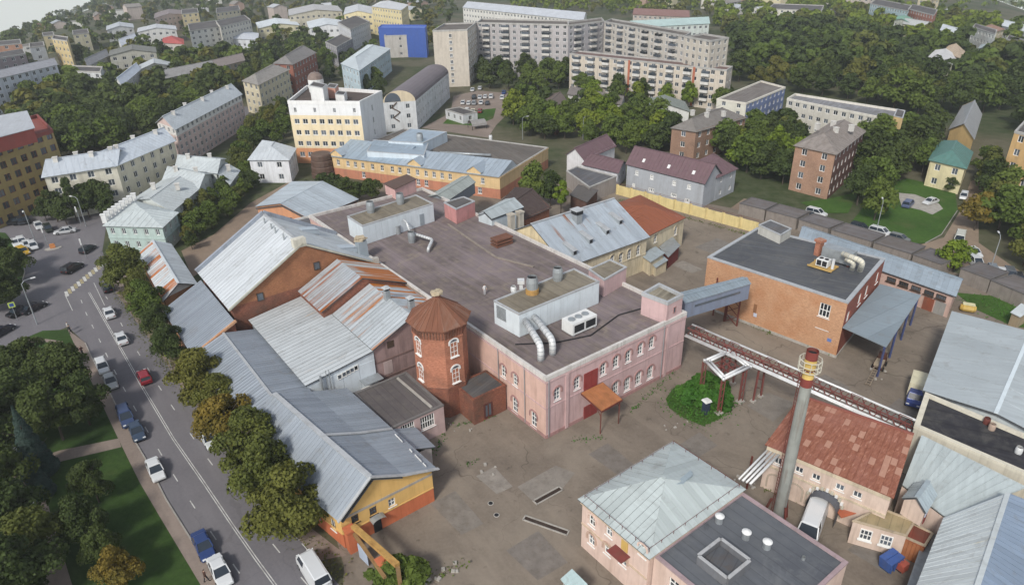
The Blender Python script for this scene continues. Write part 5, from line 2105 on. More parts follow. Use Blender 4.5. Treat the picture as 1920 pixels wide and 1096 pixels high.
ac.part(mb, 'ridge_flashing', paint('#8d4a3a', 0.1, 0.7, 0.3))
wm = MB()
Q_ = [ac.loc(p) for p in acp]
wm.face([(Q_[1].x, Q_[1].y, 5.9), (Q_[2].x, Q_[2].y, 5.9), (Q_[2].x, Q_[2].y, 8.4)])
wm.face([(Q_[3].x, Q_[3].y, 5.9), (Q_[0].x, Q_[0].y, 5.9), (Q_[3].x, Q_[3].y, 8.4)])
wm.face([(Q_[2].x, Q_[2].y, 5.9), (Q_[3].x, Q_[3].y, 5.9), (Q_[3].x, Q_[3].y, 8.4), (Q_[2].x, Q_[2].y, 8.4)])
ac.part(wm, 'upper_wall', PINKAC)
# dock shelter at which the white van stands, and the annexes right of it
def lowbox(name, label, px4, h, wallm, roofm, cat='annex', par=0.06, coping=None):
	b = Bld(name, label, cat, pts=[at(*p, h) for p in px4], h=h)
	b.walls(wallm)
	b.flat(roofm, par, 0.15, coping=coping or M_COPING)
	return b


an1 = lowbox('dock_annex', 'brown dock annex with corrugated grey roof under the red roof', ((1553, 905), (1617, 942), (1628, 925), (1580, 893)), 3.3, paint('#7c6a52', 0.12, 0.85, 0.4), roofmetal('#8a8578', (0.5, -0.8), 0.2), par=0.02)
an2 = lowbox('dock_annex', 'small annex with grey ridged roof strip at the corner of the red roof', ((1615, 928), (1653, 944), (1660, 932), (1625, 916)), 4.0, paint('#6f6255', 0.12, 0.85, 0.4), roofmetal('#9b9a94', (0.5, -0.8), 0.1), par=0.02)
b_ = lowbox('stone_annex', 'weathered stone annex with windows behind the rubbish containers', ((1600, 975), (1700, 1003), (1716, 976), (1650, 950)), 3.0, PINKAC, tar('#8a7d66', '#a09070', patch='#6f6a4a'), par=0.1, coping=paint('#b5a284', 0.12, 0.9, 0.5))
eb = min(range(4), key=lambda i: Vector((b_.edge(i)[2].y, -b_.edge(i)[2].x)).y)
for px, py in ((1632, 971), (1670, 984)):
	u, v = b_.on(eb, px, py)
	b_.window(eb, u, 1.7, 1.1, 1.3, 3, 2, hole=False, split=True)
b_ = lowbox('orange_gate_store', 'low store with orange plank gate in the right corner of the yard', ((1692, 1003), (1735, 1022), (1750, 998), (1712, 980)), 2.6, paint('#a9552a', 0.12, 0.8, 0.3), tar('#6d3a30', '#7c4438'), par=0.1, coping=paint('#b5a284', 0.12, 0.9, 0.5))
eb = min(range(4), key=lambda i: Vector((b_.edge(i)[2].y, -b_.edge(i)[2].x)).y)
a2, b2, d2, L_ = b_.edge(eb)
for k in range(6):
	mb = MB()
	p = a2 + d2 * (L_ * (k + 0.5) / 6) + Vector((d2.y, -d2.x)) * 0.05
	mb.box((p.x, p.y, 1.2), (L_ / 6 - 0.04, 0.07, 2.2), math.atan2(d2.y, d2.x))
	b_.part(mb, 'plank', paint('#a8622c', 0.12, 0.75, 0.25))
_u, _v = ac.on(ea, 1552, 918)
_p = ac.edge(ea)[0] + ac.edge(ea)[2] * _u
DOCK = Vector((_p.x + ac.o.x, _p.y + ac.o.y, 0))
root = empty('dock_arch', DOCK)
tag(root, 'grey round dock shelter with white teeth behind the white van', 'dock shelter')
a2, b2, d2, _l = ac.edge(ea)
n2 = Vector((d2.y, -d2.x))
rz = math.atan2(d2.y, d2.x)
mb = MB()
for k in range(12):
	t0, t1 = math.pi * k / 12, math.pi * (k + 1) / 12
	c0, c1 = (math.cos(t0) * 1.5, 1.9 + math.sin(t0) * 1.3), (math.cos(t1) * 1.5, 1.9 + math.sin(t1) * 1.3)
	f = lambda c, dp: (d2.x * c[0] + n2.x * dp, d2.y * c[0] + n2.y * dp, c[1])
	mb.face([f(c0, -0.2), f(c0, 1.3), f(c1, 1.3), f(c1, -0.2)])
for s_ in (-1, 1):
	mb.face([(d2.x * 1.5 * s_ - n2.x * 0.2, d2.y * 1.5 * s_ - n2.y * 0.2, 0), (d2.x * 1.5 * s_ + n2.x * 1.3, d2.y * 1.5 * s_ + n2.y * 1.3, 0), (d2.x * 1.5 * s_ + n2.x * 1.3, d2.y * 1.5 * s_ + n2.y * 1.3, 1.9), (d2.x * 1.5 * s_ - n2.x * 0.2, d2.y * 1.5 * s_ - n2.y * 0.2, 1.9)])
mb.build('hood', paint('#5b5f68', 0.1, 0.7, 0.2), root)
for k in range(11):
	t = math.pi * (k + 0.5) / 11
	mb = MB()
	c = (math.cos(t) * 1.75, 1.9 + math.sin(t) * 1.55)
	mb.box((d2.x * c[0] + n2.x * 0.1, d2.y * c[0] + n2.y * 0.1, c[1]), (0.26, 0.3, 0.34), rz)
	mb.build('arch_stone', M_WHITE if k % 2 else paint('#b9b3a0', 0.1, 0.8, 0.3), root)
mb = MB()
p0, p1, p2 = at(1572, 963, 1.6), at(1628, 946, 2.5), at(1650, 950, 2.2)
mb.bar(p0, p1, 1.1, 0.08)
mb.bar(p1, p2, 1.1, 0.08)
tag(mb.build('orange_awning', M_ORANGE), 'bent orange awning over the steps beside the dock annex', 'awning')
# silver slope between red roof and black roof, with dormer
adp = [at(1692, 908, 4.4), at(1778, 972, 4.4), at(1925, 912, 6.4), at(1728, 815, 6.4)]
ad = Bld('silver_shed', 'pale silver seamed roof shed with dormer between the red roof and the black roof', 'shed', pts=adp, h=4.2)
ad.walls(PINKAC)
SILG = roofmetal('#b5bfc0', (-0.5, -0.8), 0.05, 0.5, metal=0.08)
fc = [ad.loc(p) for p in adp]
mb = MB()
ad.slab(mb, fc, 0.12)
ar_ = mb.build('roof', SILG, ad.root)
ad.panels(ar_, fc, SILG, 0.75, cross=1.8)
dmr = Bld('dormer_house', 'pink gabled dormer with blue and red door set in the silver roof', 'dormer', pts=[at(*p, 5.2) for p in ((1697, 931), (1735, 955), (1753, 925), (1718, 905))], h=2.2, ground=3.0)
dmr.walls(PINKAC)
dmr.pitched('gable', 0.9, roofmetal('#b7c3c8', (0.8, -0.3), 0.0), step=0.5, along=1, wallm=PINKAC, over=0.2)
ed_ = min(range(4), key=lambda i: Vector((dmr.edge(i)[2].y, -dmr.edge(i)[2].x)).y)
a2, b2, d2, L_ = dmr.edge(ed_)
mb = MB()
p = a2 + d2 * L_ * 0.4 + Vector((d2.y, -d2.x)) * 0.05
mb.box((p.x, p.y, 1.3), (0.8, 0.08, 1.3), math.atan2(d2.y, d2.x))
dmr.part(mb, 'shutter', paint('#aeb9d4', 0.05, 0.5, 0.1))
mb = MB()
mb.box((p.x, p.y, 0.2), (0.8, 0.08, 0.9), math.atan2(d2.y, d2.x))
dmr.part(mb, 'shutter', paint('#8c2b2e', 0.08, 0.6, 0.2))
# striped silver gable roof in the lower right corner
aep = gable_pts((1776, 972), (1700, 1165), (1888, 928), (1810, 1165), 4.8, 7.4)
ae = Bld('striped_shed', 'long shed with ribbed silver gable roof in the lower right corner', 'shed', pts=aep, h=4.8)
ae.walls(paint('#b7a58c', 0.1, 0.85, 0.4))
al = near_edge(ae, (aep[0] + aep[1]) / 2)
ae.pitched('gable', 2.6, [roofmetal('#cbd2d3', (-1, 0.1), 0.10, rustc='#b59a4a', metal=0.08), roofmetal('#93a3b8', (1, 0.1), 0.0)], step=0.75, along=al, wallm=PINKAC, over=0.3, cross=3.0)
lw = empty('low_stone_wall', at(1745, 1040, 0))
tag(lw, 'low grey roofed wall running beside the striped shed', 'wall')
lo = Vector(lw.location)
for k in range(3):
	a, b = at(1752, 990, 1.6).lerp(at(1712, 1110, 1.6), k / 3), at(1752, 990, 1.6).lerp(at(1712, 1110, 1.6), (k + 1) / 3)
	mb = MB()
	mb.bar(a - lo - Vector((0, 0, 0.8)), b - lo - Vector((0, 0, 0.8)), 0.9, 1.6)
	mb.build('wall_block', M_CONC, lw)
	mb = MB()
	mb.bar(a - lo + Vector((0, 0, 0.08 + k * 0.1)), b - lo + Vector((0, 0, 0.08 + k * 0.1)), 1.2, 0.12)
	mb.build('coping', M_GALV, lw)

# pink house with silver hip roof, front right
PEACH2 = paint('#d2b5a6', 0.07, 0.85, 0.3, dirtc='#a08068')
af = Bld('pink_house', 'pink two-storey house with pale silver hip roof in the front of the yard', 'house', pts=rect(86.2, 94.9, 8.0, -5.2), h=6.4)
efl = edge_of(af, n=8.0)
for px, py in ((1110, 976), (1142, 995), (1205, 1032)):
	u, v = af.on(efl, px, py)
	af.window(efl, u, v, 0.85, 1.35, 2, 2, hood=(PEACH2, 0.06, 0.22, 0.35), split=True)
for px, py in ((1109, 1012), (1139, 1030), (1168, 1050)):
	u, v = af.on(efl, px, py)
	af.window(efl, u, v, 0.85, 1.3, 2, 2, hood=(paint('#bb9a86', 0.08, 0.85, 0.3), 0.1, 0.3, 0.5), split=True)
u, v = af.on(efl, 1172, 1018)
af.walls(PEACH2)
a2, b2, d2, _l = af.edge(efl)
n2 = Vector((d2.y, -d2.x))
rz = math.atan2(d2.y, d2.x)
p = a2 + d2 * u + n2 * 0.05
mb = MB()
mb.box((p.x, p.y, v), (0.8, 0.08, 1.8), rz)
af.part(mb, 'door', paint('#c9a23c', 0.08, 0.6, 0.15))
mb = MB()
p = a2 + d2 * (u - 0.2) + n2 * 0.6
mb.box((p.x, p.y, v - 1.1), (1.9, 1.2, 0.1), rz)
af.part(mb, 'porch_roof', paint('#7d3530', 0.12, 0.7, 0.3))
af.band([0, 1, 2, 3], 5.95, 0.3, 0.28, paint('#c2aa8e', 0.1, 0.85, 0.35))
af.band([efl], 3.15, 0.16, 0.1, paint('#c2aa8e', 0.1, 0.85, 0.35), 'string_course')
SILP = roofmetal('#bcc5c4', ds, 0.10, 0.45, '#a88a5a', metal=0.08)
afl = edge_of(af, n=8.0)
af.pitched('hip', 2.0, SILP, step=0.72, along=afl, over=0.35, ends=(True, True))
mb = MB()
Oq = offset(af.P, 0.15)
for i in range(4):
	j = (i + 1) % 4
	a, b = Vector((*Oq[i], 6.9)), Vector((*Oq[j], 6.9))
	mb.bar(a, b, 0.03)
	k_ = int((b - a).length / 1.5)
	for k in range(k_):
		p = a.lerp(b, k / k_)
		mb.bar(p - Vector((0, 0, 0.5)), p, 0.04)
af.part(mb, 'roof_rail', M_RUSTRED)
mb = MB()
q = [af.loc(at(*p, 8.0)) for p in ((1262, 908), (1281, 905), (1299, 888), (1295, 880))]
af.slab(mb, [q[0], q[1], q[2], q[3]], 0.25)
af.part(mb, 'roof_hatch', roofmetal('#b4c2c8', ds, 0.0))
# flat-roofed annex of the pink house
ag_ = Bld('flat_roof_annex', 'annex with dark grey flat roof and three drum vents, bottom right', 'building', pts=rect(95.0, 106.0, 7.4, -5.2), h=6.0)
eg = edge_of(ag_, n=7.4)
for px, py in ((1266, 1074), (1295, 1092)):
	u, v = ag_.on(eg, px, py)
	ag_.window(eg, u, 4.4, 1.1, 1.2, 2, 2, split=True)
ag_.walls(PEACH2)
ag_.flat(tar('#53565c', '#5f6267', (_d.x, _d.y), 0.9, patch='#6c6e70'), 0.15, 0.3, coping=paint('#a58c90', 0.08, 0.8, 0.3))
gdk = 5.85
for (px, py), lb in (((1348, 978), 'drum vent on the dark annex roof, the farthest of the three'), ((1398, 1008), 'drum vent on the dark annex roof, the middle one of three'), ((1437, 1026), 'drum vent on the dark annex roof, the one nearest the bottom edge')):
	root = empty('drum_vent', at(px, py, gdk))
	tag(root, lb, 'vent')
	mb = MB()
	mb.tube([(0, 0, 0), (0, 0, 0.75)], 0.36, 14)
	mb.build('drum', M_GALV, root)
	mb = MB()
	mb.tube([(0, 0, 0.76), (0, 0, 0.82), (0, 0, 1.0)], [0.44, 0.44, 0.12], 14)
	mb.build('cap', M_WHITE, root)
root = empty('roof_light_curb', at(1355, 1060, gdk))
tag(root, 'raised square roof curb with white rim on the dark annex roof', 'skylight')
mb = MB()
for k in range(4):
	t = ang + k * math.pi / 2
	mb.box((math.cos(t) * 1.55, math.sin(t) * 1.55, 0.5), (0.2, 3.1 if k % 2 == 0 else 3.1, 1.0), t)
mb.build('curb', paint('#6b6d72', 0.1, 0.85, 0.3), root)
mb = MB()
for k in range(4):
	t = ang + k * math.pi / 2
	mb.box((math.cos(t) * 1.55, math.sin(t) * 1.55, 1.03), (0.3, 3.0, 0.07), t)
mb.build('rim', paint('#a9aaab', 0.06, 0.7, 0.3), root)
mb = MB()
mb.box((0, 0, 0.3), (2.8, 2.8, 0.1), ang)
mb.build('cover', tar('#53565c', '#5f6267'), root)
vent('roof_vent', 'small round dark vent near the right end of the annex roof', at(1506, 1048, gdk), 0.16, 0.35, M_GALV, 'tube')

# ---------------------------------------------------------------- chimney
cb = L3(96.8, -10.0, 0)
root = empty('factory_chimney', cb)
tag(root, 'tall grey steel chimney with red and yellow bands and a railed platform', 'chimney')
FOOT.append([(cb.x + 1.5 * math.cos(a), cb.y + 1.5 * math.sin(a)) for a in np.arange(0, 6.3, 0.8)])
HC = 21.4
RC = lambda z: 0.60 - 0.06 * z / HC
bands = [(0.0, 1.2, M_RUSTRED, 'base'), (1.2, 17.6, paint('#878a84', 0.14, 0.75, 0.6, dirtc='#6d4a36'), 'shaft'), (17.6, 18.5, paint('#7a2f26', 0.1, 0.6, 0.3), 'red_band'), (18.5, 19.3, paint('#c9a63e', 0.1, 0.6, 0.35), 'yellow_band'), (19.3, 19.5, M_RUSTRED, 'ring'), (19.5, 20.5, paint('#c9a63e', 0.1, 0.6, 0.35), 'yellow_band'), (20.5, HC, paint('#7a2f26', 0.1, 0.6, 0.3), 'red_band')]
for z0, z1, m_, nm in bands:
	mb = MB()
	mb.tube([(0, 0, z0), (0, 0, z1)], [RC(z0), RC(z1)], 20, cap=False)
	mb.build(nm, m_, root, smooth=True)
mb = MB()
mb.tube([(0, 0, HC - 0.4), (0, 0, HC - 0.35)], 0.5, 16)
mb.build('mouth', M_DARK, root)
mb = MB()
for z in (0.0, 0.55, 1.1):
	n = 10
	q = [Vector((math.cos(2 * math.pi * k / n) * 1.0, math.sin(2 * math.pi * k / n) * 1.0, 19.4 + z)) for k in range(n)]
	for k in range(n):
		mb.bar(q[k], q[(k + 1) % n], 0.06)
		if z == 0:
			mb.bar(q[k], q[k] + Vector((0, 0, 1.1)), 0.05)
			mb.bar(q[k], (0, 0, 19.4), 0.06)
mb.build('platform_rail', paint('#c3bfae', 0.1, 0.6, 0.3), root)
mb = MB()
for s_ in (-0.2, 0.2):
	mb.bar((-0.82, s_, 0.2), (-0.66, s_, 19.4), 0.05)
for k in range(48):
	z = 0.4 + k * 0.4
	x = -0.82 + 0.16 * z / 19.4
	mb.bar((x, -0.2, z), (x, 0.2, z), 0.03)
mb.build('ladder', M_RUSTRED, root)
for k in range(3):
	t = 2 * math.pi * k / 3 + 0.6
	mb = MB()
	mb.bar((math.cos(t) * 1.7, math.sin(t) * 1.7, 0), (math.cos(t) * 0.95, math.sin(t) * 0.95, 3.2), 0.18)
	mb.build('stay', M_RUSTRED, root)

# ---------------------------------------------------------------- pipe bridge
pr = empty('pipe_bridge', L3(84, -27.5, 0))
tag(pr, 'red lattice truss bridge carrying white pipes across the yard', 'pipe bridge')
po = Vector(pr.location)
s0, s1 = 71.2, 100.6
nA, nB = -26.2, -28.4


def tb(s, side, z):
	t = (s - 71.2) / (s1 - s0)
	return L3(s, nA + (nB - nA) * t + side * 0.65, z) - po


RED = paint('#7b3a33', 0.15, 0.7, 0.35)
NB = 22
for side in (-1, 1):
	mb = MB()
	for z in (5.3, 6.5):
		mb.bar(tb(s0, side, z), tb(s1, side, z), 0.12)
	mb.build('chord', RED, pr)
for k in range(NB):
	a, b = s0 + (s1 - s0) * k / NB, s0 + (s1 - s0) * (k + 1) / NB
	mb = MB()
	for side in (-1, 1):
		mb.bar(tb(a, side, 5.3), tb((a + b) / 2, side, 6.5), 0.09)
		mb.bar(tb((a + b) / 2, side, 6.5), tb(b, side, 5.3), 0.09)
	mb.bar(tb(a, -1, 5.3), tb(a, 1, 5.3), 0.09)
	mb.bar(tb(a, -1, 6.5), tb(a, 1, 6.5), 0.07)
	if k % 4 == 1:
		mb.bar(tb(a, 1, 6.5), tb(a, 1, 7.3), 0.06)
		mb.bar(tb(a, 1, 7.3), tb(b, 1, 7.3), 0.06)
	mb.build('lattice', RED, pr)
for off, z, r in ((0.85, 5.45, 0.16), (1.1, 5.4, 0.14), (-0.3, 6.7, 0.14), (0.2, 5.5, 0.12)):
	mb = MB()
	mb.tube([tb(s0, off / 0.65, z), tb(s1, off / 0.65, z)], r, 8)
	mb.build('pipe', M_PIPE, pr, smooth=True)
for s in (78.2, 82.4):
	mb = MB()
	for side in (-1, 1):
		mb.bar(tb(s, side * 1.3, -0.0), tb(s, side, 5.3), 0.2)
	for z in (1.2, 2.6, 4.0):
		mb.bar(tb(s, -1.2, z), tb(s, 1.2, z + 1.2), 0.1)
	mb.build('leg', RED, pr)
	for side in (-1, 1):
		mb = MB()
		p = tb(s, side * 1.3, 0.1)
		mb.box((p.x, p.y, 0.12), (0.6, 0.6, 0.25), ang)
		mb.build('footing', M_CONC, pr)
# expansion loop on its own portal
lp = empty('pipe_loop_portal', L3(79, -22.5, 0))
tag(lp, 'white square pipe loop on red legs standing beside the truss bridge', 'pipe rack')
lo = Vector(lp.location)
cs = [(77.0, -22.2), (81.2, -20.6), (81.6, -25.6), (77.4, -26.6)]
for ins, z, r in ((0.0, 5.4, 0.19), (0.45, 5.45, 0.15)):
	c_ = sum((L3(s, n, z) for s, n in cs), Vector()) / 4
	q = [L3(s, n, z) for s, n in cs]
	q = [p + (c_ - p).normalized() * ins * 1.4 - lo for p in q]
	for k in range(4):
		mb = MB()
		mb.tube([q[k], q[(k + 1) % 4]], r, 10)
		mb.build('pipe', M_PIPE, lp, smooth=True)
		mb = MB()
		mb.tube([q[k] - Vector((0, 0, r)), q[k] + Vector((0, 0, r))], r * 1.15, 10)
		mb.build('elbow', M_PIPE, lp, smooth=True)
for (s, n) in cs[:2] + [(77.3, -25.9), (81.4, -24.8)]:
	mb = MB()
	p = L3(s, n, 0) - lo
	for dx, dy in ((-0.25, 0), (0.25, 0), (0, 0.25)):
		mb.bar((p.x + dx, p.y + dy, 0), (p.x + dx, p.y + dy, 5.2), 0.11)
	for k in range(5):
		mb.bar((p.x - 0.25, p.y, 0.3 + k), (p.x + 0.25, p.y, 1.1 + k), 0.06)
	mb.build('leg', RED, lp)
	mb = MB()
	mb.box((p.x, p.y, 0.12), (0.9, 0.9, 0.25), ang)
	mb.build('footing', M_CONC, lp)
mb = MB()
q = [L3(s, n, 4.9) for s, n in cs]
c_ = sum(q, Vector()) / 4
q = [p.lerp(c_, 0.35) - lo for p in q]
for t in (0, 0.33, 0.66, 1):
	mb.bar(q[0].lerp(q[1], t), q[3].lerp(q[2], t), 0.12)
	mb.bar(q[0].lerp(q[3], t), q[1].lerp(q[2], t), 0.12)
mb.build('floor_grid', RED, lp)
# pipes from the red-roofed hall to the pink house
pp = empty('pipe_bundle', L3(92, -9, 0))
tag(pp, 'bundle of white pipes from the red-roofed hall to the pink house', 'pipes')
lo = Vector(pp.location)
for k in range(4):
	mb = MB()
	a, b = at(1520 - k * 4, 748 + k * 3, 6.2), at(1446 + k * 5, 836 + k * 5, 5.4)
	c = at(1385 + k * 7, 898 + k * 3, 4.6)
	mb.tube([b - lo, c - lo], 0.12 + 0.03 * (k % 2), 8)
	if k < 2:
		mb.tube([a - lo, b - lo], 0.13, 8)
	mb.build('pipe', M_PIPE, pp, smooth=True)
mb = MB()
for p in (at(1432, 880, 0), at(1400, 915, 0)):
	q = p - lo
	mb.bar((q.x, q.y, 0), (q.x, q.y, 4.6), 0.18)
mb.build('support', M_RUSTRED, pp)
# conveyor gallery from stair head to warehouse
gl = Bld('gallery_bridge', 'grey sheet-metal covered gallery from the factory stair head to the brick warehouse', 'bridge', pts=[at(*p, 9.4) for p in ((1285, 567), (1407, 531), (1392, 519), (1272, 549))], h=2.6, ground=6.8)
gl.walls(paint('#77839a', 0.08, 0.6, 0.25))
gl.pitched('gable', 0.35, roofmetal('#9aa7b0', (0.5, -0.8), 0.1), seam=0.6, along=0, wallm=paint('#77839a', 0.08, 0.6, 0.25), over=0.12)
mb = MB()
mb.prism(offset(gl.P, 0.05), -0.02, 0.1)
gl.part(mb, 'floor', M_DARK)
e_ = max(range(4), key=lambda i: gl.edge(i)[3] * (1 if Vector((gl.edge(i)[2].y, -gl.edge(i)[2].x)).y < 0 else 0))
a2, b2, d2, L_ = gl.edge(e_)
mb = MB()
p = a2 + d2 * L_ / 2 + Vector((d2.y, -d2.x)) * 0.03
mb.box((p.x, p.y, 1.6), (L_ * 0.7, 0.05, 0.35), math.atan2(d2.y, d2.x))
gl.part(mb, 'window_strip', M_GLASS)
mb = MB()
for px in (1357, 1381):
	g0 = gl.loc(G(px, 602 if px == 1357 else 611))
	for o_ in (Vector((0, 0, 0)), Vector((-1.2, 2.0, 0))):
		mb.bar(g0 + o_, Vector((g0.x + o_.x, g0.y + o_.y, 0.0)), 0.2)
g0, g1 = gl.loc(G(1357, 602)), gl.loc(G(1381, 611))
for k in range(4):
	z = -6.8 + 1.7 * k
	mb.bar((g0.x, g0.y, z), (g1.x, g1.y, z + 1.7), 0.1)
	mb.bar((g1.x, g1.y, z), (g0.x, g0.y, z + 1.7), 0.1)
gl.part(mb, 'trestle', M_RUSTRED)
# awning over the factory door
ar = empty('door_awning', L3(72.8, -7.5, 0))
tag(ar, 'rust-orange awning on thin posts over the red factory door', 'awning')
lo = Vector(ar.location)
mb = MB()
q = [L3(71.2, -5.6, 4.5), L3(74.8, -5.7, 3.8), L3(74.7, -9.3, 3.8), L3(71.2, -9.3, 4.5)]
Bld.slab(xw, mb, [p - lo for p in q], 0.1)
arf = mb.build('roof', paint('#a9652c', 0.2, 0.7, 0.3, dirtc='#7a5a30'), ar)
Bld.panels(xw, arf, [p - lo for p in q], paint('#a9652c', 0.2, 0.7, 0.3, dirtc='#7a5a30'), 0.9, rib=0.03)
for s, n in ((74.5, -5.9), (74.5, -9.1)):
	mb = MB()
	mb.bar(L3(s, n, 0) - lo, L3(s, n, 3.8) - lo, 0.12)
	mb.bar(L3(s, n, 2.6) - lo, L3(s - 1.2, n, 4.0) - lo, 0.07)
	mb.build('post', M_RUSTRED, ar)
mb = MB()
for a, b in ((0, 1), (1, 2), (2, 3), (3, 0)):
	mb.bar(q[a] - lo - Vector((0, 0, 0.15)), q[b] - lo - Vector((0, 0, 0.15)), 0.14, 0.2)
mb.build('rim', M_RUSTRED, ar)
# pits in the yard paving
for lb, a, b in (('long open pit with concrete rim in the yard before the pale concrete patch', (1003, 942), (1052, 915)), ('long open pit with concrete rim in the yard, the one nearer the pink house', (983, 970), (1065, 999))):
	A_, B_ = G(*a), G(*b)
	c_ = (A_ + B_) / 2
	root = empty('inspection_pit', c_)
	tag(root, lb, 'pit')
	d2 = (B_ - A_).normalized()
	n2 = Vector((-d2.y, d2.x, 0))
	L_ = (B_ - A_).length
	mb = MB()
	for s_ in (-1, 1):
		mb.bar(n2 * 0.33 * s_ - d2 * L_ / 2 + Vector((0, 0, 0.05)), n2 * 0.33 * s_ + d2 * L_ / 2 + Vector((0, 0, 0.05)), 0.14, 0.1)
		mb.bar(d2 * L_ / 2 * s_ - n2 * 0.4 + Vector((0, 0, 0.05)), d2 * L_ / 2 * s_ + n2 * 0.4 + Vector((0, 0, 0.05)), 0.14, 0.1)
	mb.build('rim', M_CONC, root)
	mb = MB()
	mb.bar(-d2 * L_ / 2 + Vector((0, 0, 0.012)), d2 * L_ / 2 + Vector((0, 0, 0.012)), 0.5, 0.01)
	mb.build('pit_floor', paint('#3a2c25', 0.2, 0.9, 0.3), root)

# ---------------------------------------------------------------- the town around
def facing(b, i):
	a, c, d, L = b.edge(i)
	n = Vector((d.y, -d.x))
	m = (a + c) / 2 + Vector((b.o.x, b.o.y))
	return n.dot(-m) > 0


def city(name, label, px, h, wall, roof=('flat', None), floors=0, wsp=3.0, ww=1.35, wh=1.5, cat='building', bands=None, pts=None, frame=None, mats=None, edges=None, group=None, dirt=0.25, belt=None, chim=0, sill=False, nx=2, topgap=0.0, wbands=None, base=0.0):
	b = Bld(name, label, cat, poly=px, h=h, pts=pts, group=group)
	wm = wall if not isinstance(wall, str) else paint(wall, 0.07, 0.85, dirt)
	fh = (h - topgap - base) / max(1, floors)
	for i in range(len(b.P)):
		a, c, d, L = b.edge(i)
		if not floors or L < 4 or not facing(b, i) or (edges is not None and i not in edges):
			continue
		n = max(1, int((L - 1.2) / wsp))
		b.grid(i, n, floors, ww, min(wh, fh * 0.6), base + fh * 0.52, fh, u0=L / n / 2, u1=L - L / n / 2, nx=nx, frame=frame, sill=sill)
	b.walls(wm, bands=bands, mats=mats)
	kind = roof[0]
	if kind == 'flat':
		b.flat(roof[1] or M_FELT, roof[2] if len(roof) > 2 else 0.5, 0.35, coping=roof[3] if len(roof) > 3 else paint('#a9a7a2', 0.08, 0.8, 0.3))
	elif kind in ('gable', 'hip', 'shed'):
		along = roof[3] if len(roof) > 3 else (0 if b.edge(0)[3] > b.edge(1)[3] else 1)
		b.pitched(kind, roof[2], roof[1], seam=1.3, along=along, wallm=wm, over=0.45)
	if belt:
		b.band([i for i in range(len(b.P)) if facing(b, i)], belt, 0.25, 0.12, wm)
	for k in range(chim):
		b.chimney((k + 0.5) / chim, 0.4 + 0.2 * (k % 2), h + (roof[2] * 0.6 if kind != 'flat' else -0.4), 1.4, 0.9, paint('#c9c6bf', 0.08, 0.9, 0.3))
	return b


WHR = lambda hx='#ccd2d6': roofmetal(hx, (0.3, -0.9), 0.0, 0.5, metal=0.05)
DKR = lambda hx='#6b6763': paint(hx, 0.12, 0.9, 0.4)

# white and yellow office
y1 = city('office_block', 'five-storey office with white crown, yellow walls and orange base behind the works', ((539, 189), (674, 190), (716, 170), (575, 160)), 17.5, '#cf8a55', ('flat', tar('#4d4541', '#5a514c'), 0.9, paint('#dcdcda', 0.04, 0.7, 0.15)), 0, bands=[(4.4, paint('#dfcba0', 0.05, 0.8, 0.15)), (13.6, paint('#dcdddd', 0.04, 0.7, 0.15))])
f_ = [i for i in range(4) if facing(y1, i)]
for ch in list(y1.root.children):
	if ch.name.startswith('wall'):
		bpy.data.objects.remove(ch)
y1.open = {}
ff = min(f_, key=lambda i: Vector((y1.edge(i)[2].y, -y1.edge(i)[2].x)).y)
for i in f_:
	L = y1.edge(i)[3]
	if i == ff:
		y1.grid(i, 8, 4, 1.5, 1.4, 2.6, 3.1, u0=1.8, u1=L - 1.8, frame=M_FRAME)
		y1.grid(i, 4, 1, 0.8, 1.3, 15.0, 3, u0=1.8, u1=L - 1.8)
	else:
		y1.grid(i, 1, 4, 1.0, 1.7, 4.0, 3.4, u0=L * 0.5, u1=L * 0.5)
y1.walls(paint('#cf8a55', 0.06, 0.8, 0.2), bands=[(4.4, paint('#dfcba0', 0.05, 0.8, 0.15)), (13.6, paint('#dcdddd', 0.04, 0.7, 0.15))], mats={i: paint('#dcdddd', 0.04, 0.7, 0.15) for i in range(4) if i != ff})
for nm, lb, px, zt, hh, m_ in (('roof_box', 'white box room on the roof of the yellow office', ((580, 160), (605, 165), (613, 158), (588, 153)), 21.0, 4.4, M_WHITE), ('roof_box', 'salmon box room on the roof of the yellow office', ((612, 163), (628, 165), (634, 158), (618, 156)), 19.6, 3.0, paint('#d0937c', 0.06, 0.8, 0.2)), ('roof_box', 'low white machine room on the roof of the yellow office', ((628, 176), (645, 178), (650, 172), (634, 170)), 18.6, 2.0, M_WHITE)):
	b_ = Bld(nm, lb, 'roof room', pts=[at(*p, zt) for p in px], h=hh, ground=zt - hh)
	b_.walls(m_)
	b_.flat(M_FELT, 0.1, 0.2)
root = empty('roof_dome', at(592, 152, 20.5))
tag(root, 'brown glazed dome on a white drum on the roof of the yellow office', 'dome')
mb = MB()
mb.tube([(0, 0, -3.0), (0, 0, 0.6)], 2.2, 16)
mb.build('drum', M_WHITE, root)
mb = MB()
mb.tube([(0, 0, 0.6), (0, 0, 1.5), (0, 0, 2.3), (0, 0, 2.6)], [2.25, 2.0, 1.2, 0.1], 16)
mb.build('dome_shell', paint('#7d6a60', 0.15, 0.5, 0.3), root)
# brown round glass porch at the foot of the office
root = empty('round_porch', G(608, 330))
tag(root, 'brown ribbed round porch at the corner of the yellow office', 'porch')
for k in range(4):
	mb = MB()
	mb.tube([(0, 0, k * 1.6), (0, 0, k * 1.6 + 1.2), (0, 0, k * 1.6 + 1.5)], [3.2 - 0.15 * k, 3.2 - 0.15 * k, 2.9 - 0.15 * k], 16)
	mb.build('tier', paint('#5d463a', 0.15, 0.6, 0.3), root)

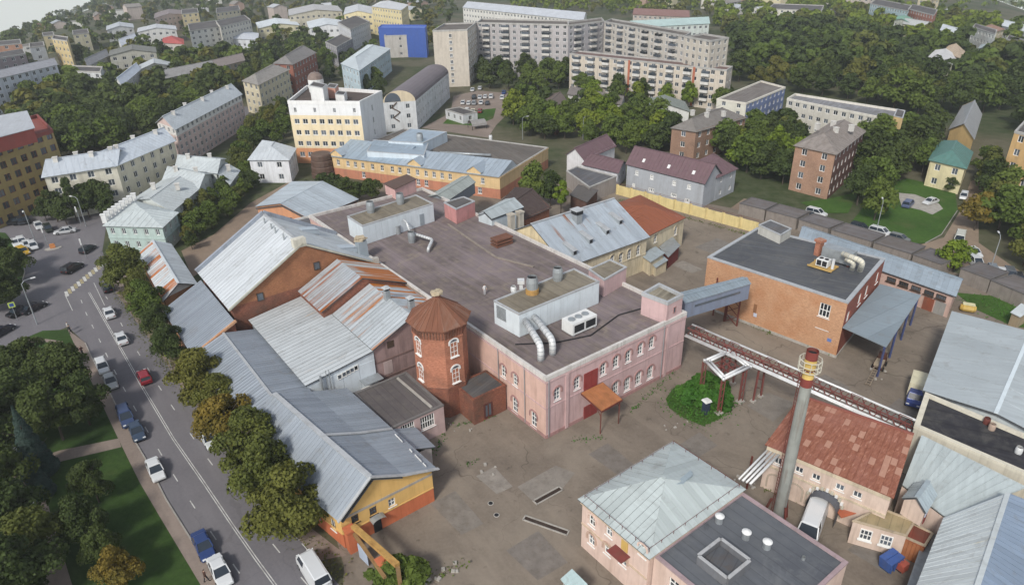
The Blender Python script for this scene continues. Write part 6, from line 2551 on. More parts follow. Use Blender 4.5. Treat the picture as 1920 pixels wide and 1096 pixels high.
# barrel-roofed school
bl = city('arched_block', 'cream block with long grey barrel roof next to the yellow office', ((718, 193), (779, 189), (841, 137)), 9.5, '#cdd0d2', ('none',), 3, wsp=3.4, mats=None)
ff = [i for i in range(4) if facing(bl, i)]
fr_ = min(ff, key=lambda i: bl.edge(i)[3])
Q = [bl.P[(fr_ + k) % 4] for k in range(4)]
mb = MB()
N_ = 12
arc = []
for k in range(N_ + 1):
	t = math.pi * k / N_
	arc.append((0.5 - 0.5 * math.cos(t), 9.5 + 3.6 * math.sin(t)))
for (u0, z0), (u1, z1) in zip(arc, arc[1:]):
	mb.face([(*Q[0].lerp(Q[1], u0), z0), (*Q[0].lerp(Q[1], u1), z1), (*Q[3].lerp(Q[2], u1), z1), (*Q[3].lerp(Q[2], u0), z0)])
bl.part(mb, 'barrel_roof', roofmetal('#7b7276', (1, -0.2), 0.0, 0.6, metal=0.1))
mb = MB()
mb.face([(*Q[0].lerp(Q[1], u), z) for u, z in reversed(arc)])
bl.part(mb, 'arch_gable', paint('#d5c3a0', 0.05, 0.8, 0.2))
mb = MB()
g_ = Vector(((Q[1] - Q[0]).y, -(Q[1] - Q[0]).x)).normalized() * 0.06
mb.face([(*(Q[0].lerp(Q[1], 0.05 + 0.5 * u) + g_), 9.6 + (z - 9.5) * 0.8) for u, z in reversed(arc)])
bl.part(mb, 'arch_window', M_GLASS)
mb = MB()
zz = [(0.42, 9.4), (0.25, 7.8), (0.5, 6.2), (0.28, 4.6), (0.45, 3.2)]
for (u0, z0), (u1, z1) in zip(zz, zz[1:]):
	p, q = Q[0].lerp(Q[1], u0) + g_, Q[0].lerp(Q[1], u1) + g_
	mb.bar((p.x, p.y, z0), (q.x, q.y, z1), 0.3)
bl.part(mb, 'zigzag_relief', paint('#5d4a3c', 0.1, 0.8, 0.3))
city('hip_porch', 'low white entrance block with arched canopy beside the barrel-roofed block', ((835, 205), (868, 215), (895, 210)), 3.2, '#c9ccd0', ('flat', M_FELT, 0.2), 1, cat='porch')

# two-storey yellow and orange works office (behind factory)
VY = paint('#d6b478', 0.07, 0.85, 0.3, dirtc='#9a7d50')
v_ = city('works_office', 'long two-storey yellow and orange works building with silver roofs behind the factory', ((622, 292), (937, 331), (1028, 276), (757, 241)), 5.6, '#c07a52', ('flat', tar('#5c5854', '#6b6661', (0.4, -0.9)), 0.2), 0)
for ch in list(v_.root.children):
	if ch.name.startswith('wall'):
		bpy.data.objects.remove(ch)
vf = max([i for i in range(4) if facing(v_, i)], key=lambda i: v_.edge(i)[3])
for px, py in ((635, 311), (653, 313), (667, 315), (681, 317), (699, 319), (717, 321), (736, 323), (750, 324), (766, 325), (783, 327), (799, 329), (814, 331), (829, 333), (844, 334), (905, 342)):
	u, v = v_.on(vf, px, py)
	v_.window(vf, u, 4.0, 1.0, 1.5, 2, 2)
for px, py in ((683, 336), (800, 351), (785, 350), (900, 363)):
	u, v = v_.on(vf, px, py)
	v_.window(vf, u, 1.5, 1.1, 1.6, 2, 2)
v_.walls(paint('#bd7653', 0.08, 0.85, 0.3), bands=[(2.4, VY)])
v_.band([i for i in range(4) if facing(v_, i)], 5.15, 0.3, 0.15, VY)
a2, b2, d2, L_ = v_.edge(vf)
n2 = Vector((d2.y, -d2.x))
VR = roofmetal('#a9b9c6', (n2.x, n2.y), 0.04)
VR2 = roofmetal('#b4c0ca', (n2.x, n2.y), 0.06)
for u0_, u1_, dp, rise, m_ in ((0.0, 0.42, 9.0, 2.4, VR), (0.42, 0.80, 7.5, 2.0, VR2), (0.80, 1.0, 7.5, 2.0, VR2)):
	p0, p1 = a2 + d2 * L_ * u0_ + n2 * 0.4, a2 + d2 * L_ * u1_ + n2 * 0.4
	mb = MB()
	f = [(*p0, 5.55), (*p1, 5.55), (*(p1 - n2 * dp), 5.55 + rise), (*(p0 - n2 * dp), 5.55 + rise)]
	v_.slab(mb, f, 0.12)
	bk = [(*(p1 - n2 * dp), 5.55 + rise), (*(p0 - n2 * dp), 5.55 + rise), (*(p0 - n2 * (dp + 3)), 5.4), (*(p1 - n2 * (dp + 3)), 5.4)]
	v_.slab(mb, bk, 0.12)
	for pe in (p0, p1):
		mb.face([(*(pe - n2 * 0.4), 5.4), (*(pe - n2 * dp), 5.45 + rise), (*(pe - n2 * (dp + 3)), 5.4)])
	ro = v_.part(mb, 'roof', m_)
	v_.panels(ro, f, m_, 1.3)
for u_ in (0.03, 0.52, 0.86):        # pediments
	c_ = a2 + d2 * L_ * u_
	mb = MB()
	q = [c_ - d2 * 1.9 + n2 * 0.06, c_ + d2 * 1.9 + n2 * 0.06]
	mb.face([(*q[0], 5.4), (*q[1], 5.4), (*q[1], 6.2), (*(c_ + n2 * 0.06), 7.4), (*q[0], 6.2)])
	v_.part(mb, 'pediment', VY)
	mb = MB()
	for s_ in (-1, 1):
		e0 = c_ + d2 * 2.2 * s_ + n2 * 0.3
		t0 = c_ + n2 * 0.3
		q4 = [(*e0, 6.05), (*t0, 7.5), (*(t0 - n2 * 5.5), 7.5), (*(e0 - n2 * 4.0), 6.05)]
		v_.slab(mb, q4, 0.1)
	v_.part(mb, 'pediment_roof', VR2)
for px4, zt, lb in ((((688, 283), (795, 291), (803, 268), (700, 262)), 7.6, 'blue-grey raised roof with a sunken terrace on the yellow works office'), (((728, 264), (793, 268), (838, 247), (770, 241)), 8.2, 'white plant room on the yellow works office')):
	b_ = Bld('roof_plant_room', lb, 'plant room', pts=[at(*p, zt) for p in px4], h=zt - 5.2, ground=5.2)
	b_.walls(paint('#c2cfd8', 0.05, 0.6, 0.15))
	b_.flat(VR, 0.05, 0.2)
duct('roof_duct', 'long grey duct lying on the flat roof of the yellow works office', [at(825, 286, 6.0), at(920, 291, 6.0)], 0.35, M_GALV)
vent('roof_vent', 'grey barrel vent on the white plant room of the works office', at(788, 268, 7.6), 0.9, 2.6, M_GALV)
vent('roof_vent', 'white mushroom vent on the flat roof of the works office', at(920, 262, 5.5), 0.5, 1.3, M_PIPE)
gl2 = Bld('gallery_bridge', 'silver-roofed covered gallery between the factory roof and the yellow works office', 'bridge', pts=[at(*p, 8.6) for p in ((803, 368), (838, 376), (890, 341), (866, 331))], h=2.6, ground=6.0)
gl2.walls(paint('#7a848c', 0.08, 0.6, 0.3))
gl2.pitched('gable', 0.8, roofmetal('#aeb4ae', (0.7, -0.7), 0.08), step=0.8, along=1, wallm=paint('#7a848c', 0.08, 0.6, 0.3), over=0.2)
b_ = Bld('metal_shed', 'white metal-clad shed with silver roof at the factory roof edge', 'shed', pts=[at(*p, 10.2) for p in ((897, 400), (922, 408), (979, 387), (948, 373))], h=5.5, ground=4.7)
b_.walls(paint('#b9c4c9', 0.06, 0.6, 0.25))
b_.pitched('gable', 0.9, roofmetal('#c0c8c9', (0.7, -0.7), 0.05), step=0.8, along=1, wallm=WHITEPANEL, over=0.25)
b_ = Bld('brick_shed', 'red brick shed with dark gable roof beside the birch trees', 'shed', pts=[at(*p, 6.5) for p in ((930, 388), (985, 408), (1030, 388), (966, 352))], h=6.5)
b_.walls(BRICK)
b_.pitched('gable', 1.8, DKR('#4b3c39'), seam=1.0, along=1, wallm=BRICK, over=0.4)
city('felt_store', 'flat dark-roofed store beside the white annex with purple roof', ((1062, 320), (1105, 351), (1156, 330), (1082, 311)), 4.0, '#9c938d', ('flat', tar('#57585c', '#65666a'), 0.2), 0)
b_ = Bld('plank_shed', 'weathered brown plank shed in front of the flat dark-roofed store', 'shed', pts=[at(*p, 3.0) for p in ((1070, 365), (1100, 378), (1120, 360), (1085, 350))], h=3.0)
b_.walls(paint('#5e4038', 0.2, 0.9, 0.4))
b_.pitched('shed', 0.5, DKR('#5a5654'), along=0, wallm=paint('#5e4038', 0.2, 0.9, 0.4), over=0.2)
city('felt_annex', 'low dark-roofed annex with white edge between the brick hall and the factory', ((532, 415), (580, 404), (630, 437), (608, 447)), 7.6, '#b99a90', ('flat', tar('#56565a', '#626266'), 0.3, paint('#cfcdc8', 0.05, 0.7, 0.2)), 0)
# small orange house with white roof behind the brick hall
b_ = Bld('orange_house', 'low orange house with white ridged roof behind the brick hall', 'house', pts=[at(*p, 5.0) for p in ((482, 386), (582, 409), (668, 373), (548, 341))], h=5.0)
fo_ = [i for i in range(4) if facing(b_, i)]
for i in fo_:
	n = max(1, int(b_.edge(i)[3] / 2.2))
	b_.grid(i, n, 1, 0.8, 1.4, 3.4, 3, frame=M_FRAMEDARK)
b_.walls(paint('#cc8a5a', 0.08, 0.85, 0.25))
b_.pitched('gable', 2.0, roofmetal('#c3ccd2', (-0.8, -0.5), 0.03), step=0.9, along=1, wallm=paint('#cc8a5a', 0.08, 0.85, 0.25), over=0.4)

# grey house with purple roof, and its annexes
PURP = paint('#6d5258', 0.08, 0.75, 0.2)
GREYW = paint('#a4a9b0', 0.05, 0.8, 0.2)
rp = gable_pts((1176, 306), (1321, 342), (1192, 274), (1340, 307), 6.0, 9.3)
rh = Bld('purple_roof_house', 'two-storey grey house with long purple roof behind the yellow wall', 'house', pts=rp, h=6.0)
er_ = max([i for i in range(4) if facing(rh, i)], key=lambda i: rh.edge(i)[3])
for px, py in ((1194, 324), (1222, 332), (1264, 343), (1292, 350)):
	u, v = rh.on(er_, px, py)
	rh.window(er_, u, v, 1.0, 1.2, 2, 2, fr=2.2, split=True)
for px, py, w in ((1188, 347, 0.9), (1221, 356, 1.7), (1263, 366, 1.7), (1288, 376, 1.4)):
	u, v = rh.on(er_, px, py)
	rh.window(er_, u, v, w, 1.0, 3, 1, fr=2.2, split=True)
rh.walls(GREYW)
rh.pitched('gable', 3.3, PURP, step=1.0, along=er_, wallm=GREYW, over=0.35)
for u_ in (0.2, 0.52, 0.82):
	f = [Vector(p) for p in rh.faces[0]]
	c_ = f[0].lerp(f[1], u_).lerp(f[3].lerp(f[2], u_), 0.38) + Vector((0, 0, 0.12))
	mb = MB()
	e = (f[1] - f[0]).normalized()
	g = (f[3] - f[0]).normalized()
	rh.slab(mb, [c_ - e * .35 - g * .5, c_ + e * .35 - g * .5, c_ + e * .35 + g * .5, c_ - e * .35 + g * .5], 0.1)
	rh.part(mb, 'roof_window', M_WHITE)
city('purple_roof_wing', 'rear wing with purple hipped roof of the grey house', ((1345, 330), (1381, 314), (1335, 290)), 6.0, GREYW, ('hip', PURP, 2.4), 2, wsp=2.6, ww=1.0, wh=1.2, frame=M_FRAME, cat='house')
city('purple_roof_annex', 'small white annex with red gable and purple roof', ((1063, 288), (1095, 297), (1153, 272), (1120, 262)), 5.0, '#d3d2d4', ('gable', PURP, 2.2, 1), 0, cat='house')
city('purple_roof_annex', 'low white annex with four small windows and purple roof', ((1094, 307), (1158, 322), (1174, 305), (1127, 291)), 4.2, '#cfcfd4', ('gable', PURP, 1.6, 0), 1, wsp=2.6, ww=0.8, wh=1.0, cat='house', frame=M_FRAMEDARK)

# long grey apartment blocks at the back
GP = '#b3ada6'
gb_ = []
for lb, px, fl, col, hh in (('end wing of the long grey apartment block, blank tall gable towards the yellow office', ((811, 57), (876, 55), (893, 42)), 9, '#c3b8a8', 23), ('long grey nine-storey apartment block in the middle of the skyline', ((893, 42), (1066, 46), (1068, 38)), 9, '#aba6a6', 23), ('angled grey link of the apartment block', ((1066, 47), (1133, 39), (1128, 33)), 9, '#a3a0a4', 23), ('long pale apartment block right of the angled link', ((1133, 40), (1285, 67), (1296, 60)), 9, '#bdb6ab', 23), ('square end tower of the pale apartment block before the wood', ((1285, 68), (1333, 76), (1367, 70)), 9, '#c0b7a8', 23)):
	b_ = city('apartment_block', lb, px, hh, col, ('flat', tar('#5b5754', '#6b6661'), 0.6), 9 if 'blank' not in lb else 0, wsp=3.2, ww=1.5, wh=1.4, cat='apartment block', group='grey apartment blocks')
	gb_.append(b_)
for b_ in gb_[1:4]:      # balconies in stacks
	i = max([i for i in range(4) if facing(b_, i)], key=lambda i: b_.edge(i)[3])
	a2, c2, d2, L_ = b_.edge(i)
	n2 = Vector((d2.y, -d2.x))
	for u in np.arange(5.0, L_ - 4, 9.6):
		for r_ in range(1, 9):
			p = a2 + d2 * float(u) + n2 * 0.55
			mb = MB()
			mb.box((p.x, p.y, r_ * 2.555 + 0.35), (3.4, 1.1, 0.95), math.atan2(d2.y, d2.x))
			bo = b_.part(mb, 'balcony', paint('#c9c5bd' if (r_ + int(u)) % 3 else '#a9a6a2', 0.06, 0.8, 0.2))
			mb = MB()
			mb.box((p.x, p.y, r_ * 2.555 + 1.25), (3.3, 1.05, 0.8), math.atan2(d2.y, d2.x))
			mb.build('balcony_glazing', M_GLASS, bo)
i = [i for i in range(4) if facing(gb_[0], i)]
for k in i:
	gb_[0].grid(k, 1 if gb_[0].edge(k)[3] < 22 else 6, 8, 1.2, 1.4, 2.5, 2.6, hole=False)
kb_ = city('apartment_block', 'five-storey cream apartment block with orange stripes in front of the long grey one', ((1068, 100), (1363, 131), (1374, 124)), 14, '#c6b9a7', ('flat', tar('#6a5654', '#75615c'), 0.5), 5, wsp=3.4, ww=1.6, wh=1.4, cat='apartment block', group='grey apartment blocks')
i = max([i for i in range(4) if facing(kb_, i)], key=lambda i: kb_.edge(i)[3])
a2, c2, d2, L_ = kb_.edge(i)
n2 = Vector((d2.y, -d2.x))
for u in (L_ * 0.42, L_ * 0.82):
	p = a2 + d2 * u + n2 * 0.04
	mb = MB()
	mb.box((p.x, p.y, 7), (0.9, 0.1, 13.6), math.atan2(d2.y, d2.x))
	kb_.part(mb, 'orange_stripe', paint('#b5613c', 0.08, 0.8, 0.2))
for u in np.arange(4, L_ - 3, 7.2):
	for r_ in range(1, 5):
		p = a2 + d2 * float(u) + n2 * 0.5
		mb = MB()
		mb.box((p.x, p.y, r_ * 2.8 + 0.4), (3.0, 1.0, 0.95), math.atan2(d2.y, d2.x))
		bo = kb_.part(mb, 'balcony', paint('#cfccc6', 0.06, 0.8, 0.2))
		mb = MB()
		mb.box((p.x, p.y, r_ * 2.8 + 1.35), (2.9, 0.95, 0.9), math.atan2(d2.y, d2.x))
		mb.build('balcony_glazing', M_GLASS, bo)
# middle distance, right
city('long_store', 'long low store with grey roof and white wall among the trees', ((1065, 176), (1163, 195), (1172, 181)), 5.0, '#cfcdc9', ('gable', DKR('#77706c'), 1.4), 1, wsp=5)
city('green_roof_store', 'grey-green roofed white store with red shed among the trees', ((1216, 204), (1292, 208), (1282, 190)), 5.0, '#cfcfcb', ('gable', DKR('#7d8680'), 1.8), 1, wsp=4)
city('brown_roof_house', 'brown-roofed brick house half hidden by trees before the cream block', ((1006, 200), (1043, 222), (1068, 196)), 5.5, BRICKDK, ('gable', DKR('#6a5d57'), 2.5), 1, wsp=3.5, cat='house')
city('blue_school', 'four-storey school with blue side wall and white and yellow end', ((1344, 185), (1400, 193), (1473, 163), (1427, 151)), 9.5, paint('#6f7fa8', 0.08, 0.8, 0.15), ('flat', tar('#6b6663', '#7a7571'), 0.5, paint('#d5cfc0', 0.05, 0.8, 0.2)), 4, wsp=3.0, cat='school', mats={0: paint('#d0cdbd', 0.06, 0.8, 0.2)})
city('brown_brick_house', 'brown brick apartment house with grey hip roof left of the blue school', ((1260, 238), (1305, 245), (1398, 219), (1333, 205)), 8.6, brick('#93705a', '#a07d66', 0.3), ('hip', DKR('#77726d'), 2.2), 3, wsp=3.2, cat='apartment house', chim=4)
lb_ = city('white_institute', 'long three-storey pale institute building before the wood', ((1476, 184), (1691, 227), (1697, 207), (1491, 175)), 9.0, '#c6c1b4', ('flat', tar('#777779', '#8a8b90'), 0.6, paint('#cfcabd', 0.05, 0.8, 0.2)), 3, wsp=2.6, ww=1.5, wh=1.3, cat='building')
b_ = Bld('roof_box', 'yellow lift box at the right end of the pale institute roof', 'roof room', pts=[at(*p, 11.6) for p in ((1676, 217), (1693, 221), (1697, 208), (1682, 204))], h=3.1, ground=8.5)
b_.walls(paint('#c9a869', 0.06, 0.8, 0.2))
b_.flat(M_FELT, 0.1, 0.2)
city('brick_apartment_house', 'four-storey brown brick apartment house with grey hip roof above the back lawn', ((1492, 271), (1567, 287), (1622, 244), (1560, 229)), 11.0, brick('#a57d63', '#b18a70', 0.2), ('hip', DKR('#857c76'), 2.6), 4, wsp=2.9, cat='apartment house', chim=4, mats={1: brick('#6d4a45', '#7f5a52', 0.3)})  # right-hand wall darker: its shade is put into the brick colour
city('green_roof_house', 'yellow two-storey house with green hip roof behind the back lawn', ((1745, 298), (1810, 313), (1822, 283), (1765, 263)), 6.6, '#d9cc9a', ('hip', paint('#4a7a72', 0.1, 0.6, 0.2), 2.2), 2, wsp=3.2, cat='house')
city('yellow_hall', 'narrow yellow hall with grey ribbed gable roof at the edge of the wood', ((1782, 241), (1826, 258), (1839, 213), (1806, 197)), 7.0, '#c9a45c', ('gable', roofmetal('#9a9a9a', (1, 0.2), 0.1), 2.6, 1), 1, wsp=5, cat='hall')
city('yellow_tower_block', 'yellow apartment tower cut off by the right edge', ((1903, 245), (1995, 268), (2015, 238)), 15.0, '#cfa45e', ('flat', None), 5, cat='apartment block')
city('white_gable_house', 'white house with bright hip roof in front of the wood, far right', ((1742, 106), (1786, 120), (1797, 106)), 8, '#d5cfae', ('hip', WHR('#d0d0d0'), 3), 2, cat='house')
city('tan_roof_house', 'brick house with tan hip roof behind the white hip-roofed house', ((1770, 96), (1800, 108), (1808, 96)), 9, '#a37c68', ('hip', DKR('#b39f86'), 3), 2, cat='house')

# middle distance, left
city('white_annex_house', 'white two-storey house with silver hip roof left of the yellow office', ((467, 298), (540, 298), (553, 277), (493, 263)), 6.4, '#d6d9de', ('hip', WHR(), 2.0), 2, wsp=3.2, cat='house')
TEAL = '#b9c6c2'
sw_ = city('corner_house', 'pale green two-storey corner house with silver roof at the crossing', ((197, 421), (303, 424), (331, 398), (249, 376)), 5.6, '#a9bfba', ('hip', WHR('#c3cbcb'), 1.5), 2, wsp=2.2, ww=0.9, wh=1.3, cat='house', belt=2.7)
for lb, px, h in (('silver-roofed row house behind the corner house, second along the street', ((251, 373), (322, 394), (373, 351), (306, 337)), 5.2), ('silver-roofed row house in the street terrace, third from the crossing', ((307, 336), (372, 350), (396, 326), (331, 313)), 5.4), ('silver-roofed row house at the far end of the street terrace', ((331, 312), (405, 323), (421, 297), (346, 292)), 6.0), ('low silver-roofed back house beside the street terrace', ((396, 332), (430, 342), (447, 319), (406, 316)), 4.0)):
	b_ = city('terrace_house', lb, px, h, '#c2c9c5', ('gable', WHR('#c4cbcc'), 1.6), 2 if h > 5 else 1, wsp=2.6, ww=0.9, wh=1.2, cat='house', chim=2, group='street terrace')
# row of white parapet posts along the street side of the corner house
pw = empty('parapet_wall', at(225, 395, 5.6))
tag(pw, 'white parapet posts along the street edge of the corner house roof', 'parapet')
lo = Vector(pw.location)
for k in range(9):
	p = at(197 + k * 7, 416 - k * 5.0, 5.6) - lo
	mb = MB()
	mb.box((p.x, p.y, 0.7), (0.9, 0.5, 1.8), 0.3)
	mb.box((p.x, p.y, 1.68), (1.1, 0.7, 0.16), 0.3)
	mb.build('post', M_WHITE, pw)
city('yellow_apartment_house', 'pale yellow four-storey apartment house with silver roof at the street bend', ((82, 330), (217, 309), (235, 287)), 10.6, '#d3cdb8', ('gable', WHR('#c2cad2'), 2.4), 4, wsp=3.0, cat='apartment house', chim=4)
city('yellow_apartment_wing', 'pale yellow apartment wing along the street behind the silver terrace', ((217, 309), (326, 263), (292, 250)), 10.6, '#d0c8ad', ('gable', WHR('#c2cad2'), 2.4), 4, wsp=3.0, cat='apartment house', chim=3)
city('pink_apartment_house', 'ornate pink and white five-storey apartment house with attic windows', ((328, 241), (452, 176), (420, 168)), 11.0, '#cdb3aa', ('gable', WHR('#aeb5ba'), 2.6), 5, wsp=2.8, cat='apartment house', chim=5, bands=[(8.8, paint('#d5d2cc', 0.05, 0.8, 0.2))])
ob = city('red_office', 'red and yellow gridded office building at the left edge', ((-60, 292), (98, 242), (70, 214)), 17, paint('#a08a48', 0.06, 0.7, 0.25), ('flat', paint('#8a3f33', 0.1, 0.8, 0.3), 0.8, paint('#8a3a30', 0.08, 0.7, 0.2)), 6, wsp=2.6, ww=1.7, wh=1.6, cat='office', mats={1: paint('#7d3a34', 0.08, 0.7, 0.2)}, frame=paint('#7a3a30', 0.08, 0.6, 0.2))
b_ = Bld('roof_hood', 'white sloping roof hood with red side on the gridded office', 'roof room', pts=[at(*p, 20) for p in ((-30, 262), (62, 238), (52, 219), (-20, 232))], h=3.2, ground=16.6)
b_.walls(paint('#963c30', 0.08, 0.7, 0.2))
b_.pitched('shed', 1.6, WHR('#b9bdc2'), along=0, wallm=paint('#963c30', 0.08, 0.7, 0.2), over=0.3)

# ---------------------------------------------------------------- far town
fars = [
	('beige_apartment_house', 'beige apartment house with grey roof left of the yellow office', ((455, 151), (484, 158), (541, 130), (507, 122)), 11.5, '#c9bd9c', ('hip', DKR('#8d8983'), 2.0), 4),
	('red_apartment_house', 'dark red brick apartment house with grey hip roof behind the beige one', ((513, 118), (548, 120), (592, 98), (560, 88)), 12.5, brick('#9a5a48', '#a86652', 0.2), ('hip', DKR('#7d7a78'), 2.4), 4),
	('pale_blue_house', 'pale blue classical house with silver roof before the blue building', ((640, 119), (673, 132), (731, 91), (690, 84)), 10.5, '#b5cbd6', ('hip', WHR('#c3ccd0'), 2.2), 3),
	('grey_colonnade', 'grey building with white vertical stripes left of the pale blue house', ((631, 88), (661, 72), (640, 64)), 10, '#8f8d93', ('flat', None), 3),
	('white_office', 'white office block along the far street behind the striped grey one', ((657, 55), (693, 40), (668, 29)), 12, '#c3c5ca', ('flat', None), 4),
	('white_low_block', 'low white block with silver roof behind the trees left of the far street', ((580, 53), (650, 50), (640, 38)), 9, '#cfd1d3', ('gable', WHR(), 2), 2),
	('yellow_low_block', 'pale yellow low block with silver roof, upper left of centre', ((485, 53), (561, 47), (551, 37)), 8.5, '#d3caa3', ('gable', WHR(), 2), 2),
	('long_cream_block', 'long cream block with grey roof near the top edge', ((542, 29), (641, 21), (632, 11)), 13, '#cfc6ad', ('gable', WHR('#b9b9ba'), 2.4), 3),
	('yellow_wing', 'yellow wing left of the yellow corner house at the top edge', ((645, 27), (699, 26), (697, 13)), 13, '#d5c692', ('gable', WHR('#bfc2c6'), 2.2), 3),
	('yellow_corner_house', 'tall yellow corner house with silver roof at the top edge', ((697, 12), (752, 19), (765, 9)), 18, '#d8c78e', ('hip', WHR('#c6c9cc'), 3), 5),
	('white_classical_block', 'long white classical block behind the grey apartment block', ((868, 14), (1093, 38), (1100, 27)), 14, '#d5d3cc', ('gable', WHR('#c9cdd3'), 2.6), 4),
	('pale_green_roof_block', 'low block with pale green roofs behind the apartment blocks', ((1180, 52), (1330, 44), (1325, 34)), 8, '#c5cfca', ('gable', WHR('#b5cac6'), 2.2), 2),
	('red_roof_row', 'low row with faded red roofs beyond the apartment blocks', ((1187, 27), (1292, 32), (1290, 22)), 7, '#b0a59a', ('gable', DKR('#8f6860'), 2.4), 2),
	('white_far_school', 'long white building with flat roof in the trees at the top', ((1440, 16), (1540, 20), (1545, 10)), 10, '#d3d0c2', ('flat', None), 3),
	('teal_far_block', 'pale blue and teal block beyond the wood at the top right', ((1632, 6), (1702, 20), (1710, 10)), 12, '#a9c2c8', ('flat', None), 4),
	('brick_far_block', 'brick block beyond the wood at the top right', ((1703, 16), (1752, 28), (1758, 18)), 12, '#a5654e', ('flat', None), 4),
	('green_roof_far', 'green-roofed low house beyond the wood', ((1670, 38), (1712, 46), (1716, 38)), 7, '#cdd0c0', ('gable', paint('#6fa08c', 0.1, 0.7, 0.2), 2), 2),
	('cream_far_row', 'cream low row beyond the wood at the top right', ((1694, 44), (1740, 52), (1744, 45)), 7, '#d6cfa5', ('gable', WHR('#c6c8c6'), 2), 2),
	('white_far_row', 'white low row with silver roof far right', ((1764, 56), (1803, 68), (1808, 60)), 8, '#d3d3cc', ('gable', WHR(), 2), 2),
	('white_grid_block', 'white office with window grid far right', ((1824, 50), (1866, 63), (1870, 56)), 13, '#d6d6cf', ('flat', None), 4),
	('yellow_far_block', 'pale yellow block at the right edge of the far town', ((1886, 72), (1945, 92), (1950, 84)), 13, '#d8c996', ('flat', None), 4),
	('grey_far_row', 'grey low row below the white office with window grid', ((1836, 90), (1884, 98), (1888, 90)), 7, '#b0b3b5', ('gable', WHR('#a9b5ba'), 2), 2),
	('rose_far_row', 'rose far row right of the brick block', ((1710, 30), (1745, 38), (1748, 32)), 7, '#b88a78', ('gable', DKR('#9c6a58'), 2), 2),
	('pale_far_row', 'pale far row at the upper right corner', ((1880, 46), (1930, 60), (1934, 54)), 8, '#cfd0cd', ('gable', WHR(), 2), 2),
	('white_long_block', 'long white five-storey block at the left edge', ((-30, 152), (106, 120), (98, 110)), 13, '#c6ccd6', ('gable', DKR('#8d9098'), 1.5), 5),
	('white_mid_block', 'white block right of the long white one', ((124, 132), (188, 134), (192, 124)), 11, '#c3c6c6', ('flat', None), 3),
	('grey_roof_block', 'long block with dark grey roof among the trees, upper left', ((205, 104), (292, 97), (290, 88)), 11, '#a9a79a', ('gable', DKR('#7d7f7a'), 2), 3),
	('grey_roof_wing', 'short wing left of the long dark grey roof', ((164, 124), (203, 104), (198, 96)), 10, '#a9a79a', ('gable', DKR('#83858a'), 2), 3),
	('bent_white_house', 'white house with silver roof at the bend before the park wood', ((228, 160), (262, 130), (252, 122)), 10, '#c9c9c6', ('gable', WHR('#b9c1cc'), 1.8), 3),
	('white_roof_row', 'pale row continuing right of the bend', ((262, 130), (318, 122), (316, 114)), 10, '#bfbcae', ('gable', WHR('#c0c5c8'), 1.8), 3),
	('grey_row_house', 'long row with grey tin roof above the park wood', ((312, 146), (399, 128), (396, 117)), 9, '#aaa595', ('gable', DKR('#8e8d8c'), 2), 3),
	('brown_row_house', 'long row with brownish roof right of the grey tin roof', ((399, 128), (458, 113), (452, 103)), 9, '#b3a284', ('gable', DKR('#857a76'), 2), 3),
	('small_white_roof', 'small house with bright white roof in the upper left trees', ((228, 86), (257, 74), (250, 67)), 6, '#c6c6c6', ('gable', WHR('#cdd3dc'), 2.5), 1),
	('small_red_roof', 'small house with bright red roof in the upper left trees', ((305, 80), (344, 82), (343, 73)), 6, '#b3aaa2', ('hip', paint('#b34a44', 0.08, 0.7, 0.15), 2.5), 1),
	('white_pavilion', 'wide white pavilion roof in the upper left trees', ((432, 72), (482, 74), (484, 62)), 7, '#c9ccd2', ('hip', WHR('#d0d5dc'), 2.0), 1),
	('pale_complex', 'large pale apartment complex, upper left', ((355, 58), (413, 50), (405, 38)), 14, '#c5c6c2', ('flat', None), 5),
	('pale_complex_wing', 'right wing of the large pale complex, upper left', ((413, 50), (470, 37), (458, 28)), 15, '#cac6ba', ('flat', None), 5),
	('yellow_far_tower', 'yellow block rising behind the pale complex', ((340, 26), (372, 23), (370, 15)), 14, '#d2c08e', ('flat', None), 4),
	('cream_far_tower', 'cream block at the top edge left of the cream long block', ((405, 24), (450, 18), (447, 10)), 14, '#cfc4a4', ('flat', None), 4),
	('white_far_house', 'pale far row left of the small white roof', ((200, 56), (250, 51), (248, 44)), 8, '#c3c4c4', ('gable', WHR('#b9bec3'), 2), 2),
	('white_far_terrace', 'pale far terrace above the red roof', ((258, 60), (330, 55), (328, 48)), 8, '#c6c6c3', ('gable', WHR('#bfc2c6'), 2), 2),
	('pink_far_house', 'pinkish far block below the top edge, upper left', ((290, 34), (345, 27), (342, 19)), 11, '#b7a6a6', ('gable', DKR('#8d8385'), 2), 3),
	('yellow_haze_block', 'yellow block in the haze near the left horizon', ((97, 72), (125, 75), (127, 68)), 16, '#c9b277', ('flat', None), 5),
	('yellow_haze_wing', 'low yellow block left of the taller yellow one in the haze', ((80, 66), (101, 63), (99, 58)), 11, '#c8b888', ('flat', None), 3),
	('white_haze_block', 'pale grey block in the haze near the left edge', ((55, 88), (83, 84), (81, 77)), 14, '#b9bec4', ('flat', None), 4),
	('brown_haze_block', 'brown block at the left edge below the horizon', ((-20, 110), (47, 98), (43, 90)), 15, '#8d7f83', ('flat', None), 5),
	('orange_haze_block', 'orange block at the left edge right under the horizon', ((-20, 84), (38, 75), (36, 69)), 13, '#c08a6a', ('flat', None), 4),
	('cream_haze_block', 'cream block in the haze right of the yellow one', ((136, 64), (166, 60), (164, 53)), 11, '#cbc19c', ('flat', None), 3),
]
for nm, lb, px, h, wall, roof, fl in fars:
	city(nm, lb, px, h, wall, roof, fl, wsp=3.6, ww=1.7, wh=1.5, cat='building')
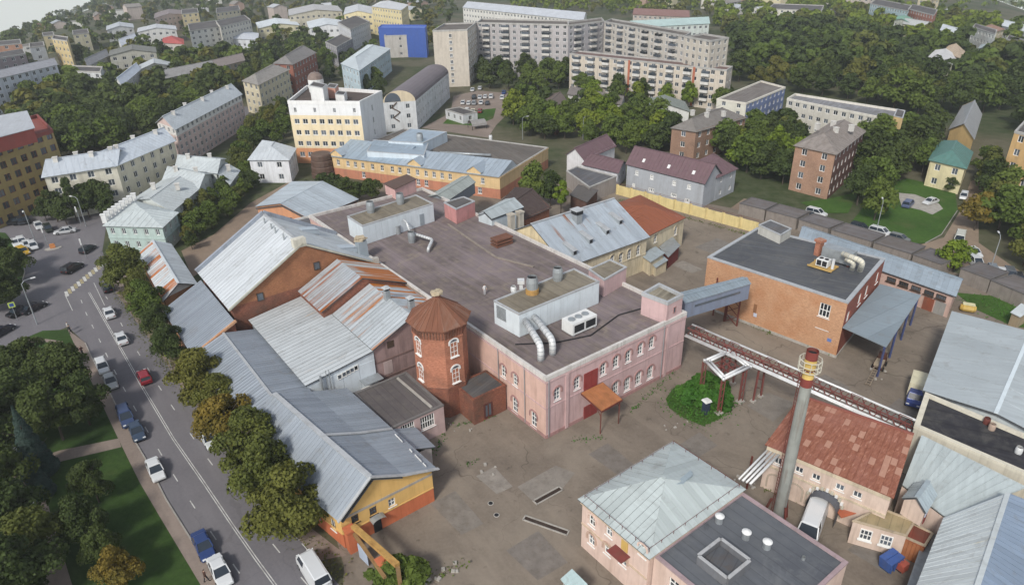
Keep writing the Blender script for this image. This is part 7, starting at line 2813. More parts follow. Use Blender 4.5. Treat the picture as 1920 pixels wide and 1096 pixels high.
def far_houses(poly, n, spacing, seed, lb, grp):
	g = random.Random(seed)
	P = [ag(*p) for p in poly]
	x0, x1, y0, y1 = min(p.x for p in P), max(p.x for p in P), min(p.y for p in P), max(p.y for p in P)
	cs = [(sum(p[0] for p in f) / len(f), sum(p[1] for p in f) / len(f), max(math.hypot(p[0] - f[0][0], p[1] - f[0][1]) for p in f) / 2) for f in FOOT]
	k = 0
	for _ in range(6000):
		x, y = g.uniform(x0, x1), g.uniform(y0, y1)
		if k >= n or not inpoly(x, y, [(p.x, p.y) for p in P]) or any(math.hypot(a - x, b - y) < r + spacing for a, b, r in cs):
			continue
		a = R(g.choice((-52, 38)) + g.uniform(-12, 12))
		L, W, h = g.uniform(9, 30), g.uniform(8, 12), g.choice((4, 5, 6, 8, 11))
		ca, sa = math.cos(a), math.sin(a)
		pts = [Vector((x + ca * u - sa * v, y + sa * u + ca * v)) for u, v in ((-L / 2, -W / 2), (L / 2, -W / 2), (L / 2, W / 2), (-L / 2, W / 2))]
		wl_ = g.choice(('#cfcabf', '#d3c79c', '#c9c9c9', '#b9aaa0', '#d5d3cc', '#c2b494', '#a98a78'))
		rf = g.choice((('gable', WHR('#c6c9cc'), 2), ('gable', DKR('#8a8580'), 2.4), ('hip', DKR('#94705f'), 2.4), ('flat', None), ('gable', WHR('#b4b9bd'), 2)))
		city('town_house', lb, None, h, wl_, rf, int(h / 3) if y < 620 else 0, wsp=4.2, ww=1.8, wh=1.4, pts=pts, group=grp)
		cs.append((x, y, L / 2))
		k += 1


far_houses(((-60, 200), (200, 150), (480, 110), (700, 90), (860, 60), (860, -20), (500, -25), (250, 14), (60, 62), (-60, 95)), 85, 5, 3, 'plain town house among the far trees, upper left', 'far houses, upper left')
far_houses(((1340, 30), (1500, 40), (1700, 70), (1900, 110), (1990, 95), (1800, 40), (1600, 8), (1300, -20), (1000, -15)), 50, 7, 4, 'plain town house beyond the wood, upper right', 'far houses, upper right')
bb = city('blue_building', 'bright blue office with grey front block behind the pale blue house', ((709, 52), (797, 53), (800, 47)), 15, paint('#2c55a8', 0.08, 0.6, 0.1), ('flat', paint('#3a66c0', 0.1, 0.6, 0.1), 0.4, paint('#2c55b0', 0.08, 0.6, 0.1)), 0, cat='office')
b_ = city('grey_front_block', 'grey concrete block standing before the bright blue office', ((720, 67), (779, 65), (783, 59)), 11.5, '#b0aba4', ('flat', None), 3, wsp=12)

# ---------------------------------------------------------------- trees and plants
LEAF = {
	'dark': leafmat('leaves_dark', '#35421f', '#47552a', '#4e5828'),
	'mid': leafmat('leaves_mid', '#435322', '#5b6c2d', '#64702f'),
	'bright': leafmat('leaves_bright', '#55691f', '#728429', '#7d8030'),
	'olive': leafmat('leaves_olive', '#4b5326', '#636930', '#71692e'),
	'autumn': leafmat('leaves_autumn', '#5f5a26', '#7a682a', '#6b5a24'),
	'blue': leafmat('leaves_spruce', '#2b3c36', '#3d4f49', '#33453a'),
	'grass': leafmat('leaves_grass', '#33591f', '#47752a', '#52742e'),
}
rng = np.random.default_rng(11)


def quads_mesh(name, pos, nrm, size, mats, asp=1.4):
	"""one small leaf clump (quad) per point"""
	n = len(pos)
	nrm = nrm / np.maximum(1e-6, np.linalg.norm(nrm, axis=1, keepdims=True))
	r = rng.normal(size=(n, 3))
	u = np.cross(nrm, r)
	u /= np.maximum(1e-6, np.linalg.norm(u, axis=1, keepdims=True))
	v = np.cross(nrm, u)
	su, sv = (size * asp / 2)[:, None], (size / 2)[:, None]
	bend = nrm * (size * 0.18)[:, None]
	V = np.stack([pos - u * su, pos - v * sv + bend, pos + u * su, pos + v * sv + bend], 1).reshape(-1, 3)
	me = bpy.data.meshes.new(name)
	me.vertices.add(n * 4)
	me.vertices.foreach_set('co', V.astype(np.float32).ravel())
	me.loops.add(n * 4)
	me.polygons.add(n)
	me.polygons.foreach_set('loop_start', np.arange(0, n * 4, 4, dtype=np.int32))
	me.loops.foreach_set('vertex_index', np.arange(n * 4, dtype=np.int32))
	me.update(calc_edges=True)
	me.materials.append(mats)
	return me


def crown_points(n, H, W, z0, lumps, seed, fill=0.25, flat=0.8):
	g = np.random.default_rng(seed)
	C, RR = [], []
	for k in range(lumps):
		t = g.uniform(0, 1)
		ang_ = g.uniform(0, 2 * math.pi)
		prof = math.sin(math.pi * min(0.97, 0.15 + 0.8 * t)) ** 0.8
		rad = W * 0.5 * prof * g.uniform(0.2, 0.9)
		C.append((math.cos(ang_) * rad, math.sin(ang_) * rad, z0 + (H - z0) * (0.12 + 0.76 * t)))
		RR.append(W * g.uniform(0.10, 0.26) * (1.15 - 0.4 * t))
	C, RR = np.array(C), np.array(RR)
	w = RR ** 2
	idx = g.choice(lumps, n, p=w / w.sum())
	d = g.normal(size=(n, 3))
	d /= np.linalg.norm(d, axis=1, keepdims=True)
	d[:, 2] = np.where(d[:, 2] < -0.4, -d[:, 2] * 0.6, d[:, 2])
	rr = RR[idx] * np.where(g.random(n) < fill, g.uniform(0.3, 0.9, n), g.uniform(0.85, 1.12, n))
	p = C[idx] + d * rr[:, None] * np.array([1, 1, flat])
	nr = d + g.normal(size=(n, 3)) * 0.55 + np.array([0, 0, 0.25])
	return p, nr


def spruce_points(n, H, W, z0, seed):
	g = np.random.default_rng(seed)
	t = g.random(n) ** 0.7
	z = H - (H - z0) * t
	tier = 0.75 + 0.25 * np.abs(np.sin(t * 22))
	r = W / 2 * t * tier * (0.55 + 0.5 * g.random(n) ** 0.4)
	a = g.uniform(0, 2 * math.pi, n)
	p = np.stack([np.cos(a) * r, np.sin(a) * r, z - r * 0.25], 1)
	nr = np.stack([np.cos(a), np.sin(a), np.full(n, 0.9)], 1) + g.normal(size=(n, 3)) * 0.4
	return p, nr


def trunk_mesh(H, r, seed, z1):
	g = random.Random(seed)
	mb = MB()
	mb.tube([(0, 0, -0.1), (0.05 * H * g.uniform(-.3, .3), 0.03 * H * g.uniform(-.4, .4), H * 0.4), (0.08 * H * g.uniform(-.4, .4), 0.05 * H * g.uniform(-.4, .4), H * 0.8)], [r, r * 0.7, r * 0.2], 7)
	for k in range(5):
		a = k * 1.3 + g.random()
		z = H * (0.3 + 0.09 * k)
		L = H * g.uniform(0.16, 0.26)
		mb.tube([(0, 0, z), (math.cos(a) * L * 0.5, math.sin(a) * L * 0.5, z + L * 0.45), (math.cos(a) * L, math.sin(a) * L, z + L * 0.9)], [r * 0.4, r * 0.28, r * 0.08], 5)
	me = bpy.data.meshes.new('trunk')
	me.from_pydata(mb.v, [], mb.f)
	me.materials.append(M_BARK)
	return me


PROTO = {}


def proto(kind, leaf, detail, k):
	key = (kind, leaf, detail, k)
	if key in PROTO:
		return PROTO[key]
	n, s = {'near': (11000, 0.30), 'mid': (2600, 0.55), 'far': (520, 1.15)}[detail]
	seed = abs(hash((kind, detail, k))) % 9999 if False else (len(kind) * 131 + {'near': 1, 'mid': 2, 'far': 3}[detail] * 17 + k * 7)
	g = np.random.default_rng(seed)
	if kind == 'spruce':
		p, nr = spruce_points(n, 10.0, 4.2, 0.8, seed)
	elif kind == 'slim':
		p, nr = crown_points(n, 10.0, 4.6, 1.2, 16, seed)
	elif kind == 'shrub':
		p, nr = crown_points(n // 2, 2.2, 2.6, 0.0, 10, seed)
		s *= 0.6
	else:
		p, nr = crown_points(n, 10.0, 7.8, 1.6, 30, seed)
	size = s * g.uniform(0.6, 1.35, len(p))
	cm = quads_mesh('crown', p, nr, size, LEAF[leaf])
	tm = trunk_mesh(10.0 if kind != 'shrub' else 1.8, 0.2 if kind != 'shrub' else 0.05, seed, 2)
	PROTO[key] = (cm, tm)
	return PROTO[key]


TREES = []


def tree(p, h, w=1.0, kind='broad', leaf='mid', detail='mid', label=None, group=None, name=None, cat=None):
	"""h = height; w = breadth against a normally broad tree"""
	k = random.randrange(4 if detail != 'near' else 3)
	cm, tm = proto(kind, leaf, detail, k)
	nm = name or {'spruce': 'spruce_tree', 'slim': 'slim_tree', 'shrub': 'shrub'}.get(kind, 'broadleaf_tree')
	root = empty(nm, (p[0], p[1], (p[2] if len(p) > 2 else 0.0) - 0.02), random.uniform(0, 6.28))
	tag(root, label, cat or ('shrub' if kind == 'shrub' else 'tree'), group)
	base = 2.2 if kind == 'shrub' else 10.0
	sz = h / base
	root.scale = (sz * w, sz * w, sz)
	link('trunk', tm, root)
	link('crown', cm, root)
	TREES.append((p[0], p[1]))
	return root


ORD = ['first', 'second', 'third', 'fourth', 'fifth', 'sixth', 'seventh', 'eighth', 'ninth', 'tenth', 'eleventh', 'twelfth', 'thirteenth', 'fourteenth']
# row between the road and the works (crown centre in the photo, height, breadth)
road_row = [((222, 498), 8.2, 0.95, 'olive'), ((250, 532), 5.5, 0.8, 'olive'), ((274, 562), 7.0, 0.85, 'mid'), ((300, 605), 6.5, 0.75, 'dark'), ((322, 645), 6.5, 0.75, 'dark'), ((368, 705), 7.6, 0.95, 'olive'), ((405, 748), 6.5, 0.9, 'olive'), ((428, 795), 7.6, 0.95, 'autumn'), ((462, 830), 8.0, 0.95, 'olive'), ((500, 880), 8.2, 0.95, 'olive'), ((536, 935), 8.0, 1.0, 'olive')]
for k, ((px, py), h, w, lf) in enumerate(road_row):
	h *= 1.2
	w *= 1.0
	p = at(px, py, h * 0.55)
	tree((p.x, p.y, 0), h, w, 'broad', lf, 'near', '%s roadside tree from the crossing, between the road and the works' % ORD[k], 'roadside trees')
# dark park in the lower left
park = [((112, 690), 9.5, 1.0, 'dark', 'broad'), ((60, 672), 8, 0.9, 'dark', 'broad'), ((150, 745), 8, 0.9, 'dark', 'broad'), ((95, 765), 9, 1.0, 'dark', 'broad'), ((30, 745), 9, 1.0, 'dark', 'broad'), ((48, 820), 10, 1.0, 'blue', 'spruce'), ((60, 880), 7, 1.0, 'blue', 'spruce'), ((170, 900), 6, 0.8, 'dark', 'broad'), ((150, 975), 6.8, 0.85, 'dark', 'broad'), ((190, 1025), 5.5, 0.85, 'dark', 'broad'), ((215, 1065), 5.5, 0.9, 'autumn', 'broad'), ((45, 1010), 8.0, 1.0, 'olive', 'broad'), ((20, 1070), 9, 1.1, 'dark', 'broad'), ((0, 960), 9, 1.0, 'dark', 'broad'), ((-15, 890), 9, 1.0, 'dark', 'broad'), ((5, 690), 8, 1.0, 'dark', 'broad'), ((-30, 800), 9, 1.1, 'dark', 'broad')]
for k, ((px, py), h, w, lf, kd) in enumerate(park):
	p = at(px, py, h * 0.55)
	tree((p.x, p.y, 0.05), h, w, kd, lf, 'near', {'blue': 'tall blue-green spruce beside the park path' if h > 8 else 'shorter blue-green spruce beside the park path', 'autumn': 'small yellowing tree on the park lawn near the pavement', 'olive': 'olive-tinged tree left of the park path'}.get(lf, 'dark broadleaf tree in the shaded park by the road'), 'park trees')
for px, py, h in ((-5, 480, 9), (22, 500, 8), (-20, 540, 9), (10, 540, 7)):
	p = at(px, py, h * 0.5)
	tree((p.x, p.y, 0.1), h, 1.0, 'broad', 'dark', 'near', 'dark tree on the round kerbed island at the crossing', 'crossing island trees')
# trees before the yellow apartment house
for k, (px, py, h, w) in enumerate(((98, 385, 8, 0.9), (130, 372, 11, 0.6), (158, 375, 8.5, 0.9), (184, 368, 9, 0.9), (118, 398, 6, 1.0), (203, 385, 6, 0.9), (80, 392, 6, 0.9))):
	p = at(px, py, h * 0.5)
	tree((p.x, p.y, 0), h, w, 'slim' if w < 0.7 else 'broad', 'dark', 'mid', 'dark tree in front of the pale yellow apartment house', 'trees before the yellow apartment house')
# bushes before the works office
for k, (px, py, h) in enumerate(((608, 342, 5.5), (628, 345, 6), (650, 352, 6), (672, 358, 5), (695, 353, 5.5), (575, 345, 2.5))):
	p = at(px, py, h * 0.5)
	tree((p.x, p.y, 0), h, 1.1, 'broad', 'dark', 'mid', '%s dense bush from the white house, before the yellow works office' % ORD[k] if k < 5 else 'small bush beside the lane before the round porch', 'bushes before the works office')
for k, (px, py, h, w) in enumerate(((1005, 340, 10, 0.9), (1032, 352, 9, 0.85), (1052, 368, 8.5, 0.8))):
	p = at(px, py, h * 0.5)
	tree((p.x, p.y, 0), h, w, 'slim' if k == 2 else 'broad', ('mid', 'dark', 'bright')[k], 'mid', ('broad tree beside the brick shed with dark gable roof', 'dark tree between the brick shed and the flat store', 'pale drooping tree nearest the silver-roofed hall')[k], 'trees beside the brick shed')


def scatter(poly_px, spacing, seed, tries=6000, margin=1.5, own=False):
	P = [ag(*p) for p in poly_px]
	poly = [(p.x, p.y) for p in P]
	x0, x1 = min(p[0] for p in poly), max(p[0] for p in poly)
	y0, y1 = min(p[1] for p in poly), max(p[1] for p in poly)
	g = random.Random(seed)
	cell = {}
	out = []
	fp = []
	for f in FOOT:
		cx = sum(p[0] for p in f) / len(f)
		cy = sum(p[1] for p in f) / len(f)
		if x0 - 60 < cx < x1 + 60 and y0 - 60 < cy < y1 + 60:
			f = grow(f, margin)
			fp.append(((min(p[0] for p in f), max(p[0] for p in f), min(p[1] for p in f), max(p[1] for p in f)), f))
	for _ in range(tries):
		x, y = g.uniform(x0, x1), g.uniform(y0, y1)
		if not inpoly(x, y, poly):
			continue
		i, j = int(x // spacing), int(y // spacing)
		if any((a - x) ** 2 + (b - y) ** 2 < spacing ** 2 for di in (-1, 0, 1) for dj in (-1, 0, 1) for a, b in cell.get((i + di, j + dj), ())):
			continue
		if any(b[0] < x < b[1] and b[2] < y < b[3] and inpoly(x, y, f) for b, f in fp):
			continue
		cell.setdefault((i, j), []).append((x, y))
		out.append((x, y, gz(x, y)))
	return out


EXTRA = []


def stand(poly, spacing, seed, hr, leaves, label, group, w=1.0, kinds=('broad',), detail='mid', margin=1.5, cat=None, cap=99):
	g = random.Random(seed + 1)
	pts = scatter(poly, spacing, seed, margin=margin)
	pts.sort(key=lambda p: p[0] ** 2 + p[1] ** 2)
	EXTRA.extend(pts[cap:])
	pts = pts[:cap]
	for p in pts:
		tree(p, g.uniform(*hr), w * g.uniform(0.8, 1.15), g.choice(kinds), g.choice(leaves), detail, label, group, cat=cat)
	return len(pts)


NT_ = 0
NT_ += stand(((335, 470), (362, 468), (470, 372), (483, 345), (455, 332), (430, 350), (395, 385), (340, 425)), 3.4, 3, (4, 6), ('mid', 'dark', 'olive'), 'leafy tree in the overgrown strip behind the street terrace', 'trees behind the street terrace')
NT_ += stand(((448, 325), (462, 262), (532, 208), (540, 262), (470, 300)), 5.0, 4, (6, 8), ('mid', 'olive', 'dark'), 'tree along the street between the pink apartment house and the yellow office', 'street trees left of the office')
pw_ = scatter(((40, 335), (95, 305), (230, 288), (330, 250), (430, 190), (465, 165), (450, 118), (330, 140), (230, 165), (40, 200)), 6.2, 5, tries=9000)
pw_.sort(key=lambda p: p[0] ** 2 + p[1] ** 2)
for p in pw_[:36]:
	tree(p, random.uniform(9, 12), 1.1, 'broad', random.choice(('dark', 'dark', 'mid')), 'mid', 'dark tree in the park wood behind the yellow apartment house', 'park wood trees')
PARKMASS = pw_[36:]
NT_ += stand(((485, 200), (470, 165), (560, 140), (600, 150), (715, 185), (700, 150), (640, 118), (600, 80), (490, 100), (470, 130)), 8.5, 41, (7, 10), ('dark', 'mid', 'olive'), 'tree between the apartment houses left of the yellow office', 'trees left of the office', cap=18)
NT_ += stand(((940, 230), (1000, 262), (1075, 268), (1180, 290), (1235, 272), (1252, 235), (1210, 212), (1160, 205), (1060, 212), (960, 192)), 6.0, 6, (8, 11), ('mid', 'mid', 'dark', 'bright'), 'tree in the green belt between the works and the cream apartment block', 'green belt trees', cap=34)
NT_ += stand(((898, 172), (1062, 172), (1066, 145), (900, 140)), 7.5, 7, (9, 12), ('mid', 'dark'), 'tree in the courtyard before the long grey apartment block', 'courtyard trees')
NT_ += stand(((1080, 190), (1350, 212), (1360, 190), (1080, 168)), 7.0, 8, (8, 10), ('mid', 'dark', 'bright'), 'tree in the row before the cream apartment block', 'trees before the cream block')
NT_ += stand(((1205, 290), (1270, 290), (1350, 268), (1400, 262), (1440, 245), (1480, 250), (1500, 300), (1535, 362), (1440, 348), (1390, 330), (1340, 280), (1240, 262)), 4.9, 9, (7, 11), ('mid', 'dark', 'mid', 'bright'), 'tree on the slope behind the grey purple-roofed house', 'trees behind the purple roof', margin=2.0, cap=26)
NT_ += stand(((1612, 352), (1630, 300), (1660, 268), (1740, 268), (1745, 330), (1700, 340), (1660, 360), (1640, 385)), 6.0, 10, (9, 12), ('dark', 'mid', 'dark'), 'tall tree at the top of the back lawn', 'trees above the back lawn')
NT_ += stand(((1838, 345), (1990, 330), (1990, 545), (1900, 490), (1850, 440)), 6.0, 12, (8, 11), ('dark', 'mid', 'olive'), 'tree beside the parked cars at the right edge', 'trees at the right edge')
for (px, py), h, w, lf, lb in (((1838, 395), 8.5, 1.0, 'autumn', 'yellowing broad tree beside the back road'), ((1795, 478), 6.5, 1.0, 'bright', 'light green round tree at the corner of the garage row'), ((1850, 300), 8, 0.9, 'mid', 'tree where the back road leaves towards the wood'), ((1648, 372), 10, 0.9, 'mid', 'tall tree at the left side of the back lawn'), ((1615, 345), 10, 0.8, 'dark', 'dark tree between the brick apartment house and the back lawn'), ((1290, 268), 7, 0.9, 'mid', 'tree before the brown brick house'), ((1785, 345), 4, 1.0, 'dark', 'bush before the yellow green-roofed house')):
	p = at(px, py, h * 0.5)
	tree((p.x, p.y, 0), h, w, 'broad', lf, 'mid', lb)
# upper left greenery and the wood on the right: nearest trees one by one, the rest as one mass
wood = scatter(((1378, 160), (1480, 172), (1600, 190), (1702, 215), (1765, 222), (1850, 212), (1990, 300), (1990, 150), (1850, 118), (1600, 78), (1450, 52), (1375, 85)), 8.0, 21, tries=9000, margin=2.5)
wood.sort(key=lambda p: p[0] ** 2 + p[1] ** 2)
g_ = random.Random(5)
N_IND = 40
for p in wood[:N_IND]:
	tree(p, g_.uniform(8, 15), g_.uniform(0.8, 1.2), 'broad', g_.choice(('dark', 'mid', 'olive', 'dark')), 'mid', 'tree in the dark wood behind the pale institute building', 'wood on the right')
lf_far = {}


def mass(name, label, pts, hr, leaf, seed, nl=260):
	"""a far wood that reads as one mass: one object"""
	g = np.random.default_rng(seed)
	P, N, S = [], [], []
	base = [crown_points(nl, 10.0, 8.4, 1.0, 14, 300 + k) for k in range(5)]
	for (x, y, z) in pts:
		bp, bn = base[g.integers(5)]
		h = g.uniform(*hr) / 10.0
		a = g.uniform(0, 6.28)
		c, s = math.cos(a), math.sin(a)
		q = np.stack([bp[:, 0] * c - bp[:, 1] * s, bp[:, 0] * s + bp[:, 1] * c, bp[:, 2]], 1) * h
		P.append(q + np.array([x, y, z]))
		N.append(np.stack([bn[:, 0] * c - bn[:, 1] * s, bn[:, 0] * s + bn[:, 1] * c, bn[:, 2]], 1))
		S.append(np.full(len(q), 1.5 * h) * g.uniform(0.7, 1.3, len(q)))
	if not P:
		return
	lv = leaf if isinstance(leaf, tuple) else (leaf,)
	me = quads_mesh(name, np.concatenate(P), np.concatenate(N), np.concatenate(S), lv[0])
	for m in lv[1:]:
		me.materials.append(m)
	me.polygons.foreach_set('material_index', np.repeat(g.integers(0, len(lv), len(pts)), nl).astype(np.int32))
	tag(link(name, me), label, None, None, 'stuff')


MIXD = (LEAF['dark'], LEAF['mid'], LEAF['dark'], LEAF['olive'])
MIXB = (LEAF['bright'], LEAF['mid'], LEAF['olive'], LEAF['bright'])  # yellow-green mix carries the sunlight on the far trees in its colour
mass('woodland', 'dense far side of the park wood, left', PARKMASS, (8, 13), MIXD, 30, 420)
mass('woodland', 'farther greenery between the apartment houses', EXTRA, (6, 10), MIXD, 37, 420)
mass('woodland', 'dark woodland behind the pale institute building', wood[N_IND:], (7.5, 15), MIXD, 31, 420)
fringe = scatter(((1375, 82), (1450, 50), (1600, 76), (1850, 115), (1990, 150), (1990, 95), (1800, 45), (1600, 18), (1420, 18), (1340, 45)), 10.5, 22, tries=7000, margin=3)
mass('woodland', 'sunlit yellow-green trees beyond the dark wood', fringe, (7, 13), MIXB, 32, 300)
far = scatter(((1990, 90), (1800, 40), (1600, 10), (1300, -20), (960, -25), (960, 20), (1340, 40), (1420, 16), (1600, 16), (1850, 60)), 13, 23, tries=6000, margin=4)
mass('woodland', 'far greenery between the houses beyond the wood', far, (7, 13), MIXB, 33, 170)
ul = scatter(((-120, 215), (60, 200), (230, 165), (330, 150), (460, 128), (700, 115), (810, 120), (860, 40), (860, -20), (500, -25), (250, 15), (60, 62), (-120, 100)), 9.6, 24, tries=40000, margin=2.0)
ul.sort(key=lambda p: p[0] ** 2 + p[1] ** 2)
for p in ul[:24]:
	tree(p, g_.uniform(8, 11), g_.uniform(0.9, 1.2), 'broad', g_.choice(('dark', 'mid', 'olive')), 'far' if p[1] > 330 else 'mid', 'tree among the old town houses, upper left', 'old town trees')
mass('woodland', 'greenery between the far town houses, upper left', ul[24:], (6, 12), MIXD, 34, 170)
hz_ = scatter(((-150, 110), (60, 64), (250, 16), (500, -25), (500, -60), (250, -30), (60, 20), (-150, 90)), 17, 25, tries=9000, margin=5)
mass('woodland', 'blue-green woods under the left horizon', hz_, (8, 14), MIXD, 35, 90)
hz2 = scatter(((1990, 95), (1850, 30), (1600, -10), (1600, -45), (1900, -10), (2050, 60)), 22, 26, tries=5000, margin=5)
mass('woodland', 'hazy woods under the right horizon', hz2, (10, 16), MIXB, 36, 90)
# green island in the yard
isl = [(1248, 748), (1262, 728), (1290, 715), (1330, 712), (1368, 728), (1376, 760), (1350, 785), (1318, 798), (1285, 785), (1255, 765)]
sheet('grass_island', [G(*p) for p in isl], 0.05, M_LAWNBRIGHT)
g_ = random.Random(9)
k = 0
for px, py, h in ((1275, 735, 1.7), (1292, 728, 1.9), (1310, 722, 2.2), (1330, 722, 2.4), (1350, 730, 2.3), (1362, 748, 2.0), (1345, 752, 2.2), (1322, 742, 2.4), (1300, 745, 2.2), (1285, 758, 1.6), (1360, 765, 1.7), (1315, 765, 2.0)):
	p = G(px, py)
	tree((p.x, p.y, 0), h * 0.78, 1.3, 'shrub', 'grass', 'mid', 'leafy green shrub on the grass island beside the pipe portal', 'shrubs on the island')


def tufts(name, label, lines, n, hgt, leaf, seed, spread=0.6):
	g = np.random.default_rng(seed)
	P = []
	for a, b in lines:
		A_, B_ = G(*a), G(*b)
		m = max(4, int(n * (B_ - A_).length))
		t = g.random(m)
		q = np.stack([A_.x + (B_.x - A_.x) * t, A_.y + (B_.y - A_.y) * t, np.zeros(m)], 1)
		# clumpy
		keep = (np.sin(t * 37 + seed) + np.sin(t * 91 + seed * 2) > -0.6)
		q = q[keep]
		q[:, :2] += g.normal(size=(len(q), 2)) * spread
		q[:, 2] = g.random(len(q)) ** 2 * hgt
		P.append(q)
	P = np.concatenate(P)
	N = g.normal(size=P.shape) + np.array([0, 0, 0.6])
	me = quads_mesh(name, P, N, 0.16 * g.uniform(0.6, 1.6, len(P)), leaf)
	tag(link(name, me), label, None, None, 'stuff')


tufts('weeds', 'weeds along the foot of the factory and workshop walls', [((835, 815), (815, 850)), ((815, 850), (790, 835)), ((850, 800), (930, 780)), ((1075, 826), (1130, 820)), ((1180, 775), (1265, 697)), ((895, 862), (870, 872))], 16, 0.35, LEAF['grass'], 3, 0.25)
tufts('weeds', 'weeds along the brick warehouse and the yard edges', [((1370, 590), (1450, 628)), ((1430, 600), (1560, 665)), ((1430, 915), (1530, 950)), ((1600, 985), (1740, 1030)), ((1130, 1045), (1230, 1100)), ((800, 1090), (880, 1055)), ((1150, 372), (1400, 440))], 20, 0.45, LEAF['mid'], 4, 0.35)
tufts('grass', 'long grass on the island in the yard', [((1255, 758), (1320, 795)), ((1280, 770), (1360, 780)), ((1260, 745), (1340, 715)), ((1300, 790), (1372, 755)), ((1290, 740), (1350, 770))], 90, 0.7, LEAF['grass'], 5, 0.8)
tufts('grass', 'rough strip of grass and leaves under the roadside trees', [((225, 548), (330, 700)), ((235, 540), (345, 700)), ((345, 700), (450, 850)), ((450, 850), (585, 1020)), ((600, 1030), (630, 1090))], 45, 0.35, LEAF['olive'], 6, 0.9)
tufts('grass', 'tall grass in the gap by the right garden', [((1800, 560), (1900, 590)), ((1830, 560), (1910, 575)), ((1850, 590), (1940, 600))], 40, 0.6, LEAF['grass'], 7, 1.0)
b_ = [at(725, 1085, 1.0), at(745, 1075, 1.2), at(760, 1090, 0.8)]
for q in b_:
	tree((q.x, q.y, 0), 3.2, 1.2, 'shrub', 'mid', 'mid', 'overgrown bush at the end of the gate beam', 'bushes at the gate')
# climbing plant on the brick hall corner
p = at(446, 585, 5)
tree((p.x + 0.6, p.y - 0.8, 4.6), 3.6, 0.6, 'shrub', 'olive', 'mid', 'plant growing on the wall corner of the brick hall')

# ---------------------------------------------------------------- vehicles
CARP = {}


def carpaint(hexc):
	if hexc not in CARP:
		t = NT('car_paint_' + hexc.lstrip('#'))
		n = t.noise(t.pos, 1.5, 3)
		col = t.mix(t.math('MULTIPLY', n, 0.25), srgb(hexc), srgb(hexc, 0.7))
		CARP[hexc] = t.finish(col, 0.28, 0.15, 0.5)
	return CARP[hexc]


M_TYRE = paint('#1b1b1c', 0.1, 0.9, 0.1)
M_RIM = paint('#8d9094', 0.1, 0.4, 0.2, metal=0.5)
M_CARGLASS = NT('car_glass').finish(srgb('#2b333c'), 0.1, 0, 0.6)
M_LAMP = paint('#dfe3e4', 0.02, 0.2, 0.0)
M_TAIL = paint('#8c1a17', 0.05, 0.3, 0.0)
_carmesh = {}


def loft(mb, secs, m=0, capm=None):
	"""secs: list of (x, [(y, z) ...]) cross-sections, joined in order"""
	rows = []
	for x, pr in secs:
		rows.append(len(mb.v))
		mb.v.extend([(x, y, z) for y, z in pr])
	n = len(secs[0][1])
	for a, b in zip(rows, rows[1:]):
		for j in range(n):
			jj = (j + 1) % n
			mb.f.append((a + j, a + jj, b + jj, b + j))
			mb.m.append(m)
	mb.f.append(tuple(rows[0] + j for j in reversed(range(n))))
	mb.m.append(m if capm is None else capm)
	mb.f.append(tuple(rows[-1] + j for j in range(n)))
	mb.m.append(m if capm is None else capm)


def mesh_of(mb, name, mats, smooth=False):
	me = bpy.data.meshes.new(name)
	me.from_pydata(mb.v, [], mb.f)
	for m in mats:
		me.materials.append(m)
	if len(mats) > 1:
		me.polygons.foreach_set('material_index', mb.m)
	bm = bmesh.new()
	bm.from_mesh(me)
	bmesh.ops.recalc_face_normals(bm, faces=bm.faces)
	bm.to_mesh(me)
	bm.free()
	return me


SPEC = {  # length, half width, beltline, roof height, bonnet length, boot length
	'sedan': (4.4, 0.82, 0.86, 1.40, 1.15, 0.75), 'hatch': (4.0, 0.80, 0.88, 1.45, 1.0, 0.12), 'suv': (4.5, 0.86, 1.0, 1.68, 1.1, 0.10), 'van': (5.2, 0.95, 1.25, 2.15, 0.75, 0.03), 'longvan': (6.0, 0.98, 1.5, 2.4, 0.65, 0.03)}


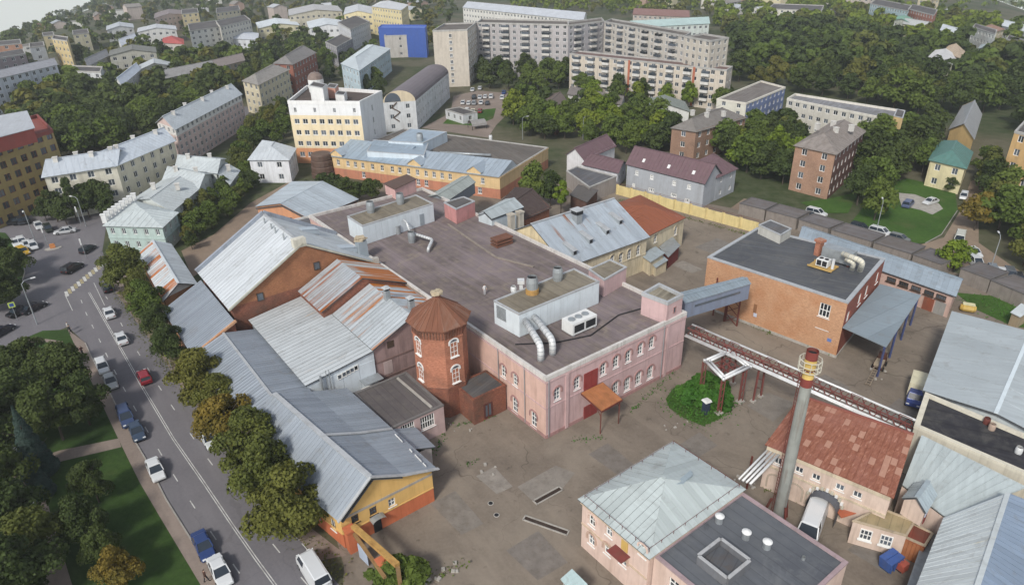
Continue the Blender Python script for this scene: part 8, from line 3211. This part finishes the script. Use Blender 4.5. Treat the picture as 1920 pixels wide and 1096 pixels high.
def car_meshes(kind):
	if kind in _carmesh:
		return _carmesh[kind]
	L, W, B, H, bo, tr = SPEC[kind]
	x0, x1 = -L / 2, L / 2        # front at +x
	mb = MB()

	def sec(w, zb, zt, r=0.12):
		return [(-w, zb), (w, zb), (w + 0.02, (zb + zt) / 2), (w - r * 0.4, zt - r * 0.6), (w - r, zt), (-w + r, zt), (-w + r * 0.4, zt - r * 0.6), (-w - 0.02, (zb + zt) / 2)]
	bz = B - 0.12
	loft(mb, [(x0, sec(W * 0.86, 0.38, B - 0.14)), (x0 + 0.12, sec(W * 0.96, 0.26, B - 0.04)), (x0 + max(tr, 0.2), sec(W, 0.22, B)), (x1 - bo, sec(W, 0.22, B)), (x1 - 0.35, sec(W * 0.97, 0.24, bz)), (x1 - 0.08, sec(W * 0.9, 0.28, bz - 0.1)), (x1, sec(W * 0.78, 0.36, bz - 0.22))])
	body = mesh_of(mb, 'body', [None])
	mb = MB()
	rw = W * 0.78
	xr0, xr1 = x0 + tr + (0.55 if tr > 0.3 else 0.2), x1 - bo - (0.75 if kind in ('sedan', 'hatch', 'suv') else 0.45)
	xb0, xb1 = x0 + tr + 0.05, x1 - bo + 0.1

	def g(x, w, z):
		return [(x, -w, z), (x, w, z)]
	b = [(xb0, -W * 0.95, B - 0.02), (xb1, -W * 0.95, B - 0.02), (xb1, W * 0.95, B - 0.02), (xb0, W * 0.95, B - 0.02)]
	t = [(xr0, -rw, H - 0.07), (xr1, -rw, H - 0.07), (xr1, rw, H - 0.07), (xr0, rw, H - 0.07)]
	mb.hexa(b, t)
	glass = mesh_of(mb, 'window_glass', [M_CARGLASS])
	mb = MB()
	t2 = [(xr0 - 0.06, -rw - 0.03, H - 0.08), (xr1 + 0.08, -rw - 0.03, H - 0.08), (xr1 + 0.08, rw + 0.03, H - 0.08), (xr0 - 0.06, rw + 0.03, H - 0.08)]
	t3 = [(xr0 + 0.08, -rw + 0.1, H), (xr1 - 0.1, -rw + 0.1, H), (xr1 - 0.1, rw - 0.1, H), (xr0 + 0.08, rw - 0.1, H)]
	mb.hexa(t2, t3)
	for s in (-1, 1):
		for (bx, tx) in ((xb0, xr0), (xb1, xr1)):
			mb.bar((bx, s * W * 0.95, B), (tx, s * (rw + 0.01), H - 0.05), 0.1)
		if kind in ('van', 'longvan'):
			q = [(xb0 + 0.02, s * (W * 0.955), B - 0.03), (xb1 - 1.5, s * (W * 0.955), B - 0.03), (xr1 - 1.2, s * (rw + 0.02), H - 0.06), (xr0, s * (rw + 0.02), H - 0.06)]
			mb.hexa([Vector(p) - Vector((0, s * 0.02, 0)) for p in q], [Vector(p) + Vector((0, s * 0.02, 0)) for p in q])
		else:
			mx = (xb0 + xb1) / 2 - 0.05
			mb.bar((mx, s * W * 0.95, B), (mx, s * (rw + 0.01), H - 0.05), 0.08)
	roof = mesh_of(mb, 'roof', [None])
	mb = MB()
	mb.tube([(0, -0.09, 0), (0, 0.09, 0)], 0.32, 14)
	wheel = mesh_of(mb, 'wheel', [M_TYRE])
	mb = MB()
	mb.tube([(0, -0.095, 0), (0, 0.095, 0)], 0.19, 10)
	rim = mesh_of(mb, 'rim', [M_RIM])
	mb = MB()
	mb.box((0, 0, 0), (0.10, 0.34, 0.16))
	lamp = mesh_of(mb, 'headlight', [M_LAMP])
	tail = mesh_of(mb, 'taillight', [M_TAIL])
	_carmesh[kind] = (body, glass, roof, wheel, rim, lamp, tail)
	return _carmesh[kind]


_painted = {}


def painted(me, hexc):
	key = (me.name, hexc)
	if key not in _painted:
		m = me.copy()
		m.materials.clear()
		m.materials.append(carpaint(hexc))
		_painted[key] = m
	return _painted[key]


def car(px, py, head, hexc, label, kind='sedan', near=True, group=None, name='car', cat='car', z=0.01, s=1.0):
	"""head: a pixel ahead of the car, or a direction in the place"""
	p = at(px, py, 0.6)
	if isinstance(head, Vector):
		d = head
	else:
		q = at(*head, 0.6)
		d = (q - p).to_2d()
	rz = math.atan2(d.y, d.x)
	root = empty(name, (p.x, p.y, z), rz)
	root.scale = (s, s * 0.94, s)
	tag(root, label, cat, group)
	body, glass, roof, wheel, rim, lamp, tail = car_meshes(kind)
	L, W, B, H, bo, tr = SPEC[kind]
	link('body', painted(body, hexc), root)
	link('window_glass', glass, root)
	link('roof', painted(roof, hexc), root)
	if near:
		for sx in (-L * 0.31, L * 0.32):
			for sy in (-W + 0.06, W - 0.06):
				w = link('wheel', wheel, root, (sx, sy, 0.32))
				link('rim', rim, w)
		for sy in (-W * 0.62, W * 0.62):
			link('headlight', lamp, root, (L / 2 - 0.06, sy, B - 0.28))
			link('taillight', tail, root, (-L / 2 + 0.05, sy, B - 0.25))
	return root


FWD, BCK = Vector((_d.x, _d.y)), Vector((-_d.x, -_d.y))
W_, S_, K_, DB = '#cfd1d2', '#9a9da0', '#1d1f23', '#27304a'
car(204, 585, BCK, W_, 'white car driving up the road, the one nearest the zebra crossing')
car(227, 633, BCK, W_, 'white car driving up the road next to the lane dashes, behind another white car')
car(270, 705, BCK, '#8f2430', 'dark red car driving up the road', 'hatch')
car(192, 686, FWD, W_, 'white car stopped at the park kerb in front of a silver one', 'hatch')
car(207, 713, FWD, '#a7a9a8', 'silver car right behind the white hatchback at the park kerb')
car(236, 781, FWD, '#3d4c6e', 'blue car parked at the park kerb ahead of a dark grey car', 'suv')
car(256, 806, FWD, '#3b4a5e', 'dark grey-blue car parked close behind the blue one')
car(291, 878, FWD, '#d6d8d8', 'white car alone at the park kerb in the middle of the road stretch')
car(381, 1020, FWD, '#2e4272', 'deep blue car parked in front of a white car near the bottom edge')
car(412, 1068, FWD, '#d6d8d8', 'white car parked behind the deep blue one at the bottom edge')
car(391, 820, FWD, '#cfd3d2', 'white car half hidden under the roadside trees')
car(588, 1071, BCK, '#d8dadb', 'white panel van parked outside the works gate', 'van', name='van', cat='van')
car(200, 538, BCK, K_, 'black car waiting behind the zebra crossing', 'hatch')
car(136, 502, (150, 494), K_, 'black off-road car crossing the junction', 'suv')
car(164, 466, (176, 458), '#2a2b30', 'dark car near the corner house', 'hatch')
car(122, 432, (108, 434), '#b9bbbd', 'silver car turning before the yellow apartment house trees')
car(38, 582, (60, 572), K_, 'black car on the side road at the left edge, the one behind')
car(62, 576, (82, 567), '#2b2c33', 'black car on the side road, just ahead of another black one')
car(2, 620, (20, 610), '#2a2b38', 'dark car cut by the left edge on the side road')
car(43, 470, (58, 478), '#c09a2c', 'yellow taxi parked at the crossing', 'hatch', cat='taxi')
pk = [(30, 454, W_), (41, 452, W_), (51, 457, '#c3c5c6'), (62, 460, W_), (72, 422, '#c6c8c9'), (90, 428, '#2f342f'), (6, 414, K_), (17, 414, '#2a2c30'), (28, 414, K_), (39, 414, '#33363c'), (49, 412, K_)]
for k, (x, y, c) in enumerate(pk):
	car(x, y, (x + 6, y + 9), c, ('%s car in the parking row at the left of the crossing' % ('white' if c in (W_, '#c3c5c6', '#c6c8c9') else 'dark')), ('sedan', 'hatch')[k % 2], False, 'cars parked at the crossing')
lot = [(886, 168, W_), (900, 165, '#c9cbcd'), (889, 182, '#3a3d42'), (900, 182, W_), (910, 181, W_), (921, 181, W_), (868, 192, W_), (879, 193, W_), (889, 193, S_), (902, 192, W_), (914, 193, '#44474c'), (942, 183, W_), (945, 173, '#34497c'), (864, 207, S_), (876, 207, W_), (887, 208, '#d3cdb8'), (900, 208, '#8a3a36')]
for k, (x, y, c) in enumerate(lot):
	car(x, y, (x + 3, y - 6), c, '%s car in the parking court beside the barrel-roofed block' % {W_: 'white', '#c9cbcd': 'pale silver', S_: 'grey', '#3a3d42': 'dark grey', '#44474c': 'charcoal', '#34497c': 'blue', '#d3cdb8': 'cream', '#8a3a36': 'red'}[c], ('sedan', 'hatch', 'suv')[k % 3], False, 'cars in the parking court')
bk = [(1518, 404, (1530, 407), '#2c3036', 'dark car at the garage row beside a white one'), (1531, 399, (1543, 402), W_, 'white car at the garage row beside a dark one'), (1613, 425, (1628, 429), '#33383f', 'dark car parked at the lower edge of the back lawn'), (1633, 440, (1648, 442), W_, 'white car half in front of another at the back lawn lamp post'), (1651, 435, (1666, 439), W_, 'white car right under the back lawn lamp post'), (1687, 446, (1702, 450), '#6d6f6c', 'grey off-road car parked below the back lawn'), (1745, 377, (1735, 380), W_, 'white car standing on the concrete apron of the back lawn'), (1703, 382, (1710, 376), '#5a6484', 'grey-blue car at the left end of the concrete apron'), (1807, 367, (1803, 376), W_, 'white car on the back road below the green-roofed house'), (1825, 471, (1835, 478), W_, 'white car behind the yellow-striped van on the back road'), (1829, 491, (1837, 498), '#c9cbcb', 'silver-white car next to the back road garages'), (1862, 507, (1866, 516), '#7f858c', 'grey car in the right-hand parking row beside the lamp post'), (1879, 511, (1883, 520), W_, 'white car in the right-hand parking row'), (1894, 516, (1898, 525), '#62666c', 'dark grey car in the right-hand parking row'), (1910, 523, (1914, 532), '#34373c', 'black car at the end of the right-hand parking row')]
for k, (x, y, hd, c, lb) in enumerate(bk):
	car(x, y, hd, c, lb, ('sedan', 'suv', 'hatch')[k % 3], False, 'cars along the back road')
car(1799, 447, (1803, 432), '#cfd0c8', 'white and yellow van on the back road corner', 'van', False, name='van', cat='van')
vn = car(1523, 980, (1511, 1013), '#dfe1e2', 'long white van backed up to the round dock shelter', 'longvan', name='van', cat='van', s=1.1)
vn.scale.x = 1.3


def truck(px, py, head, label):
	p, q = at(px, py, 1.0), at(*head, 1.0)
	d = (q - p).to_2d()
	root = empty('box_truck', (p.x, p.y, 0.01), math.atan2(d.y, d.x))
	tag(root, label, 'truck')
	mb = MB()
	mb.box((-0.9, 0, 1.75), (3.6, 2.0, 1.9))
	mb.build('cargo_box', paint('#d3cba8', 0.05, 0.6, 0.25), root)
	mb = MB()
	loft(mb, [(0.95, [(-0.9, 0.5), (0.9, 0.5), (0.9, 1.4), (0.75, 2.05), (-0.75, 2.05), (-0.9, 1.4)]), (2.0, [(-0.9, 0.5), (0.9, 0.5), (0.9, 1.4), (0.72, 2.0), (-0.72, 2.0), (-0.9, 1.4)]), (2.55, [(-0.88, 0.5), (0.88, 0.5), (0.86, 1.15), (0.8, 1.3), (-0.8, 1.3), (-0.86, 1.15)]), (3.0, [(-0.8, 0.55), (0.8, 0.55), (0.76, 0.9), (0.7, 1.05), (-0.7, 1.05), (-0.76, 0.9)])])
	mb.build('cab', carpaint('#3a4a86'), root)
	mb = MB()
	mb.face([(2.06, -0.7, 1.97), (2.06, 0.7, 1.97), (2.52, 0.78, 1.36), (2.52, -0.78, 1.36)][::-1])
	mb.build('windscreen', M_CARGLASS, root)
	mb = MB()
	mb.box((0.2, 0, 0.55), (5.4, 0.9, 0.2))
	mb.build('chassis', M_DARK, root)
	_b, _g, _r, wheel, rim, lamp, tail = car_meshes('van')
	for x in (-1.6, 2.1):
		for y in (-0.85, 0.85):
			link('wheel', wheel, root, (x, y, 0.34))
	for y in (-0.6, 0.6):
		link('headlight', lamp, root, (2.98, y, 0.85))


truck(1718, 735, (1709, 768), 'small truck with cream box and dark blue cab parked by the grey panel hall')
# rusty loader at the dock
p, q = at(1648, 682, 0.8), at(1612, 742, 0.8)
rz = math.atan2((q - p).y, (q - p).x)
ld = empty('loading_machine', (p.x, p.y, 0.01), rz)
tag(ld, 'rusty loading conveyor with engine block standing below the warehouse canopy', 'conveyor')
mb = MB()
mb.box((-0.6, 0, 0.8), (2.6, 1.2, 0.9))
mb.box((-1.4, 0, 1.5), (0.9, 1.0, 0.8))
mb.build('engine_block', paint('#5c3526', 0.2, 0.8, 0.3), ld)
mb = MB()
mb.box((0.6, 0.1, 1.35), (1.5, 1.1, 0.5))
mb.build('hopper', paint('#9a8a72', 0.15, 0.85, 0.4), ld)
mb = MB()
for s_ in (-0.28, 0.28):
	mb.bar((0.6, s_, 1.1), (5.4, s_, 0.25), 0.1, 0.2)
for k in range(9):
	x = 0.8 + k * 0.55
	mb.bar((x, -0.28, 1.05 - k * 0.097), (x, 0.28, 1.05 - k * 0.097), 0.12, 0.06)
mb.build('conveyor_arm', paint('#8a7a66', 0.15, 0.85, 0.4), ld)
for x in (-1.4, 0.3):
	for y in (-0.7, 0.7):
		link('wheel', car_meshes('van')[3], ld, (x, y, 0.34))
# containers in the lower right yard
for (px, py), hexc, lb, sz in (((1669, 1055), '#30559a', 'blue waste container in the lower right yard', (2.0, 1.3, 1.3)), ((1690, 1060), '#a8452e', 'red lidless waste box beside the blue container', (0.9, 0.9, 0.9))):
	p = at(px, py, 0.5)
	root = empty('waste_container', (p.x, p.y, 0.0), 0.5)
	tag(root, lb, 'container')
	x, y, z = sz
	mb = MB()
	mb.hexa([(-x * .42, -y * .42, 0.15), (x * .42, -y * .42, 0.15), (x * .42, y * .42, 0.15), (-x * .42, y * .42, 0.15)], [(-x / 2, -y / 2, z), (x / 2, -y / 2, z), (x / 2, y / 2, z), (-x / 2, y / 2, z)])
	for k in range(4):
		mb.box((-x * .4 + k * x * .27, -y * .5, z * .55), (0.08, 0.08, z * .8))
	mb.build('body', paint(hexc, 0.12, 0.55, 0.3), root)
	mb = MB()
	mb.box((0, -y * 0.26, z + 0.06), (x + 0.06, y * 0.5, 0.08))
	mb.box((0, y * 0.26, z + 0.10), (x + 0.06, y * 0.5, 0.08))
	mb.build('lid', paint(hexc, 0.1, 0.5, 0.25, k=1.15), root)
	mb = MB()
	for sx in (-1, 1):
		mb.box((sx * x * .36, 0, 0.08), (0.12, y * .7, 0.16))
	mb.build('skid', M_DARK, root)
# yellow tank behind the grey panel hall
p = at(1815, 577, 0.6)
root = empty('yellow_tank', (p.x, p.y, 0.0), -0.5)
tag(root, 'yellow fibreglass tub with pale lid behind the grey panel hall', 'tank')
mb = MB()
pr = []
loft(mb, [(-1.1, [(math.cos(a) * 0.5, 0.6 + math.sin(a) * 0.4) for a in np.arange(0, 6.2, 0.628)]), (-0.7, [(math.cos(a) * 0.85, 0.65 + math.sin(a) * 0.62) for a in np.arange(0, 6.2, 0.628)]), (0.7, [(math.cos(a) * 0.85, 0.65 + math.sin(a) * 0.62) for a in np.arange(0, 6.2, 0.628)]), (1.1, [(math.cos(a) * 0.5, 0.6 + math.sin(a) * 0.4) for a in np.arange(0, 6.2, 0.628)])])
mb.build('tub', paint('#c4a024', 0.1, 0.5, 0.25), root)
mb = MB()
mb.box((0, 0, 1.3), (1.7, 0.9, 0.14))
mb.build('lid', paint('#d5cf9c', 0.08, 0.5, 0.2), root)
b_ = Bld('garden_hut', 'small white-roofed hut in the garden at the right edge', 'hut', pts=[at(*p, 2.3) for p in ((1898, 585), (1912, 592), (1932, 580), (1915, 573))], h=2.3)
b_.walls(paint('#9c8a6a', 0.1, 0.85, 0.3))
b_.pitched('shed', 0.3, WHR('#cfd6d8'), along=0, wallm=M_CONC, over=0.2)
# booth on the island
p = G(1322, 775)
root = empty('meter_booth', (p.x, p.y, 0.0), 0.4)
tag(root, 'narrow dark blue booth with white cap among the island shrubs', 'booth')
mb = MB()
mb.box((0, 0, 1.0), (0.7, 0.7, 2.0))
mb.build('cabinet', paint('#2c3852', 0.1, 0.6, 0.2), root)
mb = MB()
mb.hexa([(-0.5, -0.5, 2.0), (0.5, -0.5, 2.0), (0.5, 0.5, 2.0), (-0.5, 0.5, 2.0)], [(-0.35, -0.4, 2.35), (0.35, -0.4, 2.35), (0.35, 0.4, 2.2), (-0.35, 0.4, 2.2)])
mb.build('cap', M_WHITE, root)
# low silver roof at the bottom edge of the yard
b_ = Bld('yard_kiosk', 'small kiosk with pale metal roof at the bottom edge of the yard', 'kiosk', pts=[at(*p, 2.4) for p in ((1056, 1085), (1078, 1112), (1096, 1098), (1072, 1074))], h=2.4)
b_.walls(M_CONC)
b_.pitched('shed', 0.3, WHR('#bcd0d0'), seam=0.5, along=0, wallm=M_CONC, over=0.2)


# ---------------------------------------------------------------- street furniture
def lamp(px, py, h, head, label, group='street lamps'):
	p = G(px, py)
	root = empty('street_lamp', (p.x, p.y, 0), head)
	tag(root, label, 'street lamp', group)
	mb = MB()
	mb.tube([(0, 0, 0), (0, 0, h * 0.95)], [0.11, 0.06], 8)
	mb.build('pole', M_GALV, root)
	mb = MB()
	mb.tube([(0, 0, h * 0.94), (0.5, 0, h), (1.5, 0, h + 0.1)], 0.05, 6)
	mb.build('arm', M_GALV, root)
	mb = MB()
	mb.box((1.75, 0, h + 0.08), (0.7, 0.24, 0.14))
	mb.build('lamp_head', M_WHITE, root)


lamp(70, 608, 8, R(40), 'street lamp at the tip of the park by the junction')
lamp(162, 425, 7, R(160), 'street lamp before the yellow apartment house trees')
lamp(65, 450, 7, R(-60), 'street lamp in the middle of the junction')
lamp(1642, 438, 7, R(70), 'tall lamp post at the lower edge of the back lawn')
lamp(1855, 510, 7, R(70), 'lamp post in the right-hand parking row')
lamp(980, 262, 7, R(20), 'lamp post among the trees left of the purple roofs')
lamp(1093, 262, 7, R(20), 'lamp post before the green belt trees near the purple roofs')
lamp(20, 855, 5, R(0), 'lamp post beside the park path near the left edge')


def roadsign(px, py, hexc, label, square=True, h=2.6):
	p = G(px, py)
	root = empty('road_sign', (p.x, p.y, 0), math.atan2(_d.y, _d.x) + math.pi / 2)
	tag(root, label, 'road sign', 'crossing signs')
	mb = MB()
	mb.tube([(0, 0, 0), (0, 0, h + 0.7)], 0.05, 6)
	mb.build('pole', M_GALV, root)
	mb = MB()
	mb.box((0, -0.06, h + 0.35), (0.95, 0.04, 0.95))
	pl = mb.build('board', paint(hexc, 0.03, 0.5, 0.05), root)
	mb = MB()
	mb.box((0, -0.085, h + 0.35), (0.6, 0.02, 0.6))
	mb.build('panel', M_BLUE, pl)


roadsign(322, 692, '#b6cc28', 'yellow-green pedestrian crossing sign beside the roadside trees')
roadsign(33, 600, '#b6cc28', 'yellow-green pedestrian crossing sign on the side road')
for (px, py), lb in (((152, 398), 'white round traffic light head on the far side of the crossing'), ((162, 462), 'traffic signal beside the dark car near the corner house'), ((90, 438), 'small signal post before the parked cars')):
	p = G(px, py + 22)
	root = empty('traffic_light', (p.x, p.y, 0), R(-60))
	tag(root, lb, 'traffic light', 'signals of the crossing')
	mb = MB()
	mb.tube([(0, 0, 0), (0, 0, 4.2)], 0.07, 6)
	mb.build('pole', M_GALV, root)
	mb = MB()
	mb.box((0, -0.1, 3.6), (0.5, 0.25, 1.2))
	mb.build('signal_head', M_WHITE, root)
p = G(100, 466)
root = empty('traffic_island', (p.x, p.y, 0.0), 0.5)
tag(root, 'orange and white barrier on the kerbed island of the crossing', 'barrier')
mb = MB()
mb.prism([(math.cos(a) * 1.6, math.sin(a) * 0.9) for a in np.arange(0, 6.2, 0.5)], 0.0, 0.14)
mb.build('kerb_island', M_CONC, root)
mb = MB()
mb.box((0, 0, 0.6), (1.0, 0.3, 0.8))
mb.box((0, 0, 1.05), (0.7, 0.34, 0.14))
mb.build('barrier_block', paint('#c77a2c', 0.1, 0.6, 0.2), root)
# bench-like white seats and lights in the park
for (px, py), lb in (((78, 981), 'white globe lamp beside the park path, the upper one'), ((107, 1012), 'white globe lamp beside the park path, the lower one')):
	p = G(px, py)
	root = empty('globe_lamp', (p.x, p.y, 0.06))
	tag(root, lb, 'lamp')
	mb = MB()
	mb.tube([(0, 0, 0), (0, 0, 2.6)], 0.05, 6)
	mb.build('pole', M_DARK, root)
	bm = bmesh.new()
	bmesh.ops.create_icosphere(bm, subdivisions=2, radius=0.26, matrix=Matrix.Translation((0, 0, 2.8)))
	me = bpy.data.meshes.new('globe')
	bm.to_mesh(me)
	bm.free()
	me.materials.append(M_WHITE)
	link('globe', me, root)
p = G(18, 852)
root = empty('park_bench', (p.x, p.y, 0.07), 0.9)
tag(root, 'white curved bench beside the park path at the left edge', 'bench')
for k in range(4):
	mb = MB()
	mb.box((0, -0.2 + k * 0.13, 0.45), (1.9, 0.1, 0.05))
	mb.build('seat_slat', M_WHITE, root)
for k in range(3):
	mb = MB()
	mb.box((0, 0.32 + 0.03 * k, 0.6 + k * 0.14), (1.9, 0.05, 0.1))
	mb.build('back_slat', M_WHITE, root)
for x in (-0.8, 0.8):
	mb = MB()
	mb.box((x, 0, 0.22), (0.08, 0.5, 0.44))
	mb.build('leg', M_WHITE, root)
# hedge and gazebo in the forecourt
p = G(895, 240)
root = empty('garden_arbour', (p.x, p.y, 0.0), 0.4)
tag(root, 'grey barrel-shaped arbour in the forecourt before the barrel-roofed block', 'arbour')
mb = MB()
arc = [(math.cos(t) * 2.2, 1.2 + math.sin(t) * 1.6) for t in np.linspace(0, math.pi, 9)]
for (y0, z0), (y1, z1) in zip(arc, arc[1:]):
	mb.face([(-2.6, y0, z0), (2.6, y0, z0), (2.6, y1, z1), (-2.6, y1, z1)])
mb.build('vault', paint('#8d8a88', 0.1, 0.6, 0.3), root)
for x in (-2.5, 2.5):
	for y in (-2.15, 2.15):
		mb = MB()
		mb.box((x, y, 0.6), (0.15, 0.15, 1.3))
		mb.build('post', M_DARK, root)


# ---------------------------------------------------------------- people
def person_mesh(pose, top, legs):
	J = {'pelvis': (0, 0, 0.92), 'chest': (0, 0.01, 1.28), 'neck': (0, 0.0, 1.47), 'head0': (0, -0.01, 1.56), 'head1': (0, -0.02, 1.70)}
	st = 0.22 if pose == 'walk' else 0.03
	for s, k in ((-1, 'l'), (1, 'r')):
		J[k + 'hip'] = (s * 0.09, 0, 0.88)
		J[k + 'knee'] = (s * 0.11, -0.03 + s * st * 0.5, 0.48)
		J[k + 'ank'] = (s * 0.12, s * st, 0.08)
		J[k + 'toe'] = (s * 0.13, s * st - 0.15, 0.03)
		J[k + 'sh'] = (s * 0.19, 0.01, 1.40)
		J[k + 'elb'] = (s * 0.27, 0.02 - s * st * 0.4, 1.13)
		J[k + 'wri'] = (s * 0.27, -0.08 - s * st * 0.8, 0.90)
		J[k + 'han'] = (s * 0.26, -0.11 - s * st * 0.9, 0.80)
	E_ = [('pelvis', 'chest'), ('chest', 'neck'), ('neck', 'head0'), ('head0', 'head1')]
	for k in 'lr':
		E_ += [('pelvis', k + 'hip'), (k + 'hip', k + 'knee'), (k + 'knee', k + 'ank'), (k + 'ank', k + 'toe'), ('chest', k + 'sh'), (k + 'sh', k + 'elb'), (k + 'elb', k + 'wri'), (k + 'wri', k + 'han')]
	names = list(J)
	rad = {'pelvis': 0.15, 'chest': 0.16, 'neck': 0.06, 'head0': 0.09, 'head1': 0.09, 'hip': 0.10, 'knee': 0.065, 'ank': 0.045, 'toe': 0.04, 'sh': 0.065, 'elb': 0.045, 'wri': 0.035, 'han': 0.04}
	me = bpy.data.meshes.new('person_skeleton')
	me.from_pydata([J[n] for n in names], [(names.index(a), names.index(b)) for a, b in E_], [])
	o = bpy.data.objects.new('person_skeleton', me)
	COL.objects.link(o)
	md = o.modifiers.new('skin', 'SKIN')
	sk = me.skin_vertices[0].data
	for i, n in enumerate(names):
		r = rad.get(n) or rad[n[1:]]
		sk[i].radius = (r, r * (0.8 if n in ('pelvis', 'chest') else 1))
		sk[i].use_root = n == 'pelvis'
	sd = o.modifiers.new('sub', 'SUBSURF')
	sd.levels = 1
	dg = bpy.context.evaluated_depsgraph_get()
	ev = o.evaluated_get(dg)
	out = bpy.data.meshes.new_from_object(ev)
	bpy.data.objects.remove(o)
	out.materials.clear()
	for m in (paint('#c29a80', 0.05, 0.7, 0.0), paint(top, 0.08, 0.9, 0.1), paint(legs, 0.08, 0.9, 0.1), paint('#3a2a20', 0.1, 0.8, 0.0)):
		out.materials.append(m)
	idx = []
	for p in out.polygons:
		x, y, z = p.center
		if z > 1.64 or (z > 1.56 and y > 0.03):
			idx.append(3)
		elif z > 1.46 or (abs(x) > 0.2 and z < 1.05):
			idx.append(0)
		elif z > 0.93:
			idx.append(1)
		elif z > 0.07:
			idx.append(2)
		else:
			idx.append(3)
	out.polygons.foreach_set('material_index', idx)
	out.polygons.foreach_set('use_smooth', [True] * len(idx))
	return out


for (px, py), z, rz, pose, top, legs, lb in (((909, 552), deck, 0.6, 'stand', '#dedede', '#c9cacc', 'person in white clothes standing on the factory roof'), ((130, 620), 0.1, 2.2, 'walk', '#c6c2bb', '#2d3038', 'person in a pale top walking on the pavement at the park tip'), ((134, 626), 0.1, 2.2, 'walk', '#2b2c30', '#26282c', 'person in dark clothes walking at the park tip behind the pale one'), ((156, 666), 0.1, 1.2, 'walk', '#5a2d2a', '#1f2024', 'person in a dark red top on the pavement near the junction'), ((388, 1090), 0.1, 2.4, 'walk', '#4a2d22', '#22242a', 'person in brown on the pavement at the bottom edge')):
	p = at(px, py, z)
	o = link('person', person_mesh(pose, top, legs), None, (p.x, p.y, z), rz)
	tag(o, lb, 'person')
for k, (px, py) in enumerate(((920, 943), (931, 965), (1240, 860), (1480, 700), (600, 880))):
	p = G(px, py)
	root = empty('manhole_cover', (p.x, p.y, 0.012))
	tag(root, '%s round iron manhole cover from the gate, set in the asphalt' % ORD[k], 'manhole', 'manhole covers')
	mb = MB()
	mb.tube([(0, 0, 0), (0, 0, 0.03)], 0.34, 14)
	mb.build('frame', M_CONC, root)
	mb = MB()
	mb.tube([(0, 0, 0.005), (0, 0, 0.04)], 0.25, 14)
	mb.build('lid', M_DARK, root)
# litter and rubble
mb = MB()
g_ = random.Random(3)
for _ in range(60):
	px, py = g_.choice(((1700, 1010), (1640, 1000), (1270, 800), (905, 880), (860, 800), (1650, 700), (1400, 905), (840, 1060), (800, 1085)))
	p = G(px + g_.uniform(-25, 25), py + g_.uniform(-12, 12))
	s = g_.uniform(0.12, 0.4)
	mb.box((p.x, p.y, s * 0.3), (s, s * g_.uniform(0.6, 1.2), s * 0.6), g_.uniform(0, 3))
tag(mb.build('rubble', M_CONC), 'scattered rubble and litter along the yard edges', None, None, 'stuff')

# ---------------------------------------------------------------- haze
mb = MB()
zlo = min(gz(math.sin(R(a)) * r, math.cos(R(a)) * r) for a in range(-62, 63, 2) for r in (600, 1000, 1500, 2200)) - 2
mb.box((0, 1080, (zlo + 62) / 2), (4300, 2400, 62 - zlo))
hm = bpy.data.materials.new('haze')
hm.use_nodes = True
hm.node_tree.nodes.clear()
ho = hm.node_tree.nodes.new('ShaderNodeOutputMaterial')
hv = hm.node_tree.nodes.new('ShaderNodeVolumePrincipled')
hv.inputs['Color'].default_value = (0.9, 0.95, 1.0, 1)
hv.inputs['Density'].default_value = 0.00022
hv.inputs['Anisotropy'].default_value = 0.2
hm.node_tree.links.new(hv.outputs[0], ho.inputs['Volume'])
tag(mb.build('haze', hm), 'thin pale haze over the town', None, None, 'stuff')
